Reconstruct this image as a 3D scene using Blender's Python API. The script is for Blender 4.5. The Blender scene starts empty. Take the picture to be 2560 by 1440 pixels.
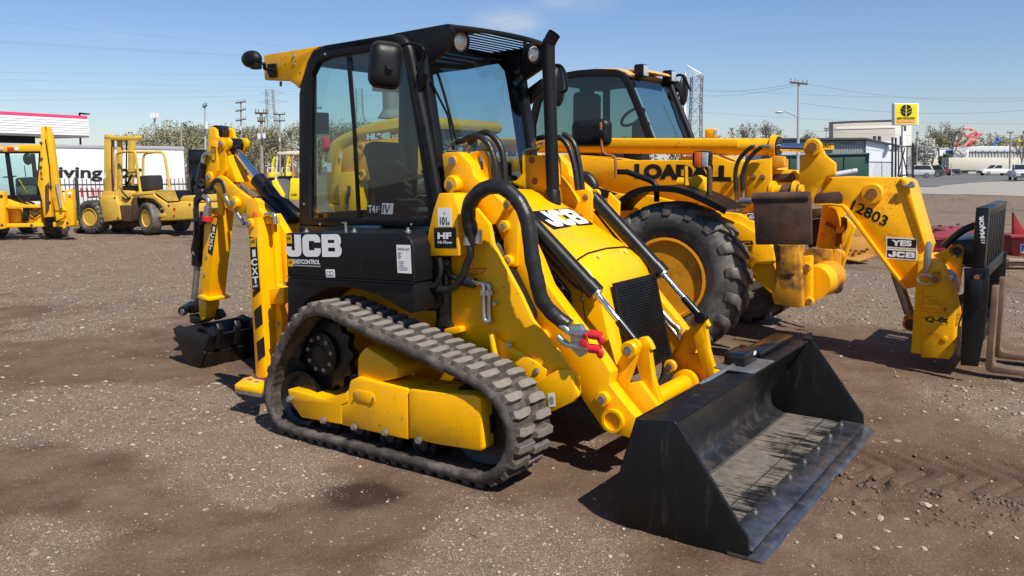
import bpy, bmesh, math, random
import numpy as np
from mathutils import Vector, Matrix
R = math.radians
random.seed(7); RNG = np.random.default_rng(7)
scene = bpy.context.scene
COL = scene.collection
# ------------------------------------------------------------------ camera
F, CX, CY, CAMH, HOR = 2080.0, 1280.0, 720.0, 1.6, 415.0      # measured from the photograph (2560 px wide)
PITCH = math.atan((CY - HOR) / F)
cam_d = bpy.data.cameras.new('camera'); cam = bpy.data.objects.new('camera', cam_d); COL.objects.link(cam)
cam_d.sensor_width = 36.0; cam_d.lens = F / 2560.0 * 36.0; cam_d.clip_end = 6000; cam_d.clip_start = 0.05
cam.location = (0, 0, CAMH); cam.rotation_euler = (math.pi / 2 - PITCH, 0, 0)
scene.camera = cam
# ------------------------------------------------------------------ light
SUN_EL, SUN_AZ = 52.0, 146.0          # azimuth clockwise from +Y (straight ahead)
sd = Vector((math.sin(R(SUN_AZ)) * math.cos(R(SUN_EL)), math.cos(R(SUN_AZ)) * math.cos(R(SUN_EL)), math.sin(R(SUN_EL))))
sun_d = bpy.data.lights.new('sun', 'SUN'); sun_d.energy = 5.0; sun_d.angle = R(0.5); sun_d.color = (1.0, 0.94, 0.84)
sun = bpy.data.objects.new('sun', sun_d); COL.objects.link(sun)
sun.rotation_euler = (-sd).to_track_quat('-Z', 'Y').to_euler(); sun.location = sd * 50
world = bpy.data.worlds.new('World'); scene.world = world; world.use_nodes = True
wn, wl = world.node_tree.nodes, world.node_tree.links
for n in list(wn): wn.remove(n)
w_out = wn.new('ShaderNodeOutputWorld'); w_bg = wn.new('ShaderNodeBackground'); w_sky = wn.new('ShaderNodeTexSky')
w_sky.sky_type = 'NISHITA'; w_sky.sun_disc = False; w_sky.sun_elevation = R(SUN_EL); w_sky.sun_rotation = R(SUN_AZ)
w_sky.altitude = 100; w_sky.air_density = 1.0; w_sky.dust_density = 0.25; w_sky.ozone_density = 1.3
w_bg.inputs['Strength'].default_value = 0.085
# thin fair-weather cloud wisps: noise on the sky direction, one small bank high ahead
tc = wn.new('ShaderNodeTexCoord'); mp = wn.new('ShaderNodeMapping'); mp.inputs['Scale'].default_value = (6, 6, 14.0); mp.inputs['Location'].default_value = (0.31, 0.0, 0.55)
nz = wn.new('ShaderNodeTexNoise'); nz.inputs['Scale'].default_value = 2.3; nz.inputs['Detail'].default_value = 7; nz.inputs['Roughness'].default_value = 0.6
cr = wn.new('ShaderNodeValToRGB'); cr.color_ramp.elements[0].position = 0.30; cr.color_ramp.elements[1].position = 0.75
cr.color_ramp.elements[1].color = (0.75, 0.75, 0.75, 1)
mx = wn.new('ShaderNodeMix'); mx.data_type = 'RGBA'; mx.inputs['B'].default_value = (6.6, 6.9, 7.4, 1)
wl.new(tc.outputs['Generated'], mp.inputs['Vector']); wl.new(mp.outputs[0], nz.inputs['Vector']); wl.new(nz.outputs['Fac'], cr.inputs[0])
_f = None
for (cu, cv, cwid, camt) in ((1268, 52, 0.050, 1.0), (1440, -6, 0.055, 0.8), (295, 85, 0.022, 0.22)):
    _x = (cu - CX) / F; _y = -(cv - CY) / F; _d = Vector((_x, math.cos(PITCH) + _y * math.sin(PITCH), -math.sin(PITCH) + _y * math.cos(PITCH))).normalized()
    _s = wn.new('ShaderNodeVectorMath'); _s.operation = 'SUBTRACT'; _s.inputs[1].default_value = _d; wl.new(tc.outputs['Generated'], _s.inputs[0])
    _k = wn.new('ShaderNodeVectorMath'); _k.operation = 'MULTIPLY'; _k.inputs[1].default_value = (0.75, 0.75, 2.1); wl.new(_s.outputs[0], _k.inputs[0])
    _l = wn.new('ShaderNodeVectorMath'); _l.operation = 'LENGTH'; wl.new(_k.outputs[0], _l.inputs[0])
    _m = wn.new('ShaderNodeMapRange'); _m.interpolation_type = 'SMOOTHERSTEP'; _m.inputs['From Min'].default_value = cwid; _m.inputs['From Max'].default_value = 0.0; _m.inputs['To Min'].default_value = 0.0; _m.inputs['To Max'].default_value = camt; wl.new(_l.outputs['Value'], _m.inputs['Value'])
    if _f is None: _f = _m.outputs[0]
    else:
        _a = wn.new('ShaderNodeMath'); _a.operation = 'ADD'; wl.new(_f, _a.inputs[0]); wl.new(_m.outputs[0], _a.inputs[1]); _f = _a.outputs[0]
_c2 = wn.new('ShaderNodeMath'); _c2.operation = 'MULTIPLY'; wl.new(_f, _c2.inputs[0]); wl.new(cr.outputs['Color'], _c2.inputs[1]); wl.new(_c2.outputs[0], mx.inputs['Factor']); tint = wn.new('ShaderNodeMix'); tint.data_type = 'RGBA'; tint.blend_type = 'MULTIPLY'; tint.inputs['Factor'].default_value = 1.0; tint.inputs['B'].default_value = (0.98, 0.965, 0.985, 1)
sepz = wn.new('ShaderNodeSeparateXYZ'); wl.new(tc.outputs['Generated'], sepz.inputs[0]); mrz = wn.new('ShaderNodeMapRange'); mrz.inputs['From Min'].default_value = 0.0; mrz.inputs['From Max'].default_value = 0.30; wl.new(sepz.outputs[2], mrz.inputs['Value'])
hz = wn.new('ShaderNodeMix'); hz.data_type = 'RGBA'; hz.inputs['A'].default_value = (0.85, 0.89, 1.08, 1); hz.inputs['B'].default_value = (0.78, 0.96, 1.16, 1); wl.new(mrz.outputs[0], hz.inputs['Factor'])
wl.new(hz.outputs['Result'], tint.inputs['B']); wl.new(w_sky.outputs[0], tint.inputs['A']); wl.new(tint.outputs['Result'], mx.inputs['A']); wl.new(mx.outputs['Result'], w_bg.inputs['Color'])
wl.new(w_bg.outputs[0], w_out.inputs[0])
scene.view_settings.view_transform = 'Standard'; scene.view_settings.look = 'None'; scene.view_settings.gamma = 1.0
scene.view_settings.exposure = 0.28
scene.render.engine = 'CYCLES'
scene.cycles.use_denoising = True; scene.cycles.max_bounces = 10; scene.cycles.transparent_max_bounces = 16; scene.cycles.caustics_reflective = False; scene.cycles.caustics_refractive = False

# ------------------------------------------------------------------ measuring: pixel of the photograph + known plane -> point in a frame
def ray(u, v):
    x = (u - CX) / F; y = -(v - CY) / F
    return np.array([x, math.cos(PITCH) + y * math.sin(PITCH), -math.sin(PITCH) + y * math.cos(PITCH)])
CAMP = np.array([0, 0, CAMH])
def G(u, v, z=0.0):
    d = ray(u, v); return CAMP + d * ((z - CAMH) / d[2])
class Fr:
    def __init__(s, o, azf):
        a = R(azf); s.f = np.array([math.sin(a), math.cos(a), 0.0]); s.l = np.array([-s.f[1], s.f[0], 0.0]); s.o = np.array([o[0], o[1], 0.0]); s.rz = math.atan2(s.f[1], s.f[0])
    def loc(s, w):
        w = np.array(w, float) - s.o; return np.array([w @ s.f, w @ s.l, w[2]])
    def hit(s, u, v, k, c):
        d = ray(u, v); dl = np.array([d @ s.f, d @ s.l, d[2]]); cl = s.loc(CAMP); i = 'xyz'.index(k)
        return Vector(cl + dl * ((c - cl[i]) / dl[i]))
    def hitp(s, u, v, p0, n):
        d = ray(u, v); dl = np.array([d @ s.f, d @ s.l, d[2]]); cl = s.loc(CAMP); p0 = np.array(p0); n = np.array(n)
        return Vector(cl + dl * (((p0 - cl) @ n) / (dl @ n)))
    def world(s, q): return Vector(s.o + s.f * q[0] + s.l * q[1] + np.array([0, 0, q[2]]))
M = Fr(G(704, 1092), 124.8)           # the row of parked machines: x forward, y away from the camera, z up
W = Fr((0, 0), 90.0)                  # camera-aligned ground frame: x right, y ahead, z up
def Z(ox, oy, s): return lambda *pts: [(ox + x / s, oy + y / s) for x, y in pts]
zA, zB, zC, zD, zE = Z(560, 40, 2.5711), Z(420, 300, 2.0571), Z(560, 700, 2.4), Z(1040, 340, 2.5714), Z(1340, 740, 2.057)
zF, zG, zH, zI, zK, zL, zM, zN = Z(1300, 140, 3.13), Z(1500, 440, 3.13), Z(1860, 340, 2.3229), Z(0, 260, 3.7904), Z(1700, 140, 4.5), Z(2080, 220, 4.8), Z(640, 540, 4.2667), Z(1900, 480, 3.0)
zO, zP, zQ, zS = Z(760, 200, 4.0), Z(430, 300, 5.539), Z(420, 540, 3.131), Z(1020, 360, 4.8)
def my(pts, y, fr=M): return [fr.hit(u, v, 'y', y) for u, v in pts]

# ------------------------------------------------------------------ mesh building
class MB:
    def __init__(s): s.v = []; s.f = []
    def add(s, vs, fs):
        b = len(s.v); s.v += [tuple(x) for x in vs]; s.f += [tuple(b + i for i in f) for f in fs]; return s
    def prism(s, poly, vec):
        n = len(poly); vec = Vector(vec); a = [Vector(p) for p in poly]
        return s.add(a + [p + vec for p in a], [tuple(range(n)), tuple(range(2 * n - 1, n - 1, -1))] + [(i, (i + 1) % n, n + (i + 1) % n, n + i) for i in range(n)])
    def ring(s, outer, inner, vec):
        n = len(outer); vec = Vector(vec); o = [Vector(p) for p in outer]; i_ = [Vector(p) for p in inner]
        vs = o + i_ + [p + vec for p in o] + [p + vec for p in i_]; fs = []
        for k in range(n):
            j = (k + 1) % n
            fs += [(k, j, n + j, n + k), (2 * n + j, 2 * n + k, 3 * n + k, 3 * n + j), (j, k, 2 * n + k, 2 * n + j), (n + k, n + j, 3 * n + j, 3 * n + k)]
        return s.add(vs, fs)
    def box(s, c, d, rot=None):
        c = Vector(c); h = [x / 2 for x in d]; vs = []
        for sx in (-1, 1):
            for sy in (-1, 1):
                for sz in (-1, 1):
                    p = Vector((sx * h[0], sy * h[1], sz * h[2])); vs.append(c + (rot @ p if rot is not None else p))
        return s.add(vs, [(0, 1, 3, 2), (4, 6, 7, 5), (0, 4, 5, 1), (2, 3, 7, 6), (0, 2, 6, 4), (1, 5, 7, 3)])
    def tube(s, path, r, n=10, caps=True, flat=None):
        P = [Vector(p) for p in path]; m = len(P); rs = r if isinstance(r, (list, tuple)) else [r] * m; vs = []; fs = []; up = None
        for i in range(m):
            t = (P[min(i + 1, m - 1)] - P[max(i - 1, 0)])
            t = t.normalized() if t.length > 1e-9 else Vector((0, 0, 1))
            if up is None:
                up = Vector((0, 0, 1)) if abs(t.z) < 0.9 else Vector((1, 0, 0))
            a = up - t * up.dot(t)
            if a.length < 1e-6: a = t.orthogonal()
            a.normalize(); b = t.cross(a); up = a
            for k in range(n):
                w = 2 * math.pi * k / n; vs.append(P[i] + (a * math.cos(w) + b * math.sin(w)) * rs[i])
        for i in range(m - 1):
            for k in range(n):
                j = (k + 1) % n; fs.append((i * n + k, i * n + j, (i + 1) * n + j, (i + 1) * n + k))
        if caps: fs += [tuple(range(n - 1, -1, -1)), tuple((m - 1) * n + k for k in range(n))]
        return s.add(vs, fs)
    def cyl(s, p0, p1, r, r2=None, n=18): return s.tube([p0, p1], [r, r if r2 is None else r2], n)
    def lathe(s, prof, c, axis, n=28):
        c = Vector(c); ax = Vector(axis).normalized(); a = ax.orthogonal().normalized(); b = ax.cross(a); m = len(prof); vs = []; fs = []
        for r, h in prof:
            for k in range(n):
                w = 2 * math.pi * k / n; vs.append(c + ax * h + (a * math.cos(w) + b * math.sin(w)) * r)
        for i in range(m - 1):
            for k in range(n):
                j = (k + 1) % n; fs.append((i * n + k, i * n + j, (i + 1) * n + j, (i + 1) * n + k))
        if prof[0][0] > 1e-6: fs.append(tuple(range(n - 1, -1, -1)))
        if prof[-1][0] > 1e-6: fs.append(tuple((m - 1) * n + k for k in range(n)))
        return s.add(vs, fs)
    def ell(s, c, rad, nu=16, nv=10, rot=None):
        c = Vector(c); vs = []; fs = []
        for i in range(nv + 1):
            t = math.pi * i / nv
            for k in range(nu):
                w = 2 * math.pi * k / nu; p = Vector((rad[0] * math.sin(t) * math.cos(w), rad[1] * math.sin(t) * math.sin(w), rad[2] * math.cos(t))); vs.append(c + (rot @ p if rot is not None else p))
        for i in range(nv):
            for k in range(nu):
                j = (k + 1) % nu; fs.append((i * nu + k, i * nu + j, (i + 1) * nu + j, (i + 1) * nu + k))
        return s.add(vs, fs)
    def sheet(s, path, vec, th=0.0):            # an open polyline swept along vec (th: thickness towards the left of the path, in the plane normal to vec)
        P = [Vector(p) for p in path]; vec = Vector(vec); n = len(P); vn = vec.normalized(); Q = []
        for i in range(n):
            t = (P[min(i + 1, n - 1)] - P[max(i - 1, 0)]).normalized(); Q.append(P[i] + vn.cross(t) * th)
        return s.prism(P + Q[::-1], vec)
    def mesh(s, name, bevel=0.0, seg=2, smooth=38):
        me = bpy.data.meshes.new(name); bm = bmesh.new(); vv = [bm.verts.new(p) for p in s.v]
        for f in s.f:
            if len(set(f)) > 2:
                try: bm.faces.new([vv[i] for i in f])
                except ValueError: pass
        if bevel:
            bmesh.ops.remove_doubles(bm, verts=bm.verts, dist=1e-6)
        bmesh.ops.recalc_face_normals(bm, faces=bm.faces)
        if bevel:
            ed = [e for e in bm.edges if len(e.link_faces) == 2 and e.calc_face_angle(0) > R(28)]
            if ed: bmesh.ops.bevel(bm, geom=ed, offset=bevel, offset_type='OFFSET', segments=seg, profile=0.5, affect='EDGES', clamp_overlap=True)
        bm.to_mesh(me); bm.free()
        if smooth:
            me.polygons.foreach_set('use_smooth', [True] * len(me.polygons)); me.set_sharp_from_angle(angle=R(smooth))
        return me
    def build(s, name, mat, parent=None, bevel=0.0, seg=2, smooth=38):
        return link(name, s.mesh(name, bevel, seg, smooth), mat, parent)
def link(name, me, mat, parent=None):
    o = bpy.data.objects.new(name, me); COL.objects.link(o)
    if mat is not None and not me.materials: me.materials.append(mat)
    if parent is not None: o.parent = parent
    return o
def tag(o, label, cat, group=None):
    o['label'] = label; o['category'] = cat
    if group: o['group'] = group
    return o
def kind(o, k): o['kind'] = k; return o
def thing(name, label, cat, fr=None, loc=None, rz=0.0, group=None):
    o = bpy.data.objects.new(name, None); COL.objects.link(o); o.empty_display_size = 0.2
    if fr is not None: o.location = fr.o; o.rotation_euler = (0, 0, fr.rz)
    if loc is not None: o.location = loc; o.rotation_euler = (0, 0, rz)
    return tag(o, label, cat, group)
def copy_tree(o, parent=None):
    c = o.copy(); COL.objects.link(c); c.parent = parent
    for ch in list(o.children): copy_tree(ch, c)
    return c
def smoothpath(pts, n=8, closed=False):
    P = [Vector(p) for p in pts]; m = len(P); out = []
    for i in range(m if closed else m - 1):
        if closed: a, b, c, d = P[(i - 1) % m], P[i], P[(i + 1) % m], P[(i + 2) % m]
        else: a, b, c, d = P[max(i - 1, 0)], P[i], P[i + 1], P[min(i + 2, m - 1)]
        for k in range(n):
            t = k / n; out.append(0.5 * ((2 * b) + (c - a) * t + (2 * a - 5 * b + 4 * c - d) * t * t + (3 * b - a - 3 * c + d) * t ** 3))
    if not closed: out.append(P[-1])
    return out
def rrect(w, h, r, n=5, cx=0.0, cy=0.0):
    out = []
    for qx, qy, a0 in ((1, 1, 0), (-1, 1, 90), (-1, -1, 180), (1, -1, 270)):
        for k in range(n + 1):
            a = R(a0 + 90 * k / n); out.append((cx + qx * (w / 2 - r) + r * math.cos(a), cy + qy * (h / 2 - r) + r * math.sin(a)))
    return out
XV, YV, ZV = Vector((1, 0, 0)), Vector((0, 1, 0)), Vector((0, 0, 1))

# ------------------------------------------------------------------ materials (procedural)
def newmat(name):
    m = bpy.data.materials.new(name); m.use_nodes = True; nt = m.node_tree; b = nt.nodes['Principled BSDF']; return m, nt, b
def nd(nt, t, **kw):
    n = nt.nodes.new('ShaderNode' + t)
    for k, v in kw.items():
        if k in n.inputs: n.inputs[k].default_value = v
        else: setattr(n, k, v)
    return n
def ramp(nt, src, stops):
    r = nt.nodes.new('ShaderNodeValToRGB'); e = r.color_ramp.elements
    while len(e) < len(stops): e.new(0.5)
    for i, (p, c) in enumerate(stops): e[i].position = p; e[i].color = c if len(c) == 4 else (*c, 1)
    nt.links.new(src, r.inputs[0]); return r
def mixc(nt, fac, a, b, mode='MIX'):
    m = nt.nodes.new('ShaderNodeMix'); m.data_type = 'RGBA'; m.blend_type = mode
    for s, v in (('Factor', fac), ('A', a), ('B', b)):
        if hasattr(v, 'is_output') or isinstance(v, bpy.types.NodeSocket): nt.links.new(v, m.inputs[s])
        elif s == 'Factor': m.inputs[s].default_value = v
        else: m.inputs[s].default_value = v if len(v) == 4 else (*v, 1)
    return m.outputs['Result']
def coords(nt, scale=(1, 1, 1), kind_='Object'):
    t = nt.nodes.new('ShaderNodeTexCoord'); m = nt.nodes.new('ShaderNodeMapping'); m.inputs['Scale'].default_value = scale
    nt.links.new(t.outputs[kind_], m.inputs[0]); return m.outputs[0]
def noise(nt, vec, sc, det=5, ro=0.6):
    n = nd(nt, 'TexNoise', Scale=sc, Detail=det, Roughness=ro); nt.links.new(vec, n.inputs['Vector']); return n.outputs['Fac']
def bumpn(nt, b, h, st, dist=0.01):
    n = nd(nt, 'Bump', Strength=st, Distance=dist); nt.links.new(h, n.inputs['Height']); nt.links.new(n.outputs[0], b.inputs['Normal'])
def mat(name, col, rough=0.5, metal=0.0, var=0.12, vs=6.0, coat=0.0, bump=0.0, bs=80.0, spec=0.5, dirt=0.0, dcol=(0.16, 0.12, 0.09), ds=3.0, dpos=0.55, scale=(1, 1, 1), fleck=0.0):
    m, nt, b = newmat(name); v = coords(nt, scale)
    n1 = noise(nt, v, vs)
    lo = tuple(max(0, c * (1 - var)) for c in col); hi = tuple(min(1, c * (1 + var)) for c in col)
    c = ramp(nt, n1, [(0.3, lo), (0.7, hi)]).outputs[0]
    if dirt > 0:
        n2 = noise(nt, v, ds, 8, 0.68); mask = ramp(nt, n2, [(dpos, (0, 0, 0)), (min(0.99, dpos + 0.14), (dirt, dirt, dirt))]).outputs[0]
        c = mixc(nt, mask, c, dcol)
    if fleck > 0:      # small mud splashes and chips in patches
        f1 = ramp(nt, noise(nt, v, 42, 4, 0.65), [(0.62, (0, 0, 0)), (0.67, (1, 1, 1))]).outputs[0]; f2 = ramp(nt, noise(nt, v, 2.4, 4, 0.6), [(0.47, (0, 0, 0)), (0.62, (fleck,) * 3)]).outputs[0]
        c = mixc(nt, mixc(nt, 1.0, f1, f2, 'MULTIPLY'), c, (0.17, 0.10, 0.05))
    nt.links.new(c, b.inputs['Base Color'])
    rr = ramp(nt, noise(nt, v, vs * 2.7), [(0.3, (max(0, rough - 0.08),) * 3), (0.7, (min(1, rough + 0.1),) * 3)]); nt.links.new(rr.outputs[0], b.inputs['Roughness'])
    b.inputs['Metallic'].default_value = metal; b.inputs['Specular IOR Level'].default_value = spec
    if coat: b.inputs['Coat Weight'].default_value = coat; b.inputs['Coat Roughness'].default_value = 0.12
    if bump: bumpn(nt, b, noise(nt, v, bs, 4), bump)
    return m
def glassmat(name, tint, refl=0.08, rough=0.0):
    m, nt, b = newmat(name); nt.nodes.remove(b); out = nt.nodes['Material Output']
    t = nd(nt, 'BsdfTransparent', Color=(*tint, 1)); g = nd(nt, 'BsdfGlossy', Roughness=rough, Color=(0.95, 0.97, 1, 1)); fr = nd(nt, 'Fresnel', IOR=1.5); geo = nt.nodes.new('ShaderNodeNewGeometry'); ma = nd(nt, 'Math', operation='MULTIPLY_ADD'); ma.inputs[1].default_value = -0.8333; ma.inputs[2].default_value = 1.5; nt.links.new(geo.outputs['Backfacing'], ma.inputs[0]); nt.links.new(ma.outputs[0], fr.inputs['IOR'])
    mx_ = nt.nodes.new('ShaderNodeMixShader'); nt.links.new(fr.outputs[0], mx_.inputs[0]); nt.links.new(t.outputs[0], mx_.inputs[1]); nt.links.new(g.outputs[0], mx_.inputs[2]); nt.links.new(mx_.outputs[0], out.inputs['Surface']); return m
YEL = mat('machine_yellow_paint', (0.94, 0.445, 0.0012), 0.30, var=0.06, vs=3, spec=0.28, bump=0.03, bs=200, dirt=0.30, ds=2.6, dpos=0.52, dcol=(0.45, 0.25, 0.06), fleck=0.85)
YELW = mat('worn_yellow_paint', (0.92, 0.43, 0.002), 0.42, var=0.1, vs=5, spec=0.3, bump=0.04, bs=150, dirt=0.75, ds=5.0, dpos=0.575, dcol=(0.22, 0.075, 0.02), fleck=0.8)
YELR = mat('rusty_yellow_paint', (0.66, 0.29, 0.01), 0.55, var=0.2, vs=7, bump=0.1, bs=120, dirt=0.95, ds=3.4, dpos=0.47, dcol=(0.075, 0.035, 0.018))
YELS = mat('scuffed_yellow_paint', (0.90, 0.42, 0.003), 0.45, var=0.12, vs=6, spec=0.3, bump=0.06, dirt=0.9, ds=4.5, dpos=0.56, dcol=(0.20, 0.085, 0.03), scale=(0.6, 1, 3.2), fleck=0.9)
YELF = mat('faded_ochre_paint', (0.62, 0.39, 0.055), 0.6, var=0.12, vs=4, bump=0.05, dirt=0.8, ds=2.2, dpos=0.60, dcol=(0.19, 0.09, 0.035))
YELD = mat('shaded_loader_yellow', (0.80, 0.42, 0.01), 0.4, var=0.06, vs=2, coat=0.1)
BLK = mat('black_paint', (0.007, 0.007, 0.008), 0.33, var=0.3, vs=5, spec=0.4, bump=0.03, bs=200, dirt=0.12, ds=4, dpos=0.58, dcol=(0.1, 0.085, 0.07))
BLKS = mat('satin_black_plastic', (0.0065, 0.0065, 0.0075), 0.46, spec=0.3, var=0.25, vs=9, bump=0.05, bs=400, dirt=0.08, ds=3, dpos=0.6, dcol=(0.1, 0.09, 0.08))
BLKG = mat('gloss_black_paint', (0.006, 0.006, 0.007), 0.22, var=0.2, vs=4, coat=0.2)
BUCK = mat('bucket_black_paint', (0.006, 0.006, 0.0062), 0.46, var=0.3, vs=5, spec=0.35, bump=0.03, bs=120, dirt=0.40, ds=6, dpos=0.58, dcol=(0.10, 0.088, 0.075), scale=(2.5, 2.5, .5))
HOSE = mat('black_hose_rubber', (0.015, 0.014, 0.014), 0.4, var=0.3, vs=30, bump=0.25, bs=45)
RUB = mat('track_rubber', (0.048, 0.038, 0.033), 0.72, var=0.3, vs=14, bump=0.25, bs=60, dirt=0.75, ds=7, dpos=0.46, dcol=(0.15, 0.125, 0.105))
LUGM = mat('dusty_lug_rubber', (0.205, 0.182, 0.155), 0.85, var=0.22, vs=30, bump=0.35, bs=70, dirt=0.6, ds=16, dpos=0.52, dcol=(0.10, 0.082, 0.07))
LUGS = mat('lug_side_rubber', (0.075, 0.062, 0.053), 0.8, var=0.3, vs=20, bump=0.3, bs=60, dirt=0.5, ds=10, dpos=0.5, dcol=(0.14, 0.115, 0.095))
TYRE = mat('tyre_rubber', (0.050, 0.047, 0.045), 0.62, var=0.3, vs=10, bump=0.2, bs=50, dirt=0.8, ds=3, dpos=0.44, dcol=(0.19, 0.165, 0.14))
RIMO = mat('grimy_orange_rim', (0.74, 0.29, 0.006), 0.45, var=0.12, vs=6, dirt=0.7, ds=5, dpos=0.52, dcol=(0.30, 0.12, 0.03))
CHR = mat('chrome_rod', (0.75, 0.76, 0.78), 0.09, metal=1.0, var=0.03)
ZINC = mat('zinc_plated_steel', (0.55, 0.54, 0.50), 0.32, metal=0.9, var=0.12, vs=20, bump=0.05)
STEEL = mat('dull_steel', (0.32, 0.31, 0.30), 0.45, metal=0.8, var=0.2, vs=20, dirt=0.4, dcol=(0.12, 0.08, 0.05))
RUST = mat('rusty_steel', (0.085, 0.05, 0.036), 0.62, metal=0.25, var=0.35, vs=9, bump=0.15, bs=60, dirt=0.6, ds=6, dpos=0.5, dcol=(0.17, 0.075, 0.03))
RUSTP = mat('rusted_pin', (0.26, 0.095, 0.03), 0.7, var=0.3, vs=40, bump=0.3)
FORKM = mat('weathered_fork_steel', (0.17, 0.10, 0.062), 0.55, metal=0.25, var=0.2, vs=6, bump=0.1, dirt=0.7, ds=4, dpos=0.5, dcol=(0.27, 0.19, 0.13))
WHT = mat('white_vinyl', (0.80, 0.80, 0.78), 0.35, var=0.02)
DARKV = mat('black_vinyl', (0.006, 0.006, 0.006), 0.35, var=0.05)
GREYV = mat('grey_vinyl', (0.36, 0.36, 0.37), 0.4, var=0.03)
YELV = mat('yellow_vinyl', (0.85, 0.44, 0.005), 0.35, var=0.02)
REDP = mat('red_plastic', (0.66, 0.022, 0.03), 0.4, var=0.08, vs=12)
REDPAINT = mat('red_machine_paint', (0.27, 0.018, 0.022), 0.45, var=0.15, vs=5, dirt=0.6, ds=4, dpos=0.55)
GLS = glassmat('tinted_cab_glass', (0.82, 0.90, 0.89))
GLSD = glassmat('dark_windscreen_glass', (0.67, 0.77, 0.84))
GLST = glassmat('grey_green_glass', (0.66, 0.75, 0.73))
GLSB = glassmat('clear_background_glass', (0.82, 0.92, 0.92))
LENS = mat('lamp_lens', (0.75, 0.76, 0.78), 0.12, metal=0.55, var=0.2, vs=60, bump=0.4, bs=120)
AMBER = mat('amber_lens', (0.75, 0.12, 0.01), 0.2, var=0.1, coat=0.5)
SEAT = mat('seat_fabric', (0.022, 0.022, 0.024), 0.8, var=0.3, vs=20)
BROWNI = mat('cab_inner_trim', (0.03, 0.027, 0.026), 0.7, var=0.2)
def bucket_mat():
    m, nt, b = newmat('scraped_bucket_floor'); v = coords(nt, (2.2, 34, 1)); v2 = coords(nt, (1, 1, 1))
    st = noise(nt, v, 1.3, 7, 0.7); pa = noise(nt, v2, 2.6, 6, 0.7)
    a0 = nd(nt, 'Math', operation='ADD'); nt.links.new(st, a0.inputs[0]); nt.links.new(pa, a0.inputs[1]); sx = nt.nodes.new('ShaderNodeSeparateXYZ'); nt.links.new(v2, sx.inputs[0]); mr_ = nd(nt, 'MapRange'); nt.links.new(sx.outputs[0], mr_.inputs['Value']); mr_.inputs['From Min'].default_value = 2.36; mr_.inputs['From Max'].default_value = 2.85; mr_.inputs['To Min'].default_value = 0.10; mr_.inputs['To Max'].default_value = -0.14; ad = nd(nt, 'Math', operation='ADD'); nt.links.new(a0.outputs[0], ad.inputs[0]); nt.links.new(mr_.outputs[0], ad.inputs[1])
    dustc = ramp(nt, noise(nt, v2, 14, 6, 0.7), [(0.3, (0.10, 0.085, 0.07)), (0.7, (0.24, 0.205, 0.165))]).outputs[0]
    mk = ramp(nt, ad.outputs[0], [(0.88, (0, 0, 0)), (1.12, (0.85, 0.85, 0.85))]).outputs[0]
    nt.links.new(mixc(nt, mk, (0.014, 0.014, 0.017), dustc), b.inputs['Base Color'])
    nt.links.new(ramp(nt, ad.outputs[0], [(0.9, (0.25,) * 3), (1.1, (0.75,) * 3)]).outputs[0], b.inputs['Roughness']); bumpn(nt, b, st, 0.15); return m
BFLOOR = bucket_mat()
SCRAPE = mat('scraped_edge_steel', (0.15, 0.15, 0.17), 0.3, metal=0.8, var=0.5, vs=9, dirt=0.7, ds=12, dpos=0.52, dcol=(0.32, 0.27, 0.22))

# ------------------------------------------------------------------ lettering: outlines turned into thin meshes
_dg_tmp = []
def curve_mesh(cd):
    o = bpy.data.objects.new('tmp', cd); COL.objects.link(o); dg = bpy.context.evaluated_depsgraph_get(); dg.update()
    me = bpy.data.meshes.new_from_object(o.evaluated_get(dg)); bpy.data.objects.remove(o); bpy.data.curves.remove(cd)
    vs = [tuple(v.co) for v in me.vertices]; fs = [tuple(p.vertices) for p in me.polygons]; bpy.data.meshes.remove(me); return vs, fs
_tc = {}
def text2d(s, bold=0.0):
    if (s, bold) not in _tc:
        cd = bpy.data.curves.new('t', 'FONT'); cd.body = s; cd.offset = bold; cd.fill_mode = 'FRONT'; cd.resolution_u = 4; _tc[(s, bold)] = curve_mesh(cd)
    return _tc[(s, bold)]
def contours2d(cs):
    cd = bpy.data.curves.new('c', 'CURVE'); cd.dimensions = '2D'; cd.fill_mode = 'FRONT'
    for c in cs:
        sp = cd.splines.new('POLY'); sp.points.add(len(c) - 1); sp.use_cyclic_u = True
        for p, q in zip(sp.points, c): p.co = (q[0], q[1], 0, 1)
    return curve_mesh(cd)
def arc(cx, cy, r, a0, a1, n=6): return [(cx + r * math.cos(R(a0 + (a1 - a0) * k / n)), cy + r * math.sin(R(a0 + (a1 - a0) * k / n))) for k in range(n + 1)]
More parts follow.
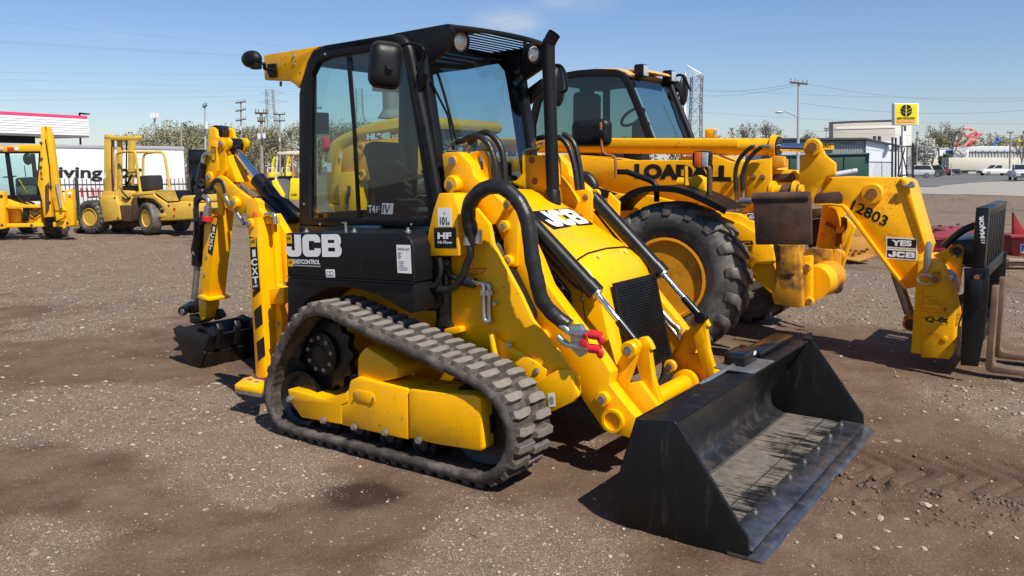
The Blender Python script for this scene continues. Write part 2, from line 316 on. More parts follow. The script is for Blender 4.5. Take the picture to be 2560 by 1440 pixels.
def jcb2d():
    J = [(0.50, 1), (0.88, 1)] + arc(0.62, 0.26, 0.26, 0, -90) + arc(0.26, 0.26, 0.26, 270, 180) + [(0, 0.46), (0.33, 0.46), (0.33, 0.32), (0.36, 0.28), (0.47, 0.28), (0.50, 0.32)]
    Cc = [(1.0, 0.64)] + arc(0.74, 0.74, 0.26, 0, 90) + arc(0.26, 0.74, 0.26, 90, 180) + arc(0.26, 0.26, 0.26, 180, 270) + arc(0.74, 0.26, 0.26, 270, 360) + [(1.0, 0.38), (0.66, 0.38), (0.66, 0.29), (0.38, 0.29), (0.36, 0.32), (0.36, 0.68), (0.38, 0.71), (0.66, 0.71), (0.66, 0.64)]
    B = [(0, 0)] + arc(0.80, 0.25, 0.25, 270, 360) + [(1.05, 0.36), (0.97, 0.5), (1.03, 0.62)] + arc(0.80, 0.77, 0.23, 0, 90) + [(0, 1)]
    B1 = [(0.34, 0.61), (0.34, 0.75), (0.66, 0.75), (0.69, 0.72), (0.69, 0.64), (0.66, 0.61)]; B2 = [(0.34, 0.24), (0.34, 0.41), (0.68, 0.41), (0.71, 0.37), (0.71, 0.28), (0.68, 0.24)]
    sh = lambda c, d: [(x + d, y) for x, y in c]
    return contours2d([J, sh(Cc, 0.95), sh(B, 2.02), sh(B1, 2.02), sh(B2, 2.02)])
JCB2D = jcb2d()
def place2d(vf, name, m, parent, p0, px, py, lift=0.002, mirror=False):
    """fit a flat outline into the parallelogram p0 (bottom left), px (bottom right), py (top left); lift is along the face normal"""
    vs, fs = vf; a = np.array(vs); lo = a.min(0); hi = a.max(0); p0, px, py = Vector(p0), Vector(px), Vector(py)
    ux, uy = px - p0, py - p0; n = ux.cross(uy).normalized() * lift; mb = MB()
    V = []
    for x, y, _ in vs:
        s_ = (x - lo[0]) / max(1e-9, hi[0] - lo[0]); t = (y - lo[1]) / max(1e-9, hi[1] - lo[1]); V.append(p0 + ux * s_ + uy * t + n)
    me = bpy.data.meshes.new(name); me.from_pydata(V, [], fs); me.update(); return link(name, me, m, parent)
def label_text(s, name, m, parent, p0, px, py, bold=0.0, lift=0.002): return place2d(text2d(s, bold), name, m, parent, p0, px, py, lift)
def quad(name, m, parent, p0, px, py, lift=0.001, th=0.0012):
    p0, px, py = Vector(p0), Vector(px), Vector(py); n = (px - p0).cross(py - p0).normalized()
    return MB().prism([p0 + n * lift, px + n * lift, px + py - p0 + n * lift, py + n * lift], -n * th).build(name, m, parent, smooth=0)
class Dec:      # a decal placed by its corner pixels on a plane of constant y
    def __init__(s, parent, y, fr=M): s.p, s.y, s.fr = parent, y, fr
    def pts(s, bl, br, tl): return [s.fr.hit(*q, 'y', s.y) for q in (bl, br, tl)]
    def text(s, t, name, m, bl, br, tl, bold=0.0, lift=0.003): return label_text(t, name, m, s.p, *s.pts(bl, br, tl), bold, lift)
    def jcb(s, name, m, bl, br, tl, lift=0.003): return place2d(JCB2D, name, m, s.p, *s.pts(bl, br, tl), lift)
    def quad(s, name, m, bl, br, tl, lift=0.0015): return quad(name, m, s.p, *s.pts(bl, br, tl), lift)

# ================================================================== SETTING: yard ground, pavement
def vnoise(x, y, seed=0):
    xi = np.floor(x).astype(np.int64); yi = np.floor(y).astype(np.int64); xf = x - xi; yf = y - yi
    def h(a, b):
        n = (a * 374761393 + b * 668265263 + seed * 982451653) & 0xFFFFFFFF; n = ((n ^ (n >> 13)) * 1274126177) & 0xFFFFFFFF; return ((n ^ (n >> 16)) & 0xFFFF) / 65535.0
    u = xf * xf * (3 - 2 * xf); v = yf * yf * (3 - 2 * yf)
    return (h(xi, yi) * (1 - u) + h(xi + 1, yi) * u) * (1 - v) + (h(xi, yi + 1) * (1 - u) + h(xi + 1, yi + 1) * u) * v
def fbm(x, y, o=4, seed=0):
    s = 0; a = 0.5
    for k in range(o): s = s + a * vnoise(x, y, seed + k); x = x * 2.03 + 17.1; y = y * 2.03 + 9.7; a *= 0.5
    return s
def seg_dist(x, y, a, b):
    d = np.array(b[:2]) - np.array(a[:2]); L = np.hypot(*d); d = d / L; s = (x - a[0]) * d[0] + (y - a[1]) * d[1]; t = -(x - a[0]) * d[1] + (y - a[1]) * d[0]; return s, t, L
def smooth01(x): x = np.clip(x, 0, 1); return x * x * (3 - 2 * x)
GRAVEL_SPOTS = [((330, 1040), 0.85, 1.0), ((520, 1080), 0.6, .9), ((150, 1010), 0.8, .8), ((560, 1200), 0.5, .9), ((1260, 1330), 0.40, 1.0), ((1120, 1420), 0.35, .9), ((1400, 1420), 0.35, 1.0), ((700, 1240), 0.4, .6), ((60, 1330), 0.3, .7), ((60, 1420), 0.3, .8), ((420, 690), 2.6, .9), ((100, 660), 3.5, .8), ((330, 780), 1.6, .6), ((2300, 760), 1.8, .8), ((2450, 1000), 0.7, .55), ((2100, 720), 1.3, .8), ((2380, 560), 4.0, .6), ((2100, 1340), 0.3, .5), ((250, 1330), 0.25, .5)]
DIRT_SPOTS = [((380, 900), 0.9, 1.0), ((560, 930), 0.5, .9), ((120, 900), 0.9, .7), ((150, 1190), 0.55, 1.0), ((330, 1270), 0.45, .9), ((480, 1390), 0.35, .8), ((880, 1370), 0.4, .8), ((2350, 1180), 0.8, 1.0), ((2450, 1330), 0.6, .8), ((2150, 1260), 0.5, .9), ((2300, 880), 1.0, .7), ((250, 770), 1.2, .8), ((700, 1330), 0.35, .7), ((1500, 1300), 0.3, .6), ((1750, 1420), 0.3, .6), ((120, 750), 1.5, .5)]
RUT_A, RUT_B = G(2060, 1150), G(2560, 1200)
RUT2_A, RUT2_B = G(2080, 1205), G(2560, 1275)
def g_height(x, y):
    z = (fbm(x * 1.1, y * 1.1, 4, 3) - 0.47) * 0.035 + (fbm(x * 9, y * 9, 3, 11) - 0.44) * 0.010 + (vnoise(x * 45, y * 45, 5) - 0.5) * 0.004
    s, t, L = seg_dist(x, y, RUT_A, RUT_B); w = smooth01((0.34 - np.abs(t)) / 0.10) * smooth01((s + 0.15) / 0.3)
    tread = 1 - np.exp(-((((s + np.abs(t) * 0.75) / 0.15) % 1.0 - 0.5) / 0.11) ** 2)
    z = z * (1 - 0.5 * w) + w * (-0.040 + 0.036 * tread)
    s2, t2, _ = seg_dist(x, y, RUT2_A, RUT2_B); w2 = smooth01((0.13 - np.abs(t2)) / 0.11) * smooth01((s2 + 0.1) / 0.3)
    cl = np.maximum(0, vnoise(x * 17, y * 17, 21) - 0.42) ** 1.2 * 0.14
    z = z + w2 * (cl + 0.018) + smooth01((0.30 - np.abs(t2 + 0.2)) / 0.2) * smooth01((s2 + 0.1) / 0.3) * (np.maximum(0, vnoise(x * 14, y * 14, 8) - 0.55) * 0.05)
    for (a, b, wd, dp) in (((0, 645), (560, 575), 0.16, 0.03), ((0, 700), (520, 600), 0.14, 0.025), ((60, 1190), (560, 1010), .12, 0.012), ((2200, 540), (2560, 560), .25, .03)):
        s3, t3, L3 = seg_dist(x, y, G(*a), G(*b)); w3 = np.exp(-(t3 / wd) ** 2); z = z - w3 * dp + np.exp(-((np.abs(t3) - 2 * wd) / wd) ** 2) * dp * 0.7
    return z
def g_mask(x, y):
    m = (fbm(x * 0.9, y * 0.9, 4, 31) - 0.47) * 1.7
    for (p, r, a) in GRAVEL_SPOTS:
        c = G(*p); m = m + a * 0.85 * np.exp(-((x - c[0]) ** 2 + (y - c[1]) ** 2) / (r * r))
    for (p, r, a) in DIRT_SPOTS:
        c = G(*p); m = m - a * 0.85 * np.exp(-((x - c[0]) ** 2 + (y - c[1]) ** 2) / (r * r))
    m = m + 0.36 * smooth01((y - 4.5) / 7)
    return smooth01((np.clip(0.22 + m + (fbm(x * 5, y * 5, 5, 77) - 0.45) * 1.15, 0, 1) - 0.08) / 0.80)
def make_ground():
    ys = [-40, -15, -5, -1, 0.5, 1.2]; y = 1.5
    while y < 32: ys.append(y); y *= 1.0047
    while y < 3000: ys.append(y); y *= 1.12
    ys = np.array(ys); nx = 560; u = np.linspace(-1, 1, nx); u = np.sign(u) * (0.88 * np.abs(u) + 0.12 * np.abs(u) ** 5)
    half = np.maximum(np.abs(ys) * 0.98 + 1.2, 4.0)
    X = u[None, :] * half[:, None]; X[:, 0] = np.minimum(X[:, 0], -40 - 3 * np.abs(ys)); X[:, -1] = np.maximum(X[:, -1], 40 + 3 * np.abs(ys)); Yy = np.repeat(ys[:, None], nx, 1)
    fade = 1 - smooth01((Yy - 24) / 8.0); fade[Yy < 1.0] = 0; fade[:, :2] = 0; fade[:, -2:] = 0
    Zz = g_height(X, Yy) * fade
    n = len(ys); V = np.stack([X, Yy, Zz], -1).reshape(-1, 3); idx = np.arange(n * nx).reshape(n, nx)
    Fc = np.stack([idx[:-1, :-1], idx[:-1, 1:], idx[1:, 1:], idx[1:, :-1]], -1).reshape(-1, 4)
    me = bpy.data.meshes.new('ground'); me.vertices.add(len(V)); me.vertices.foreach_set('co', V.ravel().astype(np.float32))
    me.loops.add(Fc.size); me.loops.foreach_set('vertex_index', Fc.ravel().astype(np.int32)); me.polygons.add(len(Fc)); me.polygons.foreach_set('loop_start', (np.arange(len(Fc)) * 4).astype(np.int32)); me.polygons.foreach_set('use_smooth', np.ones(len(Fc), bool)); me.update()
    at = me.attributes.new('gravel', 'FLOAT', 'POINT'); at.data.foreach_set('value', g_mask(X, Yy).ravel().astype(np.float32))
    c = G(905, 1238); wet = np.exp(-(((X - c[0]) / 0.20) ** 2 + ((Yy - c[1]) / 0.17) ** 2) ** 1.6 - 0.8 * (fbm(X * 9, Yy * 9, 3, 5) - 0.4)); s_, t_, _ = seg_dist(X, Yy, RUT_A, RUT_B)
    wet = np.clip(wet * 1.6, 0, 1); wet = np.clip(wet + 0.35 * smooth01((0.5 - np.abs(t_)) / 0.25) * smooth01((s_ + .2) / .4) * (Yy < 8), 0, 1)
    for (p, rx, ry, am) in (((205, 770), .5, .35, .5), ((330, 760), .35, .3, .45), ((420, 745), .3, .3, .4), ((60, 1120), .3, .2, .45), ((270, 1160), .10, .08, .6), ((180, 1270), .16, .09, .7), ((560, 1390), .12, .08, .35), ((430, 885), .4, .3, .3), ((2260, 1180), .3, .2, .25), ((1720, 1390), .25, .15, .3), ((30, 1010), .2, .2, .2)):
        q = G(*p); wet = np.maximum(wet, am * np.exp(-(((X - q[0]) / rx) ** 2 + ((Yy - q[1]) / ry) ** 2)) * np.clip(2.2 * (fbm(X * 8, Yy * 8, 3, 55) - 0.2), 0, 1))
    at = me.attributes.new('wet', 'FLOAT', 'POINT'); at.data.foreach_set('value', wet.ravel().astype(np.float32))
    m, nt, b = newmat('dirt_and_gravel'); L = nt.links; v = coords(nt)
    ga = nt.nodes.new('ShaderNodeAttribute'); ga.attribute_name = 'gravel'; wa = nt.nodes.new('ShaderNodeAttribute'); wa.attribute_name = 'wet'
    dirt = ramp(nt, noise(nt, v, 2.2, 9, 0.7), [(0.28, (0.0811, 0.0497, 0.0313)), (0.5, (0.1331, 0.084, 0.0539)), (0.75, (0.1872, 0.1222, 0.08))]).outputs[0]
    grit = ramp(nt, noise(nt, v, 90, 3, 0.7), [(0.32, (0.45,) * 3), (0.68, (1.5,) * 3)]).outputs[0]
    grav = ramp(nt, noise(nt, v, 3.1, 8, 0.7), [(0.3, (0.13, 0.0879, 0.0574)), (0.7, (0.208, 0.1471, 0.0992))]).outputs[0]
    base = mixc(nt, ga.outputs['Fac'], dirt, grav); base = mixc(nt, 0.55, base, grit, 'MULTIPLY')
    # chips of pale stone, two sizes, more of them where gravel lies
    for sc, rad, amt in ((110, 0.34, 0.9), (42, 0.20, 0.75), (230, .40, .9), (11, .16, .55)):
        vo = nd(nt, 'TexVoronoi', Scale=sc); L.new(v, vo.inputs['Vector'])
        sep = nt.nodes.new('ShaderNodeSeparateColor'); L.new(vo.outputs['Color'], sep.inputs[0])
        pick = nd(nt, 'Math', operation='MULTIPLY_ADD'); L.new(ga.outputs['Fac'], pick.inputs[0]); pick.inputs[1].default_value = 0.66; pick.inputs[2].default_value = 0.05
        lt = nd(nt, 'Math', operation='LESS_THAN'); L.new(sep.outputs[0], lt.inputs[0]); L.new(pick.outputs[0], lt.inputs[1])
        sz = nd(nt, 'Math', operation='MULTIPLY'); L.new(sep.outputs[2], sz.inputs[0]); sz.inputs[1].default_value = rad * 1.5
        ds = nd(nt, 'Math', operation='LESS_THAN'); L.new(vo.outputs['Distance'], ds.inputs[0]); L.new(sz.outputs[0], ds.inputs[1])
        mu = nd(nt, 'Math', operation='MULTIPLY'); L.new(lt.outputs[0], mu.inputs[0]); L.new(ds.outputs[0], mu.inputs[1])
        m2 = nd(nt, 'Math', operation='MULTIPLY'); L.new(mu.outputs[0], m2.inputs[0]); m2.inputs[1].default_value = amt
        chip = ramp(nt, sep.outputs[1], [(0.0, (0.10, 0.078, 0.06)), (0.5, (0.25, 0.20, 0.155)), (1.0, (0.45, 0.38, 0.31))]).outputs[0]
        base = mixc(nt, m2.outputs[0], base, chip)
    base = mixc(nt, wa.outputs['Fac'], base, mixc(nt, 1.0, base, (0.30, 0.28, 0.27), 'MULTIPLY'))
    L.new(base, b.inputs['Base Color']); b.inputs['Roughness'].default_value = 0.92; b.inputs['Specular IOR Level'].default_value = 0.25
    hb = nd(nt, 'Math', operation='ADD'); L.new(noise(nt, v, 120, 5, 0.7), hb.inputs[0]); L.new(noise(nt, v, 38, 4, 0.6), hb.inputs[1]); bumpn(nt, b, hb.outputs[0], 0.55, 0.012)
    return kind(link('ground', me, m), 'structure')
make_ground()
def ico():
    t = (1 + 5 ** 0.5) / 2; v = np.array([(-1, t, 0), (1, t, 0), (-1, -t, 0), (1, -t, 0), (0, -1, t), (0, 1, t), (0, -1, -t), (0, 1, -t), (t, 0, -1), (t, 0, 1), (-t, 0, -1), (-t, 0, 1)], float); v /= np.linalg.norm(v[0])
    f = [(0, 11, 5), (0, 5, 1), (0, 1, 7), (0, 7, 10), (0, 10, 11), (1, 5, 9), (5, 11, 4), (11, 10, 2), (10, 7, 6), (7, 1, 8), (3, 9, 4), (3, 4, 2), (3, 2, 6), (3, 6, 8), (3, 8, 9), (4, 9, 5), (2, 4, 11), (6, 2, 10), (8, 6, 7), (9, 8, 1)]
    return v, np.array(f)
def stone_mats():
    m, nt, b = newmat('pale_stone'); oi = nt.nodes.new('ShaderNodeObjectInfo'); at = nt.nodes.new('ShaderNodeAttribute'); at.attribute_name = 'tone'
    v = coords(nt); n = noise(nt, v, 60, 4)
    c = ramp(nt, at.outputs['Fac'], [(0.0, (0.12, 0.092, 0.068)), (0.5, (0.225, 0.178, 0.136)), (1.0, (0.44, 0.37, 0.295))]).outputs[0]
    c = mixc(nt, 0.5, c, ramp(nt, n, [(0.3, (0.7,) * 3), (0.7, (1.2,) * 3)]).outputs[0], 'MULTIPLY'); nt.links.new(c, b.inputs['Base Color']); b.inputs['Roughness'].default_value = 0.85; return m
STONE = stone_mats()
def scatter_mesh(name, base, faces, X, Y, size, flat_, tone, m, sink=0.25):
    n = len(X); k = len(base); Zb = g_height(X, Y) * (1 - smooth01((Y - 24) / 8.0))
    sc = np.stack([size * (0.75 + 0.9 * RNG.random(n)), size * (0.7 + 0.5 * RNG.random(n)), size * (flat_ + 0.4 * RNG.random(n))], 1)
    a = RNG.random(n) * 6.283; jit = 1 + (RNG.random((n, k)) - 0.5) * 0.55; P = base[None] * jit[:, :, None] * sc[:, None, :]
    px = P[:, :, 0] * np.cos(a)[:, None] - P[:, :, 1] * np.sin(a)[:, None]; py = P[:, :, 0] * np.sin(a)[:, None] + P[:, :, 1] * np.cos(a)[:, None]
    V = np.stack([px + X[:, None], py + Y[:, None], P[:, :, 2] + Zb[:, None] + sink * size[:, None]], -1).reshape(-1, 3); Fc = (faces[None] + (np.arange(n) * k)[:, None, None]).reshape(-1, 3)
    me = bpy.data.meshes.new(name); me.vertices.add(len(V)); me.vertices.foreach_set('co', V.ravel().astype(np.float32)); me.loops.add(Fc.size); me.loops.foreach_set('vertex_index', Fc.ravel().astype(np.int32)); me.polygons.add(len(Fc)); me.polygons.foreach_set('loop_start', (np.arange(len(Fc)) * 3).astype(np.int32)); me.update()
    at = me.attributes.new('tone', 'FLOAT', 'POINT'); at.data.foreach_set('value', np.repeat(tone, k).astype(np.float32)); return kind(link(name, me, m), 'stuff')
def gravel():
    iv, fi = ico(); ov = np.array([(1, 0, 0), (-1, 0, 0), (0, 1, 0), (0, -1, 0), (0, 0, 1), (0, 0, -1)], float); of = np.array([(0, 2, 4), (2, 1, 4), (1, 3, 4), (3, 0, 4), (2, 0, 5), (1, 2, 5), (3, 1, 5), (0, 3, 5)])
    def spots(N, ymax, lo, pw):
        Y = 1.9 * (ymax / 1.9) ** (RNG.random(N) ** 0.95); X = (RNG.random(N) * 2 - 1) * (Y * 0.70 + 0.4); k = RNG.random(N) < (lo + (1 - lo) * g_mask(X, Y) ** pw); return X[k], Y[k]
    X, Y = spots(210000, 17, 0.05, 1.5); n = len(X); sz = (0.0016 + 0.0030 * RNG.random(n) ** 2.0) * np.clip(Y / 3.8, 0.9, 2.2); scatter_mesh('gravel', ov, of, X, Y, sz, 0.45, RNG.random(n) ** 0.9, STONE)
    X, Y = spots(34000, 20, 0.06, 1.4); n = len(X); sz = (0.0034 + 0.0085 * RNG.random(n) ** 3.2) * np.clip(Y / 3.8, 0.85, 1.9); scatter_mesh('gravel', iv, fi, X, Y, sz, 0.25, RNG.random(n) ** 0.8, STONE)
    # clods of churned mud along the rut at the right
    n = 800; t = RNG.random(n) * 1.25 - 0.05; off = RNG.normal(size=n) * 0.030 + 0.03 * np.sin(t * 23) + (RNG.random(n) < .42) * (-0.06 - 0.30 * RNG.random(n)); d = RUT2_B[:2] - RUT2_A[:2]; L = np.hypot(*d); u = d / L
    X = RUT2_A[0] + d[0] * t - u[1] * off; Y = RUT2_A[1] + d[1] * t + u[0] * off; sz = 0.0025 + 0.013 * RNG.random(n) ** 3.0
    scatter_mesh('mud_clods', iv, fi, X, Y, sz, 0.6, RNG.random(n), CLOD, 0.0)
CLOD = mat('mud_clod', (0.125, 0.088, 0.062), 0.9, var=0.35, vs=25, bump=0.4, bs=90)
gravel()
STONE_LABELS = ['pale stone alone at the far left edge of the yard', 'smaller pale stone beside the one at the far left', 'pale stone lying just in front of the rubber track', 'stone beside the near corner of the bucket edge, lower right', 'large white flat stone in the churned mud right of the bucket', 'small white stone touching the large white flat one', 'pale flat stone halfway between bucket edge and right border', 'small stone right of the halfway flat stone', 'broad pale slab near the bottom right, under the bucket edge', 'stone just above the bottom right slab', 'oval stone at the bottom, right of the broad slab', 'small oval stone beside the bottom oval one', 'pale stone low at the right border', 'rightmost pale stone low at the right border', 'small stone on the dirt right of the far bucket corner', 'small stone right of the bucket at mid height', 'pale stone in front of the bucket side at the bottom', 'small stone on the gravel left of the track', 'stone near the bottom right below the white flat stone', 'small stone in the tyre rut at the right', 'small stone on the pale gravel at lower left', 'stone at the bottom edge below the bucket corner', 'rounded stone in the shadow behind the bucket', 'second stone in the shadow behind the bucket', 'stone in the telehandler shadow near the forks']
def stones():
    iv, fi = ico(); pts = [(78, 1003, 9), (110, 1013, 7), (1330, 1155, 14), (2130, 1285, 11), (2315, 1265, 17), (2340, 1270, 8), (2200, 1298, 15), (2265, 1300, 9), (2095, 1345, 16), (2218, 1328, 10), (2190, 1375, 13), (2248, 1370, 8), (2475, 1333, 10), (2540, 1345, 9), (2200, 1045, 7), (2390, 1050, 8), (1525, 1395, 9), (690, 1118, 7), (2310, 1372, 11), (2480, 1200, 7), (560, 1145, 7), (2030, 1420, 9), (1900, 860, 13), (1957, 845, 9), (2120, 868, 8)]
    for i, (u, v, r) in enumerate(pts):
        c = G(u, v); s = r / F * np.linalg.norm(c - CAMP); jit = 1 + (RNG.random((12, 1)) - 0.5) * 0.5; P = iv * jit * np.array([s, s * 0.62, s * 0.36]); a = RNG.random() * 3; P = np.stack([P[:, 0] * math.cos(a) - P[:, 1] * math.sin(a), P[:, 0] * math.sin(a) + P[:, 1] * math.cos(a), P[:, 2]], 1)
        me = bpy.data.meshes.new('stone'); me.from_pydata([tuple(p) for p in P], [], [tuple(f) for f in fi]); at = me.attributes.new('tone', 'FLOAT', 'POINT'); at.data.foreach_set('value', [0.72 + 0.3 * random.random()] * 12)
        o = link('stone', me, STONE); o.location = (c[0], c[1], float(g_height(np.array([c[0]]), np.array([c[1]]))[0]) + s * 0.12); tag(o, STONE_LABELS[i], 'stone', 'larger pale stones scattered on the yard')
stones()
# paved lot at the far right, a sheet just above the dirt
CONC = mat('pale_concrete', (0.31, 0.28, 0.24), 0.85, var=0.12, vs=0.4, dirt=0.5, ds=0.25, dpos=0.5, dcol=(0.30, 0.28, 0.26))
ASPH = mat('worn_asphalt', (0.13, 0.125, 0.12), 0.85, var=0.2, vs=0.5, dirt=0.6, ds=0.12, dpos=0.52, dcol=(0.07, 0.067, 0.065))
def flat(name, pix, z, m):
    rr = random.Random(3); q = []
    for (a, b) in zip(pix, pix[1:] + pix[:1]):
        for k in range(14):
            t = k / 14; j = 0 if (a[1] < 440 or a[0] > 2650) else 1; q.append((a[0] + (b[0] - a[0]) * t + j * rr.uniform(-3, 3), a[1] + (b[1] - a[1]) * t + j * rr.uniform(-1.2, 1.2)))
    pix = q
    return kind(MB().add([Vector(G(u, v)) + ZV * z for u, v in pix], [tuple(range(len(pix)))]).build(name, m, None, smooth=0), 'structure')
flat('concrete_apron', [(2180, 492), (2300, 484), (2700, 496), (3100, 500), (3100, 447), (2560, 447), (2420, 451), (2330, 460), (2190, 464)], 0.02, CONC)
flat('asphalt_lot', [(2100, 470), (2330, 468), (2430, 456), (2700, 450), (3100, 449), (3100, 434), (2100, 434)], 0.045, ASPH)

# ================================================================== THE TRACKED BACKHOE LOADER (frame M; its centre line is y = 1.055)
YC = 1.055
ml = thing('backhoe_loader', 'new yellow and black tracked mini backhoe loader with its black bucket on the dirt', 'backhoe loader', M)
def plate(name, m, pts, y, th, bevel=0.006, parent=None, mirror=False, seg=2):
    o = MB().prism(my(pts, y), (0, th, 0)).build(name, m, parent or ml, bevel, seg)
    return o
def mirror_part(o):        # the same part on the far side of the centre line
    me = o.data.copy(); me.transform(Matrix.Translation((0, 2 * YC, 0)) @ Matrix.Diagonal((1, -1, 1, 1))); me.flip_normals(); c = link(o.name.split('.')[0], me, None, o.parent); return c
def pin(name, m, u, v, y, r, th=0.02, parent=None, n=20):
    c = M.hit(u, v, 'y', y); return MB().lathe([(r, 0.0), (r, th * 0.75), (r * 0.86, th), (0.0, th)], c + YV * 0.004, -YV, n).build(name, m, parent or ml)
def bolt(u, v, y, r=0.012, th=0.012, parent=None, m=None, name='bolt'):
    c = M.hit(u, v, 'y', y); b = MB(); b.lathe([(r * 1.35, 0), (r * 1.35, th * 0.2), (0, th * 0.2)], c, -YV, 14); b.lathe([(r, 0), (r, th), (0, th)], c, -YV, 6); return b.build(name, m or ZINC, parent or ml)
def boss(u, v, y, r, th=0.03, parent=None, m=None, pinr=0.5):
    o = pin('boss', m or YEL, u, v, y, r, th, parent); c = M.hit(u, v, 'y', y); MB().lathe([(r * pinr, 0), (r * pinr, th + 0.008), (0, th + 0.008)], c, -YV, 16).build('pin', STEEL if parent is None or m is None else RUSTP, o); return o

# ---- rubber track
loop = [(0.06, .032), (0.5, .032), (1.0, .032), (1.40, .032), (1.53, .058), (1.635, .150), (1.682, .290), (1.655, .405), (1.575, .505), (1.42, .582), (1.13, .648), (.913, .70), (.55, .783), (.43, .812), (.33, .818), (.24, .795), (.165, .745), (.075, .66), (-.036, .515), (-.11, .37), (-.145, .26), (-.13, .15), (-.06, .06)]
def track_path(step=0.01):
    P = smoothpath([(x, 0, z) for x, z in loop], 24, True); out = [P[0]]; acc = 0
    for a, b in zip(P, P[1:] + P[:1]):
        d = (b - a).length; acc += d
        if acc >= step: out.append(b); acc = 0
    return out
TP = track_path(0.012); n_tp = len(TP)
def nrm(i):
    t = (TP[(i + 1) % n_tp] - TP[(i - 1) % n_tp]).normalized(); return Vector((t.z, 0, -t.x)), t
TW = 0.335
def belt_mesh():
    prof = [(0.016, 0.004), (0.002, -0.004), (-0.004, -0.022), (0.0, -0.044), (0.010, -0.050), (0.035, -0.040), (TW - 0.035, -0.040), (TW - .01, -0.050), (TW, -0.044), (TW + .004, -0.022), (TW - .002, -0.004), (TW - 0.016, 0.004)]
    b = MB(); m = len(prof); vs = []
    for i in range(n_tp):
        n, _ = nrm(i); wob = 0.0015 * math.sin(i * 1.7) + 0.001 * math.sin(i * 0.61)
        for y, h in prof: vs.append(TP[i] + n * (h + wob) + YV * y)
    b.add(vs, [(i * m + k, i * m + (k + 1) % m, ((i + 1) % n_tp) * m + (k + 1) % m, ((i + 1) % n_tp) * m + k) for i in range(n_tp) for k in range(m)]); return b
track = belt_mesh().build('rubber_track', RUB, ml, smooth=50)
def lug_mesh(seed):
    rr = random.Random(seed); L, Wd, Hh = 0.056, 0.148, 0.030; o = [(-L / 2, -Wd / 2), (L * .30, -Wd / 2), (L / 2, -Wd * .28), (L * .5, Wd * .30), (L * .28, Wd / 2), (-L * .38, Wd / 2), (-L / 2, Wd * .2), (-L * .42, -Wd * .15)]
    b = MB(); bot = [Vector((x * 1.12, y * 1.04, -0.006)) for x, y in o]; top = [Vector((x * 0.84 + rr.uniform(-.002, .002), y * 0.90 + rr.uniform(-.003, .003), Hh + rr.uniform(-.003, .001))) for x, y in o]; n = len(o)
    b.add(bot + top, [tuple(range(n, 2 * n))] + [(i, (i + 1) % n, n + (i + 1) % n, n + i) for i in range(n)]); me = b.mesh('lug', 0.0022, 1, 25); me.materials.append(LUGM); me.materials.append(LUGS)
    for p in me.polygons: p.material_index = 0 if p.normal.z > .75 else 1
    return me
lugs = [lug_mesh(i) for i in range(5)]
pitch = 0.0815; total = sum((TP[(i + 1) % n_tp] - TP[i]).length for i in range(n_tp)); npit = int(round(total / pitch)); k_i = 0
cum = [0.0]
for i in range(n_tp): cum.append(cum[-1] + (TP[(i + 1) % n_tp] - TP[i]).length)
def at_len(s):
    s %= cum[-1]; i = int(np.searchsorted(cum, s)) - 1; i = max(0, min(i, n_tp - 1)); n, t = nrm(i); return TP[i] + t * (s - cum[i]), n, t
for row in (0, 1):
    for k in range(npit):
        p, n, t = at_len((k + 0.5 * row) * total / npit); o = link('lug', lugs[(k * 3 + row) % 5], None, track)
        Mx = Matrix((t, YV if row == 0 else -YV, n)).transposed().to_4x4()
        if Mx.determinant() < 0: Mx = Matrix((-t, YV if row == 0 else -YV, n)).transposed().to_4x4()
        Mx.translation = p + YV * (0.088 if row == 0 else 0.247); o.matrix_local = Mx
far_b = belt_mesh()
for row in (0, 1):
    for k in range(npit):
        p, n, t = at_len((k + 0.5 * row) * total / npit); far_b.box(p + n * 0.012 + YV * (0.088 if row == 0 else 0.247), (0.055, 0.13, 0.034), Matrix((t, YV, n)).transposed())
fb = far_b.build('rubber_track', RUB, ml, smooth=50); fb.location = (0, 2.11 - TW, 0); kind(fb, 'stuff')
# ---- sprocket, idlers, rollers
def wheel_disc(name, c, r, w, m, parent=ml, hub=0.35):
    return MB().lathe([(0, -0.01), (r * hub, -0.012), (r * hub, 0.012), (r * 0.82, 0.02), (r, 0.0), (r, w), (r * .8, w - .02), (0, w - 0.02)], c, YV, 36).build(name, m, parent)
spc = M.hit(*zC((590, 440))[0], 'y', 0.15)
b = MB(); N = 13
for k in range(N * 4):
    pass
prof = []
for k in range(N * 4): a = 2 * math.pi * k / (N * 4); rr = 0.235 if k % 4 in (0, 1) else 0.205; prof.append(Vector((spc.x + rr * math.cos(a), 0.17, spc.z + rr * math.sin(a))))
spr = b.prism(prof, (0, 0.05, 0)).build('drive_sprocket', BLK, ml, 0.004)
hub = MB().lathe([(0, -0.05), (0.05, -0.05), (0.055, -0.04), (0.085, -0.035), (0.125, -0.03), (0.13, 0.02), (0, 0.02)], spc + YV * 0.02, YV, 40).build('hub', BLK, spr)
for k in range(9): a = R(40 * k + 10); MB().lathe([(0.013, 0), (0.013, 0.016), (0, 0.016)], spc + Vector((0.098 * math.cos(a), -0.012, 0.098 * math.sin(a))), -YV, 6).build('bolt', STEEL, spr)
wheel_disc('rear_idler', M.hit(*zC((455, 715))[0], 'y', 0.09) + Vector((0, 0, -.0)), 0.168, 0.16, BLKG, hub=.3)
wheel_disc('front_idler', Vector((1.42, 0.10, 0.318)), 0.215, 0.14, BLK)
RB = [(810, 1050), (887, 1066), (964, 1080), (1047.5, 1100)]
for u, v in RB: c = M.hit(u, v, 'y', 0.02); wheel_disc('track_roller', Vector((c.x - 0.01, 0.07, 0.147)), 0.083, 0.19, BLK, hub=.45)
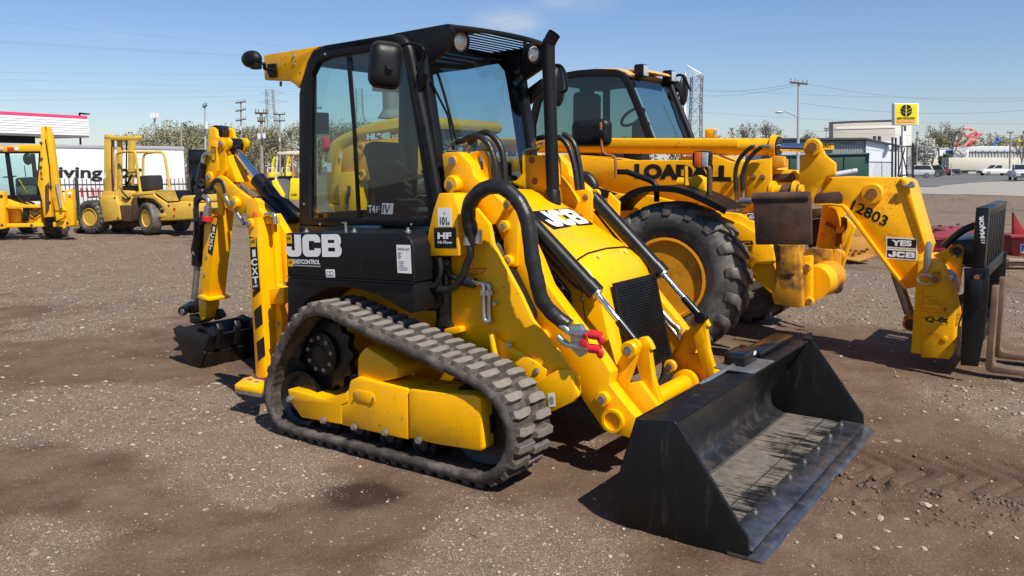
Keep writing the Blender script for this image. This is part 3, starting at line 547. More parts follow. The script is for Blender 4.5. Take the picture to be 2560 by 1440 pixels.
# ---- undercarriage beam
zc = zC
plate('rear_bracket', YEL, zc((380, 655), (560, 703), (600, 715), (725, 678), (742, 660), (742, 735), (702, 752), (705, 868), (465, 826), (395, 725)), 0.028, 0.20, 0.007)
tf = plate('track_frame', YEL, zc((742, 660), (752, 606), (800, 582), (905, 612), (1101, 655), (1104, 962), (702, 872), (699, 752), (738, 738)), 0.03, 0.25, 0.012)
plate('track_frame_guard', YEL, zc((1105, 656), (1180, 664), (1500, 692), (1540, 712), (1556, 1012), (1540, 1030), (1280, 990), (1108, 948)), 0.026, 0.26, 0.012)
plate('frame_tower', YEL, zc((800, 590), (800, 470), (815, 440), (850, 400), (1000, 495), (1040, 530), (1040, 590), (900, 625)), 0.06, 0.2, 0.012)
cover = MB().prism([M.hit(*q, 'y', 0.03) for q in zc((783, 665), (800, 657), (885, 672), (908, 695), (908, 730), (895, 747), (800, 725), (783, 705))], (0, -0.006, 0)).build('access_cover', YEL, tf, 0.003)
for q in zc((790, 692), (895, 713)): bolt(*q, 0.022, 0.007, 0.008, cover)
for u, v in RB: bolt(u, v, 0.026, 0.016, 0.02)
bolt(*zc((397, 712))[0], 0.028, 0.016, 0.02)
pin('hole_rim', YEL, *zc((480, 780))[0], 0.028, 0.022, 0.003)

# ---- black engine side panels
plate('upper_side_panel', BLKS, zM((312, 182), (900, 183), (1520, 184), (1600, 205), (1652, 260), (1678, 340), (1690, 716), (330, 648)), 0.16, 0.42, 0.012, seg=3)
plate('panel_rib', BLKS, zM((325, 640), (1672, 712), (1672, 724), (326, 652)), 0.148, 0.03, 0.003)
lowpts = zM((330, 652), (1690, 720), (1700, 1000), (1690, 1035), (1640, 1042), (1560, 1000), (1400, 900), (1250, 830), (1100, 785), (960, 765), (850, 760), (740, 785), (640, 830), (560, 890), (490, 960), (430, 1060), (370, 1130), (335, 1140))
plate('lower_side_panel', BLKS, lowpts, 0.165, 0.30, 0.010)
# louvre: rows of round holes cut deep is too fine; build the raised mesh of the vent
v0 = M.hit(*zM((1135, 450))[0], 'y', 0.157); v1 = M.hit(*zM((1490, 635))[0], 'y', 0.157); vb = MB()
for i in range(20):
    for j in range(9):
        x = v0.x + (v1.x - v0.x) * (i + 0.5 + 0.5 * (j % 2)) / 20.5; z = v0.z + (v1.z - v0.z) * (j + 0.5) / 9; s_ = (v1.x - v0.x) / 20.5
        vb.ring([Vector((x + s_ * .52 * math.cos(R(60 * k + 30)), 0.157, z + s_ * .56 * math.sin(R(60 * k + 30)))) for k in range(6)], [Vector((x + s_ * .36 * math.cos(R(60 * k + 30)), 0.157, z + s_ * .38 * math.sin(R(60 * k + 30)))) for k in range(6)], (0, 0.004, 0))
kind(vb.build('vent_mesh', BLK, ml, smooth=0), 'stuff')
quad('vent_backing', DARKV, ml, (v0.x, .1592, v1.z), (v1.x, .1592, v1.z), (v0.x, .1592, v0.z), 0.0)
for q in zM((540, 160), (1050, 160), (1622, 158)):
    c = M.hit(*q, 'y', 0.24); MB().lathe([(0.018, -0.02), (0.018, 0.0), (0.008, 0.004), (0.008, 0.018), (0, 0.018)], c, ZV, 12).build('fastener', ZINC, ml)
c = M.hit(*zM((960, 165))[0], 'y', 0.22); MB().tube([c - ZV * .03, c + ZV * .035, c + ZV * .05], [.008, .008, .010], 12).tube([c + Vector((0.004, 0, .05)), c + Vector((-.032, 0, .048))], .005, 8).build('panel_latch', ZINC, ml)
# inner chassis seen under the arch and behind the panels
plate('chassis_side', YEL, [(740, 640), (1100, 640), (1100, 800), (1180, 900), (1120, 960), (800, 900), (735, 860)], 0.46, 0.08, 0.004)
plate('rear_frame', YEL, zB((543, 480), (602, 580), (606, 835), (556, 838), (556, 1000), (610, 1030), (620, 1200), (548, 1200)), 0.42, 0.06, 0.005)
plate('rear_crossplate', YEL, [(700, 760), (760, 760), (760, 900), (700, 900)], 0.50, 1.1, 0.004)
# belly and transmission block so that nothing shows through under the cab
MB().prism([Vector(p) for p in ((-.35, .56, .35), (1.5, .56, .35), (1.5, .56, .62), (.95, .56, 1.22), (-.35, .56, 1.22))], (0, 0.99, 0)).build('chassis_tub', BLK, ml, 0.01)

# ---- big yellow loader tower plate
plate('tower_plate', YEL, [(1128, 640), (1128, 560), (1190, 520), (1222, 560), (1232, 610), (1300, 735), (1330, 800), (1395, 880), (1443, 945), (1447, 985), (1441, 995), (1368, 1036), (1352, 1030), (1335, 960), (1285, 905), (1180, 868), (1112, 838), (1112, 700)], 0.40, 0.03, 0.006)
plate('tower_gusset', YEL, [(1222, 838), (1228, 836), (1298, 878), (1330, 900), (1368, 925), (1348, 975), (1338, 975), (1305, 930), (1232, 905)], 0.385, 0.02, 0.006)
rb = MB(); rb.prism(my([(1222, 838), (1228, 836), (1240, 910), (1232, 912)], 0.34), (0, 0.06, 0)); rb.build('gusset_rib', YEL, ml, 0.003)
bolt(1273, 862, 0.383, 0.013, 0.014); bolt(1341, 928, 0.383, 0.013, 0.014)
plate('front_foot_plate', YEL, zE((-10, 470), (40, 420), (110, 380), (150, 378), (185, 400), (192, 450), (214, 500), (214, 518), (190, 545), (55, 608), (20, 600)), 0.37, 0.03, 0.006)
plate('support_arm', YEL, zC((1285, 300), (1400, 280), (1420, 285), (1420, 315), (1390, 325), (1285, 330)), 0.36, 0.12, 0.004)

# ---- lift cylinder (black) between tower and arm
def strut(name, m, a, b, r, parent=ml, n=20): return MB().cyl(a, b, r, n=n).build(name, m, parent)
la, lb = M.hit(*zD((455, 600))[0], 'y', 0.50), M.hit(*zD((735, 1185))[0], 'y', 0.50)
MB().tube([la, la.lerp(lb, .95), lb], [.062, .062, .052], 24).build('lift_cylinder', BLKG, ml)
# ---- loader arms
arm_px = [(1116, 478), (1105, 386), (1112, 381), (1143, 380), (1151, 384), (1176, 412), (1184, 440), (1258, 507), (1300, 560), (1340, 645), (1368, 715), (1440, 812), (1500, 890), (1527, 932), (1522, 960), (1560, 1010), (1594, 1050), (1578, 1097), (1510, 1076), (1459, 1002), (1440, 968), (1405, 915), (1352, 825), (1306, 735), (1244, 620), (1222, 575), (1186, 520), (1150, 492)]
arm = MB().prism(my(arm_px, 0.505), (0, 0.085, 0)).build('loader_arm', YEL, ml, 0.004); arm_f = mirror_part(arm)
br = plate('link_bracket', YEL, zD((585, 395), (640, 455), (660, 470), (655, 700), (645, 840), (615, 850), (575, 830), (560, 700), (565, 540)), 0.475, 0.03, 0.008); mirror_part(br)
for q in zD((605, 440), (576, 580), (602, 802)): boss(*q, 0.475, 0.033, 0.030, ml, None, 0.5)
for q in zD((250, 312),): boss(*q, 0.505, 0.052, 0.045, ml, None, 0.36)
for q in zD((240, 160),): boss(*q, 0.505, 0.026, 0.010, ml, None, 0.9)
boss(*zD((820, 1290))[0], 0.505, 0.040, 0.030, ml, None, 0.5)
ear = MB().ring(my(zD((315, 130), (345, 108), (400, 92), (440, 98), (460, 140), (465, 230), (468, 330), (440, 330), (400, 260)), 0.66), my(zD((386, 150), (388, 130), (396, 118), (408, 118), (418, 130), (426, 160), (432, 215), (424, 220), (408, 218)), 0.66), (0, 0.03, 0)).build('tower_ear', YEL, ml, 0.004); mirror_part(ear)
tb = plate('tower_inner', YEL, zD((280, 100), (480, 330), (640, 560), (640, 640), (420, 480), (300, 330)), 0.62, 0.05, 0.004); mirror_part(tb)
# arm-end ring and cross tube
rc = M.hit(*zE((400, 640))[0], 'y', 0.50)
MB().lathe([(0.046, 0.0), (0.060, 0.0), (0.060, 0.032), (0.046, 0.032), (0.046, 0.0)], rc + YV * 0.012, -YV, 36).build('tube_collar', YEL, ml)
MB().lathe([(0.0, 0.006), (0.048, 0.003)], rc, -YV, 30).build('tube_end', YEL, ml)
MB().cyl(rc + YV * 0.02, Vector((rc.x, 2 * YC - 0.5, rc.z)), 0.052, n=32).build('cross_tube', YEL, ml)
for yy in (0.70, 1.38): MB().lathe([(0.052, 0), (0.078, 0.005), (0.078, 0.045), (0.052, 0.05)], Vector((rc.x, yy, rc.z)), YV, 32).build('tube_flange', YEL, ml)
# ---- tipping levers and links, near pair and far pair
lv = plate('tipping_lever', YEL, zE((350, 480), (440, 300), (455, 262), (470, 232), (500, 222), (522, 235), (532, 262), (520, 300), (490, 400), (420, 560), (385, 590), (345, 560), (328, 525)), 0.60, 0.035, 0.004); lv2 = mirror_part(lv)
lk = plate('tipping_link', YEL, zE((530, 215), (560, 212), (580, 235), (600, 278), (580, 275), (600, 420), (652, 600), (645, 615), (608, 618), (585, 600), (540, 440), (505, 320), (505, 290)), 0.655, 0.045, 0.004); lk2 = mirror_part(lk)
for u, v, y, r in [(*zE((485, 275))[0], 0.60, 0.045), (*zE((350, 527))[0], 0.505, 0.040)]:
    o = boss(u, v, y, r, 0.03, ml, None, 0.5); o2 = mirror_part(o)
for dy in (0.60, 1.475): 
    c = M.hit(*zE((485, 275))[0], 'y', 0.60); MB().cyl(Vector((c.x, dy, c.z)), Vector((c.x, dy + .12, c.z)), 0.02).build('pivot_pin', STEEL, ml)
for (q, y) in [(zE((825, 137))[0], 1.43), (zE((693, 360))[0], 1.43)]: boss(*q, y, 0.040, 0.025, ml, None, 0.5)
# hitch plates that carry the bucket
hp = plate('hitch_plate', YEL, [(1560, 960), (1600, 955), (1640, 1010), (1655, 1035), (1600, 1075), (1578, 1097), (1560, 1060)], 0.62, 0.04, 0.006); mirror_part(hp)
# ---- tilt cylinders
def tilt(p0, p1, rod0, end, y, rr=0.044):
    a, b_, e = [M.hit(*q, 'y', y) for q in (p0, p1, end)]
    t = MB().tube([a, a.lerp(b_, .9), a.lerp(b_, .902), b_], [rr, rr, rr * 1.12, rr * 1.12], 24).build('tilt_cylinder', BLK, ml)
    d = (e - b_).normalized(); MB().cyl(b_ - d * .01, e - d * .0, 0.017).build('rod', CHR, t); MB().cyl(b_, b_ + d * .012, rr * .8).build('gland', ZINC, t)
    h = b_.lerp(e, .55); MB().cyl(h, e, 0.024).build('rod_sleeve', BLK, t)
    MB().lathe([(0.034, -0.025), (0.034, 0.025)], e, YV, 20).build('rod_eye', BLK, t)
    lo = (b_ - a).cross(YV).normalized() * -rr * 1.25
    MB().tube(smoothpath([a.lerp(b_, .1) + lo, a.lerp(b_, .5) + lo * 1.25, a.lerp(b_, .8) + lo * 1.2, a.lerp(b_, .93) + lo * .8]), 0.009, 8).build('feed_pipe', HOSE, t)
tilt(zD((660, 470))[0], zD((1160, 1010))[0], None, zE((520, 245))[0], 0.68)
tilt(zD((1140, 395))[0], zD((1585, 885))[0], None, zE((850, 110))[0], 1.40)
# far side bracket that holds the far tilt cylinder, and its bosses
fbk = plate('link_bracket', YEL, zD((1060, 370), (1085, 355), (1120, 355), (1130, 385), (1125, 585), (1040, 555), (1040, 510)), 1.34, 0.03, 0.006)
for q in zD((1090, 395), (1060, 520)): pin('pin', RUSTP, *q, 1.34, 0.020, 0.008)
boss(*zD((1160, 372))[0], 1.42, 0.03, 0.02)
# ---- engine hood
def hood():
    y0, y1 = 0.735, 1.385
    prof = [(0.94, 1.425), (1.02, 1.40), (1.20, 1.315), (1.39, 1.212), (1.585, 1.10), (1.655, 1.045), (1.70, 0.995), (1.722, 0.95), (1.80, 0.66), (1.845, 0.47), (1.80, .42), (0.94, 0.42)]
    b = MB(); n = len(prof); ys = [(y0, -0.0), (y0 + .02, .012), (y0 + 0.10, 0.03), (YC, 0.04), (y1 - 0.10, 0.03), (y1 - .02, .012), (y1, -0.0)]
    vs = []
    for y, cr_ in ys:
        for i, (x, z) in enumerate(prof):
            top = i < 6; vs.append(Vector((x + (cr_ * .5 if 5 <= i <= 9 else 0), y, z + (cr_ if top else (cr_ * .6 if i == 6 else 0)))))
    m_ = len(ys); fs = [(j * n + i, j * n + (i + 1) % n, (j + 1) * n + (i + 1) % n, (j + 1) * n + i) for j in range(m_ - 1) for i in range(n)]
    fs += [tuple(range(n - 1, -1, -1)), tuple((m_ - 1) * n + i for i in range(n))]
    return b.add(vs, fs).build('engine_hood', YEL, ml, 0.006, smooth=32)
hd = hood()
# grille on the slanting front face
gp = [Vector(p) for p in ((1.738, 0.835, 0.965), (1.738, 1.355, 0.965), (1.862, 1.355, 0.468), (1.862, 0.835, 0.468))]
gn = (gp[1] - gp[0]).cross(gp[3] - gp[0]).normalized(); gn = gn if gn.x > 0 else -gn
MB().prism([p + gn * .018 for p in gp], gn * 0.004).build('grille_recess', DARKV, hd, smooth=0)
MB().ring([p + gn * .022 for p in gp], [p.lerp(sum(gp, Vector()) / 4, .07) + gn * .022 for p in gp], gn * 0.012).build('grille_frame', BLKS, hd, 0.003)
gb = MB(); nx_, nz_ = 15, 30
for j in range(nz_ + 1):
    t = (j + .5) / (nz_ + 1) * .92 + .04; a, b_ = gp[0].lerp(gp[3], t), gp[1].lerp(gp[2], t); gb.box((a + b_) / 2 + gn * .028, ((a - b_).length * .95, .006, .006), Matrix((YV, gn, YV.cross(gn))).transposed())
for j in range(nz_):
    for i in range(nx_):
        t = (j + 1.0) / (nz_ + 1) * .92 + .04; s_ = (i + .5 + .5 * (j % 2)) / (nx_ + .5) * .94 + .03
        p = gp[0].lerp(gp[1], s_).lerp(gp[3].lerp(gp[2], s_), t) + gn * .028; gb.box(p, (.007, .006, .021), Matrix((YV, gn, YV.cross(gn))).transposed())
kind(gb.build('grille_mesh', BLK, hd, smooth=0), 'stuff')
seam = MB().tube([Vector((1.597, .737, 1.099)), Vector((1.60, .757, 1.106)), Vector((1.60, .837, 1.124)), Vector((1.60, YC, 1.134)), Vector((1.60, 1.285, 1.124)), Vector((1.60, 1.365, 1.106))], 0.0055, 6).build('hood_seam', DARKV, hd)
MB().tube([Vector((1.598, .7345, 1.09)), Vector((1.62, .7345, .95)), Vector((1.66, .7345, .72)), Vector((1.69, .7345, .45))], 0.003, 6).build('hood_seam', DARKV, hd)
STKY = mat('pale_yellow_sticker', (.86, .55, .06), .4, var=.02)
HN = Vector((0.52, 0, 0.86)).normalized()
def hoodpt(q): return M.hitp(*q, (1.39, YC, 1.252), HN)
JB = [hoodpt(q) for q in (zD((795, 605))[0], zD((1085, 570))[0], zD((690, 530))[0])]
hw = (JB[1] - JB[0])
jy0, jy1 = 0.80, 1.32
def hq(x, y): return Vector((x, y, float(np.interp(x, [1.02, 1.20, 1.39, 1.585, 1.655, 1.70], [1.40, 1.315, 1.212, 1.10, 1.045, .995])) + float(np.interp(y, [.735, .755, .835, 1.055, 1.285, 1.365, 1.385], [0, .012, .03, .04, .03, .012, 0]))))
quad('hood_decal_ground', DARKV, hd, hq(1.385, .83), hq(1.385, 1.28), hq(1.215, .83), 0.008)
place2d(JCB2D, 'hood_lettering', WHT, hd, hq(1.375, .85), hq(1.375, 1.26), hq(1.228, .85), 0.0105)
for yy in (0.86, 1.18):
    sk_ = quad('warning_sticker', STKY, hd, hq(1.650, yy), hq(1.650, yy + .085), hq(1.612, yy), 0.006); label_text('A', 'sticker_symbol', DARKV, sk_, hq(1.645, yy + .012), hq(1.645, yy + .035), hq(1.622, yy + .012), 0, 0.0085)
# side of engine bay: black vent plate behind the arm, yellow panel ahead of it
plate('engine_bay_cover', BLKG, zD((720, 700), (860, 860), (975, 1000), (1000, 1140), (900, 1010), (740, 760)), 0.69, 0.03, 0.003)
for q in zD((940, 980), (935, 1015)): bolt(*q, 0.685, 0.009, 0.008)
bolt(*zD((1065, 1050))[0], 0.73, 0.009, 0.008)
# ---- exhaust stack
e0 = M.hit(*zD((885, 465))[0], 'y', 1.24); e1 = M.hit(*zD((880, 345))[0], 'y', 1.24); e2 = M.hit(1371, 130, 'y', 1.24); e3 = M.hit(1383, 84, 'y', 1.24)
ex = MB().tube(smoothpath([e0, e1, e1.lerp(e2, .5), e2, e2.lerp(e3, .55) + Vector((-.004, 0, .008)), e3 + Vector((.01, 0, 0))], 6), 0.040, 22, caps=False).build('exhaust_stack', BLKS, ml)
MB().tube([e0, e1 - ZV * .01, e1], [.046, .046, .041], 22).build('exhaust_clamp', BLKS, ex)
MB().lathe([(0.034, 0), (0.0, 0.01)], e3 - (e3 - e2).normalized() * .03, (e3 - e2), 18).build('exhaust_bore', DARKV, ex)

# ---- cab
CY0, CY1 = 0.53, 1.58
out_px = zA((480, 1345), (480, 900), (481, 500), (502, 395), (560, 235), (640, 190), (870, 152), (1090, 118), (1165, 140), (1205, 230), (1225, 320), (1300, 720), (1385, 1160), (1345, 1350))
in_px = zA((548, 1302), (550, 900), (553, 520), (560, 380), (600, 300), (680, 268), (870, 238), (1075, 190), (1130, 200), (1152, 262), (1172, 360), (1235, 750), (1300, 1180), (1312, 1300))
side = MB().ring(my(out_px, CY0), my(in_px, CY0), (0, 0.05, 0)).build('cab_side_frame', BLKS, ml, 0.008)
mirror_far = side.data.copy(); mirror_far.transform(Matrix.Translation((0, CY1 - .05 - CY0, 0))); link('cab_side_frame', mirror_far, None, ml)
sg = MB().prism([p for p in my(in_px, CY0 + .022)], (0, 0.005, 0)).build('side_window', GLS, ml, smooth=0); sg2 = sg.data.copy(); sg2.transform(Matrix.Translation((0, CY1 - CY0 - .05, 0))); link('side_window', sg2, None, ml)
MB().prism(my(zA((785, 262), (808, 258), (835, 600), (875, 1300), (852, 1300), (822, 700)), CY0 + .012), (0, 0.012, 0)).build('window_slider_bar', BLKS, ml, 0.002)
# round tube guard of the near front pillar
tp_ = my(zA((1120, 150), (1165, 172), (1195, 235), (1215, 330), (1280, 640), (1345, 980), (1375, 1150), (1380, 1200)), CY0 - .015)
MB().tube(smoothpath(tp_, 5), 0.030, 16).build('pillar_tube', BLKS, ml)
for q in zA((1303, 822), (1316, 905), (1290, 720), (1275, 1000)): bolt(*q, CY0 - .045, 0.006, 0.006, None, BLKS)
for q in zA((618, 1338), (1204, 1340), (515, 1208), (650, 245)): bolt(*q, CY0, 0.006, 0.006)
A_t, A_b = M.hit(*zA((1190, 170))[0], 'y', CY0), M.hit(*zA((1385, 1160))[0], 'y', CY0); R_b = M.hit(*zA((480, 1345))[0], 'y', CY0); R_t = M.hit(*zA((500, 400))[0], 'y', CY0); T_r = M.hit(*zA((640, 190))[0], 'y', CY0)
cw = CY1 - CY0
# sill under window, rear frame, floor, inner trim
MB().prism([R_b + ZV * .0, Vector((A_b.x + .02, CY0, R_b.z + .01)), Vector((A_b.x + .02, CY0, R_b.z - .06)), R_b - ZV * .06], (0, cw, 0)).build('cab_floor', BLK, ml, .004)
rf = MB().box((R_b.x + .02, YC, (R_b.z + R_t.z) / 2), (.05, .05, R_t.z - R_b.z)); rf.v = []; rf.f = []
rw_o = [Vector((R_b.x + .005, CY0 + .05, R_b.z)), Vector((R_b.x + .005, CY1 - .05, R_b.z)), Vector((R_t.x - .02, CY1 - .05, T_r.z - .02)), Vector((R_t.x - .02, CY0 + .05, T_r.z - .02))]
ce = sum(rw_o, Vector()) / 4; MB().ring(rw_o, [p.lerp(ce, .14) for p in rw_o], (0.04, 0, 0)).build('rear_window_frame', BLKS, ml, .004)
MB().prism([p.lerp(ce, .13) + XV * .02 for p in rw_o], (0.004, 0, 0)).build('rear_window', GLS, ml, smooth=0)
# windscreen and front pillars
ws = [Vector((A_b.x, CY0 + .05, A_b.z - .0)), Vector((A_b.x, CY1 - .05, A_b.z)), Vector((A_t.x + .06, CY1 - .05, A_t.z - .02)), Vector((A_t.x + .06, CY0 + .05, A_t.z - .02))]
wlow = [ws[0].lerp(ws[3], -.28), ws[1].lerp(ws[2], -.28)]; ws[0], ws[1] = wlow
MB().prism([p.copy() for p in ws], (0.006, 0, 0)).build('windscreen', GLSD, ml, smooth=0)
for yy, nm in ((CY0 + .0, 0), (CY1 - .07, 1)):
    MB().prism([Vector((ws[0].x - .05, yy, ws[0].z)), Vector((ws[0].x + .025, yy, ws[0].z)), Vector((ws[3].x + .03, yy, ws[3].z)), Vector((ws[3].x - .04, yy, ws[3].z))], (0, .07, 0)).build('front_pillar', BLKS, ml, .008)
MB().prism([ws[0] + Vector((-.03, 0, .05)), ws[0] + Vector((.03, 0, .05)), ws[0] + Vector((.04, 0, -.12)), ws[0] + Vector((-.03, 0, -.12))], (0, cw - .1, 0)).build('windscreen_sill', BLKS, ml, .01)
# roof
ro = my(zA((560, 235), (640, 188), (870, 150), (1100, 112), (1300, 76), (1438, 50)), CY0)
vx = ro[-1].x; vz = ro[-1].z; xc = vx - .40
def zr(x): return float(np.interp(x, [p.x for p in ro], [p.z for p in ro]))
rc0 = [p for p in ro if p.x < xc - .02] + [Vector((xc, CY0, zr(xc)))]
MB().prism(rc0 + [p - ZV * .045 for p in rc0[::-1]], (0, cw, 0)).build('roof', BLKS, ml, .008)
# headliner and far pillar inside the cab
MB().prism([p + Vector((.02, .06, -.05)) for p in rc0[1:]] + [p + Vector((.02, .06, -.075)) for p in rc0[1:][::-1]], (0, cw - .12, 0)).build('headliner', BROWNI, ml)
# front visor: solid side strips, slotted middle, front bar bulging forward
for yy in (CY0, CY1 - .05): MB().prism([Vector((xc - .02, yy, zr(xc) - .03)), Vector((xc, yy, zr(xc) + .002)), Vector((vx, yy, vz + .002)), Vector((vx + .03, yy, vz - .03)), Vector((vx - .02, yy, vz - .13)), Vector((vx - .24, yy, vz - .24))], (0, .05, 0)).build('visor_cheek', BLKS, ml, .006)
def vedge(t): return vx + .02 + .10 * math.sin(math.pi * t) ** .8
ff = MB(); NN = 14
ff.prism([Vector((vedge(k / NN), CY0 + cw * k / NN, vz - .003)) for k in range(NN + 1)] + [Vector((vedge(k / NN) - .04, CY0 + cw * k / NN, vz - .003)) for k in range(NN, -1, -1)], (0, 0, -.022)); ff.build('visor_front_bar', BLKS, ml, .004)
for y0_, y1_ in ((CY0 + .05, CY0 + cw * .26), (CY0 + cw * .90, CY1 - .05)): MB().prism([Vector((xc, y0_, zr(xc) - .004)), Vector((vedge((y0_ - CY0) / cw) - .02, y0_, vz - .006)), Vector((vedge((y1_ - CY0) / cw) - .02, y1_, vz - .006)), Vector((xc, y1_, zr(xc) - .004))], (0, 0, -.008)).build('visor_plate', BLKS, ml)
for k in range(9):
    xx = xc + .012 + k * .052; MB().box((xx, CY0 + cw * .58, zr(min(xx, vx)) - .010), (.024, cw * .66, .004)).build('visor_slat', BLKS, ml)
# work lamps
for q, y in (((1150, 104), .70), ((1332, 134), 1.40)):
    c = M.hit(*q, 'y', y); hl = MB().lathe([(.0, -.05), (.045, -.05), (.066, -.015), (.066, .012), (.056, .014), (.056, .004)], c, Vector((1, -.15, -.12)), 26).build('work_lamp', BLKS, ml)
    MB().lathe([(.055, .004), (.04, .012), (0, .016)], c, Vector((1, -.15, -.12)), 22).build('lens', LENS, hl)
    MB().tube([c - XV * .04, c + Vector((-.06, 0, .05)), c + Vector((-.06, 0, .10))], .012, 8).build('lamp_bracket', BLKS, hl)
# yellow rear canopy wings and roof overhang
wpx = zA((255, 250), (620, 192), (575, 222), (530, 300), (505, 395), (478, 465), (455, 440), (420, 418), (262, 412), (257, 380))
wing = plate('rear_canopy_wing', YEL, wpx, CY0 + .01, 0.03, .006); w2 = wing.data.copy(); w2.transform(Matrix.Translation((0, cw - .05, 0))); link('rear_canopy_wing', w2, None, ml)
wp = my(zA((255, 250), (620, 192)), CY0 + .02); MB().prism([wp[0], wp[1], wp[1] - ZV * .025, wp[0] - ZV * .025], (0, cw - .05, 0)).build('rear_canopy', YEL, ml, .005)
for q in zA((447, 257), (450, 310)): bolt(*q, CY0 + .01, .009, .008)
MB().cyl(M.hit(*zA((365, 420))[0], 'y', CY0 + .02), M.hit(*zA((365, 452))[0], 'y', CY0 + .02), .008).build('canopy_stop', BLKS, ml)
mc = M.hit(*zA((178, 278))[0], 'y', CY0 - .12); mr = MB().ell(mc, (.085, .05, .055)).build('rear_mirror', BLKS, ml)
mb0 = M.hit(*zA((330, 350))[0], 'y', CY0); MB().prism(my(zA((285, 310), (340, 305), (348, 395), (300, 398), (285, 360)), CY0 + .005), (0, -.012, 0)).build('mirror_bracket', BLKS, mr, .003)
MB().tube(smoothpath([mb0 + Vector((.02, -.02, 0)), mb0 + Vector((-.04, -.05, .01)), mc + Vector((.07, .04, -.03)), mc + Vector((.03, .02, -.03))]), .011, 10).build('mirror_arm', BLKS, mr)
MB().box(mc + Vector((.04, 0, -.045)), (.06, .05, .04)).build('mirror_clamp', BLKS, mr, .006)
# big near door mirror: rounded pod seen from behind
mcx = M.hit(*zA((1040, 315))[0], 'y', CY0 - .22); nv = Vector((0.80, -0.60, 0.02)).normalized(); uu = Vector((nv.y, -nv.x, 0)).normalized(); uu = uu if uu.x > 0 else -uu; vv_ = nv.cross(uu); vv_ = vv_ if vv_.z > 0 else -vv_
tiltm = Matrix.Rotation(R(-6), 3, nv); uu = tiltm @ uu; vv_ = tiltm @ vv_
pod = MB(); layers = [(1.0, -.012), (1.0, .004), (.93, .022), (.80, .034), (.55, .042), (.2, .045)]; rr_ = rrect(.165, .235, .045, 6); nn = len(rr_); vs = []
for s_, h in layers: vs += [mcx + uu * (x * s_) + vv_ * (y * s_) + nv * h for x, y in rr_]
fs = [tuple(range(nn))] + [tuple((len(layers) - 1) * nn + i for i in range(nn))] + [(l * nn + i, l * nn + (i + 1) % nn, (l + 1) * nn + (i + 1) % nn, (l + 1) * nn + i) for l in range(len(layers) - 1) for i in range(nn)]
dm = pod.add(vs, fs).build('door_mirror', BLKS, ml, smooth=60)
MB().tube([mcx + uu * x * 1.02 + vv_ * y * 1.02 - nv * .004 for x, y in rr_ + rr_[:1]], .009, 8, caps=False).build('mirror_rim', BLKS, dm)
kn = mcx + nv * .055 + uu * .012 - vv_ * .01; MB().cyl(kn - nv * .02, kn + nv * .012, .022).build('mirror_knuckle', BLKS, dm)
ap = my(zA((1075, 310), (1110, 230), (1150, 185), (1200, 178), (1262, 190), (1288, 225), (1292, 260)), CY0 - .14); ap[0] = kn; ap[-1] = M.hit(*zA((1292, 265))[0], 'y', CY0 - .05); MB().tube(smoothpath(ap), .0085, 10).build('mirror_arm', BLKS, dm)
MB().cyl(M.hit(*zA((1292, 255))[0], 'y', CY0 - .05), M.hit(*zA((1293, 375))[0], 'y', CY0 - .05), .016).build('mirror_post', BLKS, dm)
MB().prism(my(zA((1235, 300), (1300, 255), (1308, 380), (1262, 480), (1245, 420)), CY0 - .03), (0, .02, 0)).build('mirror_bracket', BLKS, dm, .004)
# far mirror
fm = M.hit(*zA((2148, 450))[0], 'y', CY1 + .12); fmo = MB().ell(fm, (.035, .075, .135)).build('door_mirror', BLKS, ml)
MB().tube(smoothpath(my(zA((2110, 400), (2118, 330), (2150, 315), (2185, 345), (2205, 430), (2198, 480), (2160, 490)), CY1 + .1)), .009, 8).build('mirror_arm', BLKS, fmo)
MB().box(M.hit(*zA((1905, 450))[0], 'y', CY1 - .03), (.05, .06, .12)).build('mirror_bracket', BLKS, fmo, .006)
MB().prism(my(zA((1945, 470), (2040, 400), (2050, 470), (1960, 570)), CY1 + .02), (0, .03, 0)).build('mirror_bracket', BLKS, fmo, .004)
# wiper
MB().tube(smoothpath([M.hitp(*q, ws[0] + XV * .03, (ws[3] - ws[0]).cross(YV)) for q in zA((1310, 350), (1360, 345), (1420, 520), (1500, 830))]), .008, 8).tube([M.hitp(*q, ws[0] + XV * .04, (ws[3] - ws[0]).cross(YV)) for q in zA((1330, 420), (1440, 640), (1480, 880))], .007, 8).build('wiper', BLKS, ml)
# seat, console, levers inside
def seat(px, py, pz, rot, parent=ml):
    Rz = Matrix.Rotation(rot, 3, 'Z'); s_ = MB(); s_.box(Vector((px, py, pz)), (.42, .44, .12), Rz); so = s_.build('operator_seat', SEAT, parent, .04, 3)
    Rb = Rz @ Matrix.Rotation(R(-12), 3, 'Y'); MB().box(Vector((px, py, pz + .30)) + Rz @ Vector((-.22, 0, 0)), (.12, .42, .52), Rb).build('seat_back', SEAT, so, .045, 3)
    MB().box(Vector((px, py, pz - .16)), (.3, .3, .2), Rz).build('seat_base', BROWNI, so, .01)
    for sy in (-1, 1): MB().box(Vector((px, py, pz + .17)) + Rz @ Vector((.0, sy * .25, 0)), (.32, .06, .05), Rz).build('arm_rest', SEAT, so, .015)
    return so
seat(0.22, 1.05, 1.20, 0.3)
MB().box((0.55, 1.22, 1.36), (.40, .42, .36)).build('side_console', BROWNI, ml, .03)
MB().prism(my(zO((560, 700), (640, 665), (720, 670), (790, 740), (1000, 930), (960, 1000), (720, 900), (640, 840)), .95), (0, .10, 0)).build('seat_side_trim', SEAT, ml, .02)
MB().box((0.62, 1.25, 1.42), (.18, .3, .42)).build('control_console', BROWNI, ml, .02)
for yy in (.85, 1.22): MB().tube(smoothpath([(0.55, yy, 1.40), (0.57, yy, 1.60), (0.53, yy, 1.72)]), .012, 8).ell((0.53, yy, 1.75), (.022, .022, .045)).build('control_lever', BROWNI, ml)
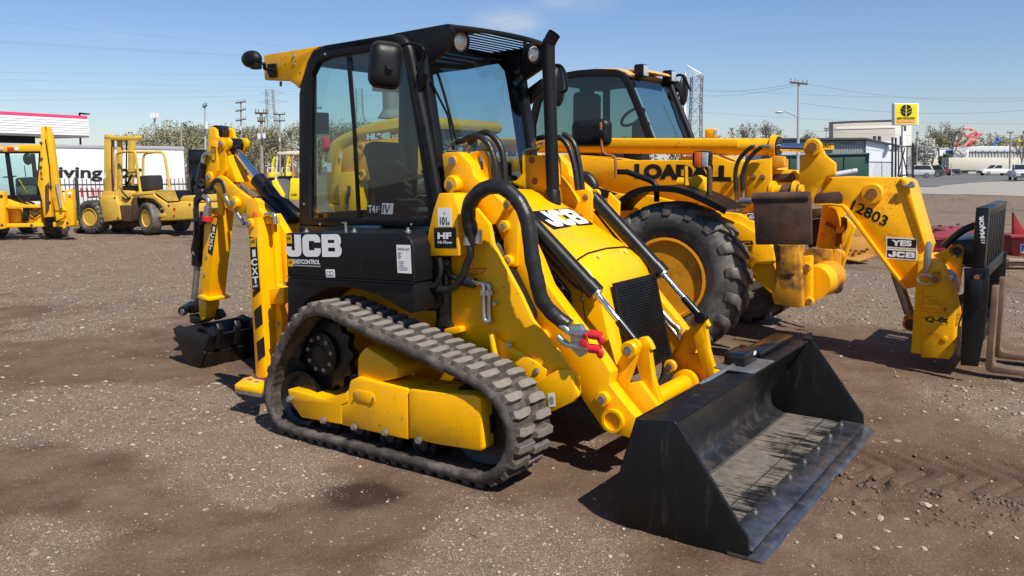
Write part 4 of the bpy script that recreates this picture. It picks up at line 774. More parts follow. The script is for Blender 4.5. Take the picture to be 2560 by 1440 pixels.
rl = MB().prism(my(zO((178, 565), (212, 570), (215, 690), (200, 720), (178, 725)), 1.45), (0, .05, 0)).build('rear_lamp', REDP, ml, .008)
MB().prism(my(zO((55, 320), (205, 325), (205, 540), (65, 540)), CY0 + .06), (0, .04, 0)).build('door_latch', BLKS, ml, .006)
MB().cyl(M.hit(*zO((1018, 1190))[0], 'y', 1.0), M.hit(*zO((1018, 1290))[0], 'y', 1.0), .025).build('fire_extinguisher', REDP, ml)

# ---- auxiliary hydraulic box
hf = MB(); fp = my(zS((370, 590), (545, 600), (600, 790), (668, 1080), (665, 1345), (243, 1345), (232, 1115), (300, 800)), 0.30)
fpp = my(zS((370, 590), (545, 600), (600, 790), (606, 1080), (606, 1345), (243, 1345), (232, 1115), (300, 800)), 0.30)
hfo = MB().prism(fpp, (0, .17, 0)).build('auxiliary_box', YEL, ml, .006)
plate('box_cheek', YEL, zS((560, 600), (790, 580), (815, 700), (690, 860), (690, 1330), (600, 1345), (600, 790)), 0.40, .02, .004)
d = Dec(hfo, 0.30)
d.quad('white_sticker', WHT, *zS((362, 990), (523, 993), (355, 768))); d.text('101', 'sticker_number', DARKV, *zS((388, 968), (470, 972), (386, 872)), bold=.03); d.text('L', 'sticker_letter', DARKV, *zS((436, 838), (455, 838), (435, 808)), bold=.02); d.text('dB', 'sticker_unit', DARKV, *zS((476, 968), (504, 968), (476, 930)), bold=.02)
d.quad('black_sticker', DARKV, *zS((322, 1248), (585, 1250), (312, 1005))); d.text('HF', 'sticker_lettering', WHT, *zS((358, 1140), (524, 1140), (358, 1062)), bold=.05); d.text('Hi-Flow', 'sticker_lettering', WHT, *zS((362, 1196), (534, 1198), (362, 1160)), bold=.02)
# thick sleeved hose loop and couplings
hp_ = my(zD((355, 690), (352, 600), (352, 520), (375, 440), (440, 362), (520, 325), (600, 335), (680, 400), (735, 490), (762, 600), (780, 760), (800, 900), (818, 1040), (850, 1130), (905, 1200), (945, 1235)), 0.33)
for i, dy in enumerate([.02, .0, -.02, -.04, -.05, -.05, -.05, -.05, -.05, -.05, -.05, -.04, -.02, .02, .05, .06]): hp_[i].y += dy
hs = smoothpath(hp_, 7); hr = [0.039 + 0.0012 * math.sin(i * 0.9) + .0006 * math.sin(i * 2.3) for i in range(len(hs))]
ah = MB().tube(hs, hr, 16).build('auxiliary_hose', HOSE, ml)
for q0, q1, r_ in (((338, 585), (340, 700), .026), ((410, 600), (400, 690), .018)):
    a, b_ = my(zD(q0, q1), 0.33); MB().tube([a, a.lerp(b_, .25), a.lerp(b_, .26), a.lerp(b_, .55), a.lerp(b_, .56), b_], [r_ * .8, r_ * .8, r_, r_, r_ * 1.15, r_ * 1.15], 12).build('hose_fitting', ZINC, ah)
MB().tube(smoothpath(my(zD((345, 700), (350, 760), (320, 840), (300, 900), (230, 980), (120, 990), (60, 985)), 0.33)), .020, 12).build('hydraulic_hose', HOSE, ml)
MB().tube(smoothpath(my(zD((150, 780), (158, 880), (120, 960), (60, 985)), 0.30)), .013, 10).build('hydraulic_hose', HOSE, ml)
MB().tube(my(zD((70, 985), (0, 985)), 0.29), .015, 10).build('hose_fitting', ZINC, ml)
MB().tube(smoothpath(my(zD((190, 850), (220, 890), (270, 920), (330, 935), (370, 948)), 0.36)), [.016] * 33, 12).build('hydraulic_hose', HOSE, ml)
MB().cyl(*my(zD((290, 925), (372, 948)), 0.36), .030).build('hose_sleeve', HOSE, ml)
for dx in (0, 34):
    MB().tube(smoothpath(my(zD((370, 945), (420, 945), (432 + dx, 960), (436 + dx, 1010), (436 + dx, 1130), (445 + dx * .9, 1185), (470 + dx * .5, 1195)), 0.37 + dx * .0004), 6), .012, 12).build('hydraulic_pipe', ZINC, ml)
    a, b_ = my(zD((436 + dx, 990), (436 + dx, 1022)), 0.37); MB().cyl(a, b_, .020, n=6).build('pipe_nut', ZINC, ml)
bolt(*zD((508, 1078))[0], 0.385, .009, .012)
# vertical black ram beside the tower
va, vb_ = my(zD((195, 790), (195, 1205)), 0.42); MB().cyl(va, vb_, .058, n=28).build('slew_ram', BLKG, ml); vc, vd = my(zD((200, 1195), (200, 1245)), 0.42); MB().cyl(vc, vd, .068, n=28).build('ram_foot', BLKG, ml)
plate('panel_end', BLKS, [(1033, 585), (1070, 590), (1090, 625), (1100, 700), (1100, 760), (1085, 780), (1036, 775)], 0.33, 0.14, .012)
# couplers with red caps
qc = M.hit(*zD((1060, 1310))[0], 'y', 0.38); cpl = MB().prism([qc + Vector((x, 0, z)) for x, z in ((-.05, .075), (.02, .085), (.045, .03), (.05, -.06), (.01, -.085), (-.04, -.05))], (0, -.035, 0)).build('coupler_block', ZINC, ml, .01)
for q0, q1, q2, r_ in (((985, 1265), (1120, 1275), (1190, 1285), .020), ((985, 1345), (1120, 1365), (1185, 1372), .020)):
    a, b_, c_ = my(zD(q0, q1, q2), 0.345); MB().tube([a, a.lerp(b_, .3), a.lerp(b_, .32), b_], [.014, .014, r_, r_], 14).build('coupler_body', ZINC, cpl); MB().tube([b_, b_.lerp(c_, .75), c_], [r_ * 1.2, r_ * 1.2, r_], 14).ell(c_ + Vector((.0, 0, -.02)), (.02, .012, .026)).build('coupler_cap', REDP, cpl)
a = M.hit(*zD((1085, 1330))[0], 'y', .335); MB().lathe([(.022, 0), (.022, .02), (0, .022)], a, -YV, 14).tube(smoothpath([a + Vector((0, -.01, .02)), a + Vector((.01, -.02, .05)), a + Vector((.02, -.01, .03))]), .006, 6).build('coupler_cap', REDP, cpl)
for q in (((930, 1215), (960, 1235), (985, 1262)), ((915, 1290), (945, 1320), (985, 1348))): MB().tube(smoothpath(my(zD(*q), 0.36)), .017, 10).build('coupler_elbow', ZINC, cpl)
# chrome hose bends from tower to tilt cylinders
for (pts, y) in ((((520, 300), (510, 180), (470, 60), (410, 5), (350, 5), (300, 30), (245, 40), (200, 90)), .66), (((570, 300), (565, 170), (540, 60), (480, -10), (430, -20), (380, 10), (330, 70), (305, 110)), .72), (((1040, 350), (1020, 200), (985, 80), (940, 20), (890, 10), (810, 10), (770, 25), (745, 60)), 1.34), (((1070, 345), (1050, 180), (1020, 60), (970, 0), (900, -20)), 1.40)):
    pp = smoothpath(my(zD(*pts), y), 6); k = int(len(pp) * .80); MB().tube(pp[:k + 1], .0175, 12).build('hydraulic_hose', HOSE, ml)
    if len(pts) > 5: MB().tube(pp[k:], .012, 10).build('pipe_end', ZINC, ml)
for pts, y in (((200, 95), (230, 100), (280, 105), (295, 120)), .66), (((800, 50), (770, 75), (700, 100), (695, 150), (730, 220), (800, 260), (830, 310), (820, 380)), 1.30), (((820, 40), (790, 80), (720, 105), (712, 150), (745, 210), (815, 250), (845, 310), (838, 380)), 1.33):
    MB().tube(smoothpath(my(zD(*pts), y), 6), .011, 10).build('hydraulic_pipe', ZINC, ml)
for pts in (((1560, 1105), (1640, 1195), (1690, 1240), (1695, 1300)), ((1560, 1130), (1620, 1210), (1660, 1260), (1700, 1310))): MB().tube(smoothpath(my(zD(*pts), 1.52), 5), .014, 10).build('hydraulic_pipe', ZINC, ml)
# far tower plate behind the exhaust
ft = plate('tower_plate', YEL, zD((680, 130), (690, 120), (820, 125), (830, 200), (905, 260), (905, 470), (830, 400), (600, 300), (590, 290), (640, 288), (680, 240)), 1.28, .03, .006)
for q in zD((745, 155), (765, 290)): pin('pin', RUSTP, *q, 1.28, .022, .01)

# ---- front bucket
BACKM = mat('dusty_black_paint', (0.016, 0.016, 0.019), 0.3, var=0.2, vs=4, coat=.2, dirt=0.35, ds=9, dpos=0.5, dcol=(0.12, 0.10, 0.085))
BY0, BY1 = 0.033, 2.092; bx = ml
bprof = [(M.hit(*q, 'y', BY0)) for q in zE((1098, 1335), (960, 1312), (700, 1255), (540, 1212), (480, 1170), (440, 1115), (420, 1060), (412, 1000), (430, 930), (475, 780), (520, 635))]
for p in bprof: p.z = max(p.z, 0.012)
topf = M.hit(*zE((715, 645))[0], 'y', BY0)
shell = MB().sheet([p + YV * .01 for p in bprof], (0, BY1 - BY0 - .02, 0), -0.012); bsh = shell.build('bucket', BUCK, ml, 0, smooth=45)
MB().prism([bprof[-1], topf, topf - ZV * .014, bprof[-1] - ZV * .014], (0, BY1 - BY0, 0)).build('bucket_top', BUCK, bsh, .003)
MB().sheet(smoothpath([Vector((x, BY0 + .01, z)) for x, z in ((2.48, .520), (2.43, .45), (2.31, .26), (2.265, .16), (2.28, .075), (2.36, .034))], 5), (0, BY1 - BY0 - .02, 0), .008).build('bucket_back', BACKM, bsh, smooth=60)
MB().box(((2.36 + 2.75) / 2, (BY0 + BY1) / 2, .034), (.39, BY1 - BY0 - .02, .01)).build('bucket_floor', BFLOOR, bsh)
for xx in (2.37, 2.60): MB().box((xx, (BY0 + BY1) / 2, .0395), (.006, BY1 - BY0 - .03, .004)).build('weld_seam', SCRAPE, bsh)
spx = zE((520, 632), (715, 643), (730, 660), (1092, 1240), (1097, 1335), (960, 1318), (700, 1262), (540, 1224), (470, 1180), (430, 1115), (412, 1050), (408, 1000), (428, 925))
sp_ = [p for p in my(spx, BY0)]
for p in sp_: p.z = max(p.z, .008)
for y in (BY0 - .008, BY1 - .008): MB().prism([Vector((p.x, y, p.z)) for p in sp_], (0, .018, 0)).build('bucket_side', BUCK, bsh, .003)
MB().prism([Vector((2.57, 0, .0085)), Vector((2.93, 0, .0085)), Vector((2.945, 0, .014)), Vector((2.925, 0, .026)), Vector((2.57, 0, .024))], (0, 0.02, 0)); 
def strip(name, m, x0, x1, z0, z1, y0=BY0 - .03, y1=BY1 + .03): return MB().prism([Vector((x0, y0, z0)), Vector((x1 - .012, y0, z0)), Vector((x1, y0, z0 + .006)), Vector((x1 - .02, y0, z1)), Vector((x0, y0, z1))], (0, y1 - y0, 0)).build(name, m, bsh, .002)
strip('cutting_edge', SCRAPE, 2.70, 2.84, .038, .052, BY0 + .012, BY1 - .012); strip('bolt_on_edge', SCRAPE, 2.74, 2.895, .004, .026, BY0 - .012, BY1 + .012)
for k in range(8):
    y = BY0 + .12 + k * (BY1 - BY0 - .24) / 7; MB().lathe([(.014, 0), (.014, .007), (.008, .009), (.008, .017), (0, .017)], (2.725, y, .051), ZV, 10).build('edge_bolt', STEEL, bsh)
# hook-on box and brackets on the back of the bucket
hb = plate('coupler_box', BLKG, zE((980, 340), (1130, 305), (1150, 310), (1150, 385), (1090, 410), (985, 400)), 1.30, .0, 0) if False else None
hx0 = M.hit(*zE((985, 405))[0], 'z', .53); 
cb = MB().box((2.35, 1.22, .568), (.12, .20, .075)).build('hitch_box', BLKG, bsh, .012); quad('hitch_box_sticker', WHT, cb, (2.411, 1.25, .578), (2.411, 1.29, .578), (2.411, 1.25, .598), .0015)
MB().box((2.38, 1.20, .533), (.22, .34, .008)).build('hitch_base', STEEL, bsh, .002)
MB().box((2.34, 1.72, .545), (.12, .62, .03)).build('hitch_rail', BLKG, bsh, .006)
MB().prism([Vector((2.46, 2.02, .535)), Vector((2.52, 2.02, .535)), Vector((2.48, 2.16, .555)), Vector((2.45, 2.14, .55))], (0, 0, .01)).build('bucket_ear', BLK, bsh)
MB().tube([Vector((2.30, .72, .50)), Vector((2.36, 1.25, .55))], .012, 8).build('latch_rod', ZINC, bsh)

# ---- rear stabiliser leg
SY = 0.26
st = plate('stabiliser_leg', YEL, zQ((622, 20), (700, 10), (736, 620), (757, 1170), (765, 1270), (700, 1262), (685, 1240), (650, 640)), SY, .14, .006)
stf = MB(); 
plate('stabiliser_front', YEL, zQ((690, 14), (826, 14), (855, 545), (905, 560), (905, 680), (870, 705), (890, 780), (890, 960), (800, 1200), (757, 1275)), SY + .10, .05, .004)
plate('stabiliser_collar', YEL, zQ((762, 575), (905, 560), (905, 680), (775, 697)), SY + .06, .04, .006)
pdb = [M.hit(*q, 'z', 0.215) for q in zQ((520, 1320), (590, 1265), (690, 1245), (755, 1290), (745, 1345), (725, 1355))]
sp0 = MB().prism(pdb, (0, 0, -.035)).build('stabiliser_pad', YEL, ml, .006); MB().prism([p - ZV * .0355 for p in pdb], (0, 0, -.022)).build('pad_rubber', STEEL, sp0, .003)
for q in zQ((640, 1282), (695, 1300)): c = M.hit(*q, 'z', .2155); MB().lathe([(.014, 0), (.014, .004), (0, .004)], c, ZV, 12).build('bolt', STEEL, sp0)
top = plate('stabiliser_head', YEL, zP((1030, 1100), (1080, 1085), (1140, 1085), (1195, 1130), (1205, 1230), (1250, 1290), (1300, 1330), (1400, 1340), (1405, 1440), (1030, 1440), (1020, 1300)), SY + .06, .05, .006)
boss(*zQ((648, 62))[0], SY, .035, .02, ml, None, .55); pin('lock_hole', DARKV, *zQ((787, 187))[0], SY + .10, .022, .004)
for q in zQ((815, 858), (866, 848)): bolt(*q, SY + .10, .013, .02)
MB().box(M.hit(*zP((1147, 1322))[0], 'y', SY + .05), (.035, .01, .045)).build('lock_tag', mat('orange_tag', (.8, .1, .01), .5), ml, .004)
MB().tube(smoothpath(my(zP((1290, 1310), (1380, 1300), (1420, 1320), (1430, 1380), (1435, 1440)), SY + .05)), .013, 10).build('hydraulic_pipe', ZINC, ml)
MB().tube(smoothpath(my(zQ((830, 30), (850, 80), (880, 120), (960, 190)), SY + .2)), .02, 10).build('hydraulic_hose', HOSE, ml)
# decals on the leg
D_ = Dec(st, SY)
D_.quad('black_strip', DARKV, *zQ((664, 575), (722, 590), (636, 160)))
def legquad(name, m, pts, lift=.0015): return MB().prism([p - YV * lift for p in my(zQ(*pts), SY)], (0, .001, 0)).build(name, m, st, smooth=0)
legquad('leg_decal', YELV, ((641, 176), (688, 170), (692, 240), (646, 243)), .003); legquad('hazard_stripe', DARKV, ((664, 590), (722, 560), (722, 585), (668, 640)))
legquad('hazard_stripe', DARKV, ((674, 740), (732, 692), (742, 845), (685, 888))); legquad('hazard_stripe', DARKV, ((694, 990), (752, 942), (763, 1090), (706, 1138)))
D_.text('JCB', 'leg_emblem', DARKV, *zQ((650, 222), (684, 216), (648, 190)), bold=.03, lift=.0045)
for i, ch in enumerate('1CXT'):
    y0 = 262 + i * 70; D_.text(ch, 'leg_lettering', WHT, *zQ((651 + i * 5 + (14 if ch == '1' else 0), y0 + 60), (699 + i * 5 - (8 if ch == '1' else 0), y0 + 54), (647 + i * 5 + (14 if ch == '1' else 0), y0 + 4)), bold=.04 if ch != '1' else .02)
D_.text('HF', 'leg_lettering', WHT, *zQ((672, 560), (708, 555), (670, 542)), bold=.03)

# ---- backhoe: kingpost, boom, dipper, rams, bucket
BYN = 0.975
MB().cyl((-.75, YC, .45), (-.75, YC, 1.25), .13, n=24).build('kingpost', YEL, ml); MB().box((-.52, YC, .8), (.25, .9, .7)).build('rear_carriage', BLK, ml, .02)
boom_px = zP((590, 800), (660, 765), (720, 790), (870, 925), (1010, 1050), (1200, 1150), (1330, 1240), (1400, 1330), (1500, 1440), (1640, 1600), (1560, 1620), (1400, 1520), (1200, 1400), (1000, 1290), (880, 1300), (770, 1240), (640, 1000), (560, 930), (540, 860))
boom = plate('boom', YEL, boom_px, 0.93, .03, .008); b2 = boom.data.copy(); b2.transform(Matrix.Translation((0, .22, 0))); link('boom', b2, None, ml)
MB().prism(my(zP((900, 960), (1200, 1180), (1400, 1340), (1560, 1500), (1560, 1600), (1360, 1480), (1100, 1330), (900, 1250)), .96), (0, .19, 0)).build('boom_box', YEL, boom, .004)
dip_px = zP((510, 110), (530, 95), (560, 100), (600, 130), (615, 225), (640, 240), (770, 245), (805, 300), (795, 370), (740, 440), (735, 700), (700, 790), (660, 800), (640, 1000), (700, 1200), (690, 1330), (640, 1300), (600, 960), (470, 960), (455, 900), (460, 600), (480, 330))
dip = plate('dipper_head', YEL, dip_px, .965, .03, .008); d2 = dip.data.copy(); d2.transform(Matrix.Translation((0, .16, 0))); link('dipper_head', d2, None, ml)
plate('dipper_doubler', YEL, zP((530, 295), (590, 288), (630, 320), (632, 700), (560, 900), (480, 940), (462, 880), (470, 600), (500, 330)), .952, .014, .006)
dl = plate('dipper', YEL, zQ((292, -60), (392, -60), (315, 660), (228, 640), (250, 540), (268, 330)), .985, .16, .006)
MB().prism(my(zP((560, 480), (780, 480), (790, 560), (900, 860), (800, 860), (560, 900)), .99), (0, .12, 0)).build('dipper_web', YEL, dip, .004)
plate('dipper_foot', YEL, zQ((225, 625), (250, 615), (318, 648), (318, 668), (240, 655)), .955, .21, .006)
plate('dipper_tip', YEL, zQ((236, 655), (300, 668), (292, 800), (262, 822), (240, 770)), 1.00, .13, .006)
MB().cyl(M.hit(*zP((610, 170))[0], 'y', 1.0), M.hit(*zP((745, 175))[0], 'y', 1.14), .055).build('crowd_ram_barrel', BLK, ml)
rk = MB().lathe([(.05, -.06), (.05, .06)], M.hit(*zP((850, 340))[0], 'y', 1.06), YV, 20).build('rod_eye', BLK, ml)
r0, r1, r2, r3 = M.hit(*zP((860, 380))[0], 'y', 1.06), M.hit(*zP((1190, 820))[0], 'y', 1.06), M.hit(*zP((1230, 870))[0], 'y', 1.06), M.hit(*zP((1660, 1420))[0], 'y', 1.06)
br_ = MB().cyl(r2 + (r1 - r2) * 1.0, r3, .062, n=24).build('boom_ram', BLK, ml); MB().cyl(r0, r2, .030, n=20).build('rod', CHR, br_); MB().cyl(r0, r0.lerp(r2, .1), .045).build('rod_clevis', BLK, br_)
MB().tube(smoothpath(my(zP((1300, 860), (1380, 1010), (1500, 1080), (1600, 1130), (1680, 1200), (1760, 1260)), 1.0)), .016, 10).build('hydraulic_hose', HOSE, ml)
plate('boom_ear', YEL, zP((1050, 760), (1080, 740), (1110, 745), (1115, 830), (1060, 800)), 1.18, .03, .004); plate('boom_ear', YEL, zP((1175, 745), (1200, 740), (1218, 760), (1215, 830), (1180, 800)), 1.2, .03, .004)
boss(*zP((695, 330))[0], .965, .042, .015, ml, None, .5); boss(*zP((530, 795))[0], .952, .045, .02, ml, None, .45); boss(*zP((895, 1145))[0], .93, .050, .04, ml, None, .45)
bc0, bc1, bc2 = M.hit(*zQ((245, 120))[0], 'y', 1.02), M.hit(*zQ((230, 385))[0], 'y', 1.02), M.hit(*zQ((205, 650))[0], 'y', 1.02)
bb = MB().cyl(bc0 + (bc0 - bc1) * .35, bc1, .048, n=20).build('bucket_ram', BLK, ml); MB().cyl(bc1, bc2, .027, n=16).build('rod', STEEL, bb)
MB().tube(my(zP((440, 600), (410, 760), (380, 860)), .96), .035, 12).build('hose_sleeve', HOSE, ml)
for pts, r_ in ((((470, 980), (540, 940), (600, 850), (650, 835), (710, 870), (740, 960), (745, 1010)), .022), (((330, 900), (340, 980), (400, 1060), (470, 1090)), .02), (((430, 930), (380, 880), (360, 960), (420, 1020)), .02), (((420, 830), (360, 920), (330, 1000), (380, 1060), (330, 1100), (330, 1300)), .018), (((400, 960), (420, 1000), (390, 1080), (340, 1160), (345, 1400)), .02), (((430, 1270), (425, 1440)), .028)):
    MB().tube(smoothpath(my(zP(*pts), .94)), r_, 10).build('hydraulic_hose', HOSE, ml)
for pts, r_ in ((((745, 1010), (750, 1070), (790, 1140), (850, 1210), (930, 1330), (1000, 1440)), .016), (((530, 470), (480, 470), (445, 510), (435, 590)), .02), (((440, 1050), (490, 1090), (510, 1130), (505, 1200)), .02), (((500, 1200), (490, 1330)), .032)):
    MB().tube(smoothpath(my(zP(*pts), .935)), r_, 12).build('hydraulic_pipe', ZINC, ml)
MB().cyl(*my(zP((487, 1330), (484, 1395)), .935), .040).build('hose_cap', REDP, ml)
MB().tube(smoothpath(my(zQ((205, -60), (215, 100), (205, 180), (190, 270), (205, 310)), .97)), .012, 8).build('hydraulic_hose', HOSE, ml)
for pts in (((900, 900), (980, 960), (1080, 1060), (1150, 1050), (1280, 1180), (1400, 1290), (1520, 1420)), ((960, 900), (1040, 960), (1150, 1040), (1300, 1160), (1460, 1310), (1560, 1420))): MB().tube(smoothpath(my(zP(*pts), 1.0)), .014, 8).build('hydraulic_pipe', STEEL, ml)
# bucket linkage
MB().cyl(M.hit(*zQ((115, 745))[0], 'y', .95), M.hit(*zQ((180, 700))[0], 'y', 1.12), .040).build('linkage_pin', BLK, ml); MB().lathe([(.026, 0), (.026, .01), (0, .01)], M.hit(*zQ((115, 750))[0], 'y', .945), -YV, 16).build('pin', STEEL, ml)
plate('bucket_link', BLK, zQ((150, 700), (215, 645), (245, 670), (250, 730), (200, 760), (160, 770)), 1.0, .10, .012); plate('bucket_link', BLK, zQ((160, 770), (230, 780), (260, 820), (210, 850), (170, 840)), 1.0, .14, .01); plate('bucket_link', BLK, zQ((345, 730), (385, 730), (420, 790), (360, 820)), 1.10, .06, .01)
bpx = my(zQ((44, 880), (95, 852), (150, 880), (290, 925), (335, 930), (290, 1060), (298, 1070), (262, 1200), (200, 1190), (130, 1110)), .76)
for p in bpx: p.z = max(p.z, .01)
bkt = MB(); prof_ = [bpx[0], bpx[-1], bpx[-2], bpx[-3], bpx[-4] , bpx[-5], bpx[4]]
rb_ = MB().sheet([Vector((p.x, .762, p.z)) for p in prof_], (0, .60, 0), .018).build('digging_bucket', BLK, ml, smooth=30)
for yy in (.75, 1.355): MB().prism([Vector((p.x, yy, p.z)) for p in bpx], (0, .016, 0)).build('bucket_side', BLK, rb_, .004)
tx = bpx[4]; bxm = bpx[5]
for k in range(4):
    y = .80 + k * .165; MB().prism([Vector((tx.x + .02, y, tx.z + .09)), Vector((tx.x + .05, y, tx.z + .04)), Vector((tx.x * .5 + bxm.x * .5 + .05, y, (tx.z + bxm.z) / 2 - .04)), Vector((tx.x * .5 + bxm.x * .5 + .02, y, (tx.z + bxm.z) / 2 - .05)), Vector((tx.x, y, tx.z))], (0, .05, 0)).build('bucket_tooth', BLK, rb_, .008)
# decals on the dipper
Dd = Dec(dl, .985)
def dq(name, m, pts, lift=.0015): return MB().prism([p - YV * lift for p in my(zQ(*pts), .985)], (0, .001, 0)).build(name, m, dl, smooth=0)
dq('black_strip', DARKV, ((352, 0), (396, 5), (348, 310), (312, 285))); dq('dipper_emblem', YELV, ((358, 10), (390, 14), (380, 72), (348, 60)), .003)
for i, ch in enumerate('1CXT'):
    x0, y0 = 346 - i * 8.5, 78 + i * 48; Dd.text(ch, 'dipper_lettering', WHT, *zQ((x0 - 6 + (9 if ch == '1' else 0), y0 + 38), (x0 + 26 - (6 if ch == '1' else 0), y0 + 46), (x0 + 1 + (9 if ch == '1' else 0), y0)), bold=.04 if ch != '1' else .02)
sq = my(zP((552, 368), (608, 376), (604, 566), (548, 552)), .952); MB().prism([p - YV * .002 for p in sq], (0, .001, 0)).build('warning_sticker', YELV, dip, smooth=0)
for e in ((0, 1), (1, 2), (2, 3), (3, 0)): MB().tube([sq[e[0]] - YV * .003, sq[e[1]] - YV * .003], .0025, 4).build('sticker_border', DARKV, dip)
tri = my(zP((578, 392), (600, 450), (556, 448)), .948); MB().ring(tri, [p.lerp(sum(tri, Vector()) / 3, .3) for p in tri], (0, .001, 0)).build('warning_triangle', DARKV, dip, smooth=0)
for q in zQ((303, 320), (287, 460), (268, 600)): bolt(*q, .985, .010, .008)

# ---- side panel lettering
P_ = Dec(ml, 0.16)
P_.jcb('panel_lettering', WHT, *zM((330, 432), (920, 437), (318, 200)))
P_.quad('panel_emblem', YELV, *zM((328, 290), (388, 292), (322, 200)), lift=.0045); P_.text('JCB', 'emblem_lettering', DARKV, *zM((338, 262), (378, 256), (336, 226)), bold=.03, lift=.006)
P_.quad('panel_emblem', YELV, *zM((346, 536), (398, 538), (340, 458)), lift=.002); P_.text('JCB', 'emblem_lettering', DARKV, *zM((356, 515), (390, 510), (354, 480)), bold=.03, lift=.004)
P_.text('EASYCONTROL', 'panel_lettering', WHT, *zM((400, 508), (686, 516), (400, 460)), bold=.035); P_.quad('panel_stripe', GREYV, *zM((406, 530), (688, 545), (406, 518)), lift=.002)
P_.quad('paper_tag', WHT, *zM((1514, 606), (1662, 614), (1500, 306)), lift=.003); P_.text('N025169', 'tag_lettering', DARKV, *zM((1518, 358), (1640, 366), (1518, 336)), bold=.02, lift=.005)
for k in range(4): P_.quad('tag_line', GREYV, *zM((1522 + k, 390 + k * 19), (1560 - (k % 2) * 12, 391 + k * 19), (1522 + k, 384 + k * 19)), lift=.005)
for k in range(5): P_.quad('tag_line', GREYV, *zM((1530, 480 + k * 22), (1586 + (40 if k > 2 else 0), 482 + k * 22), (1530, 476 + k * 22)), lift=.005)
P_.quad('white_sticker', WHT, *zM((752, 652), (846, 654), (746, 568)), lift=.003)
for x in (762, 798): P_.quad('sticker_symbol', DARKV, *zM((x, 634), (x + 30, 636), (x, 590)), lift=.0045); P_.quad('sticker_symbol', WHT, *zM((x + 4, 629), (x + 26, 631), (x + 4, 596)), lift=.0055)
T_ = Dec(ml, CY0 + .022); T_.quad('window_sticker', DARKV, *zO((628, 1340), (880, 1345), (632, 1232)), lift=.002)
T_.text('T4', 'sticker_lettering', GREYV, *zO((645, 1328), (720, 1330), (640, 1248)), bold=.04, lift=.004); T_.text('F', 'sticker_lettering', GREYV, *zO((728, 1325), (764, 1327), (726, 1262)), lift=.004); T_.quad('sticker_block', GREYV, *zO((776, 1340), (888, 1344), (786, 1230)), lift=.003); T_.text('IV', 'sticker_lettering', DARKV, *zO((790, 1328), (862, 1332), (798, 1245)), lift=.005)
K_ = Dec(ml, 0.40); K_.quad('red_sticker', REDP, *zM((2232, 630), (2418, 620), (2282, 562)), lift=.002); K_.quad('sticker_field', YELV, *zM((2240, 620), (2408, 610), (2290, 572)), lift=.004); K_.text('SERIAL NUMBER', 'sticker_lettering', DARKV, *zM((2270, 606), (2376, 600), (2270, 594)), lift=.006)
Q_ = Dec(ml, .37); Q_.quad('tie_down_sticker', WHT, *zC((1950, 762), (1990, 758), (1942, 680)), lift=.002); Q_.text('@', 'sticker_symbol', DARKV, *zC((1955, 745), (1984, 742), (1950, 700)), lift=.004)
# red dust cap lying on the ground beyond the bucket
cp = G(1858, 884); o = MB().lathe([(.05, 0), (.055, .02), (.05, .05), (0, .055)], (0, 0, 0), (.3, -.2, 1), 16).ell((-.06, -.03, .02), (.05, .04, .025)).build('dust_cap', REDP); o.location = (cp[0], cp[1], .012); tag(o, 'red plastic dust cap lying on the dirt behind the big black bucket', 'cap')

# ================================================================== TELEHANDLER, parked parallel on the far side (frame T: x = 0 at the front axle)
T = Fr(M.world((0.94, 4.4, 0)), 124.8)
zU, zV, zW = Z(2180, 480, 3.0), Z(1860, 420, 4.0), Z(1300, 150, 4.363)
te = thing('telehandler', 'used yellow telehandler with black pallet forks and boom number 12803 beside the new loader', 'telehandler', T)
def ty(pts, y): return my(pts, y, T)
def tplate(name, m, pts, y, th, bevel=.006, parent=None): return MB().prism(ty(pts, y), (0, th, 0)).build(name, m, parent or te, bevel)
def tboss(q, y, r, th=.03, m=None, pm=None, pr=.5, parent=None):
    c = T.hit(*q, 'y', y); o = MB().lathe([(r, -.01), (r, th * .8), (r * .88, th), (0, th)], c, -YV, 24).build('boss', m or YELW, parent or te); MB().lathe([(r * pr, 0), (r * pr, th + .012), (0, th + .012)], c, -YV, 14).build('pin', pm or RUSTP, o); return o
_wheel_cache = {}
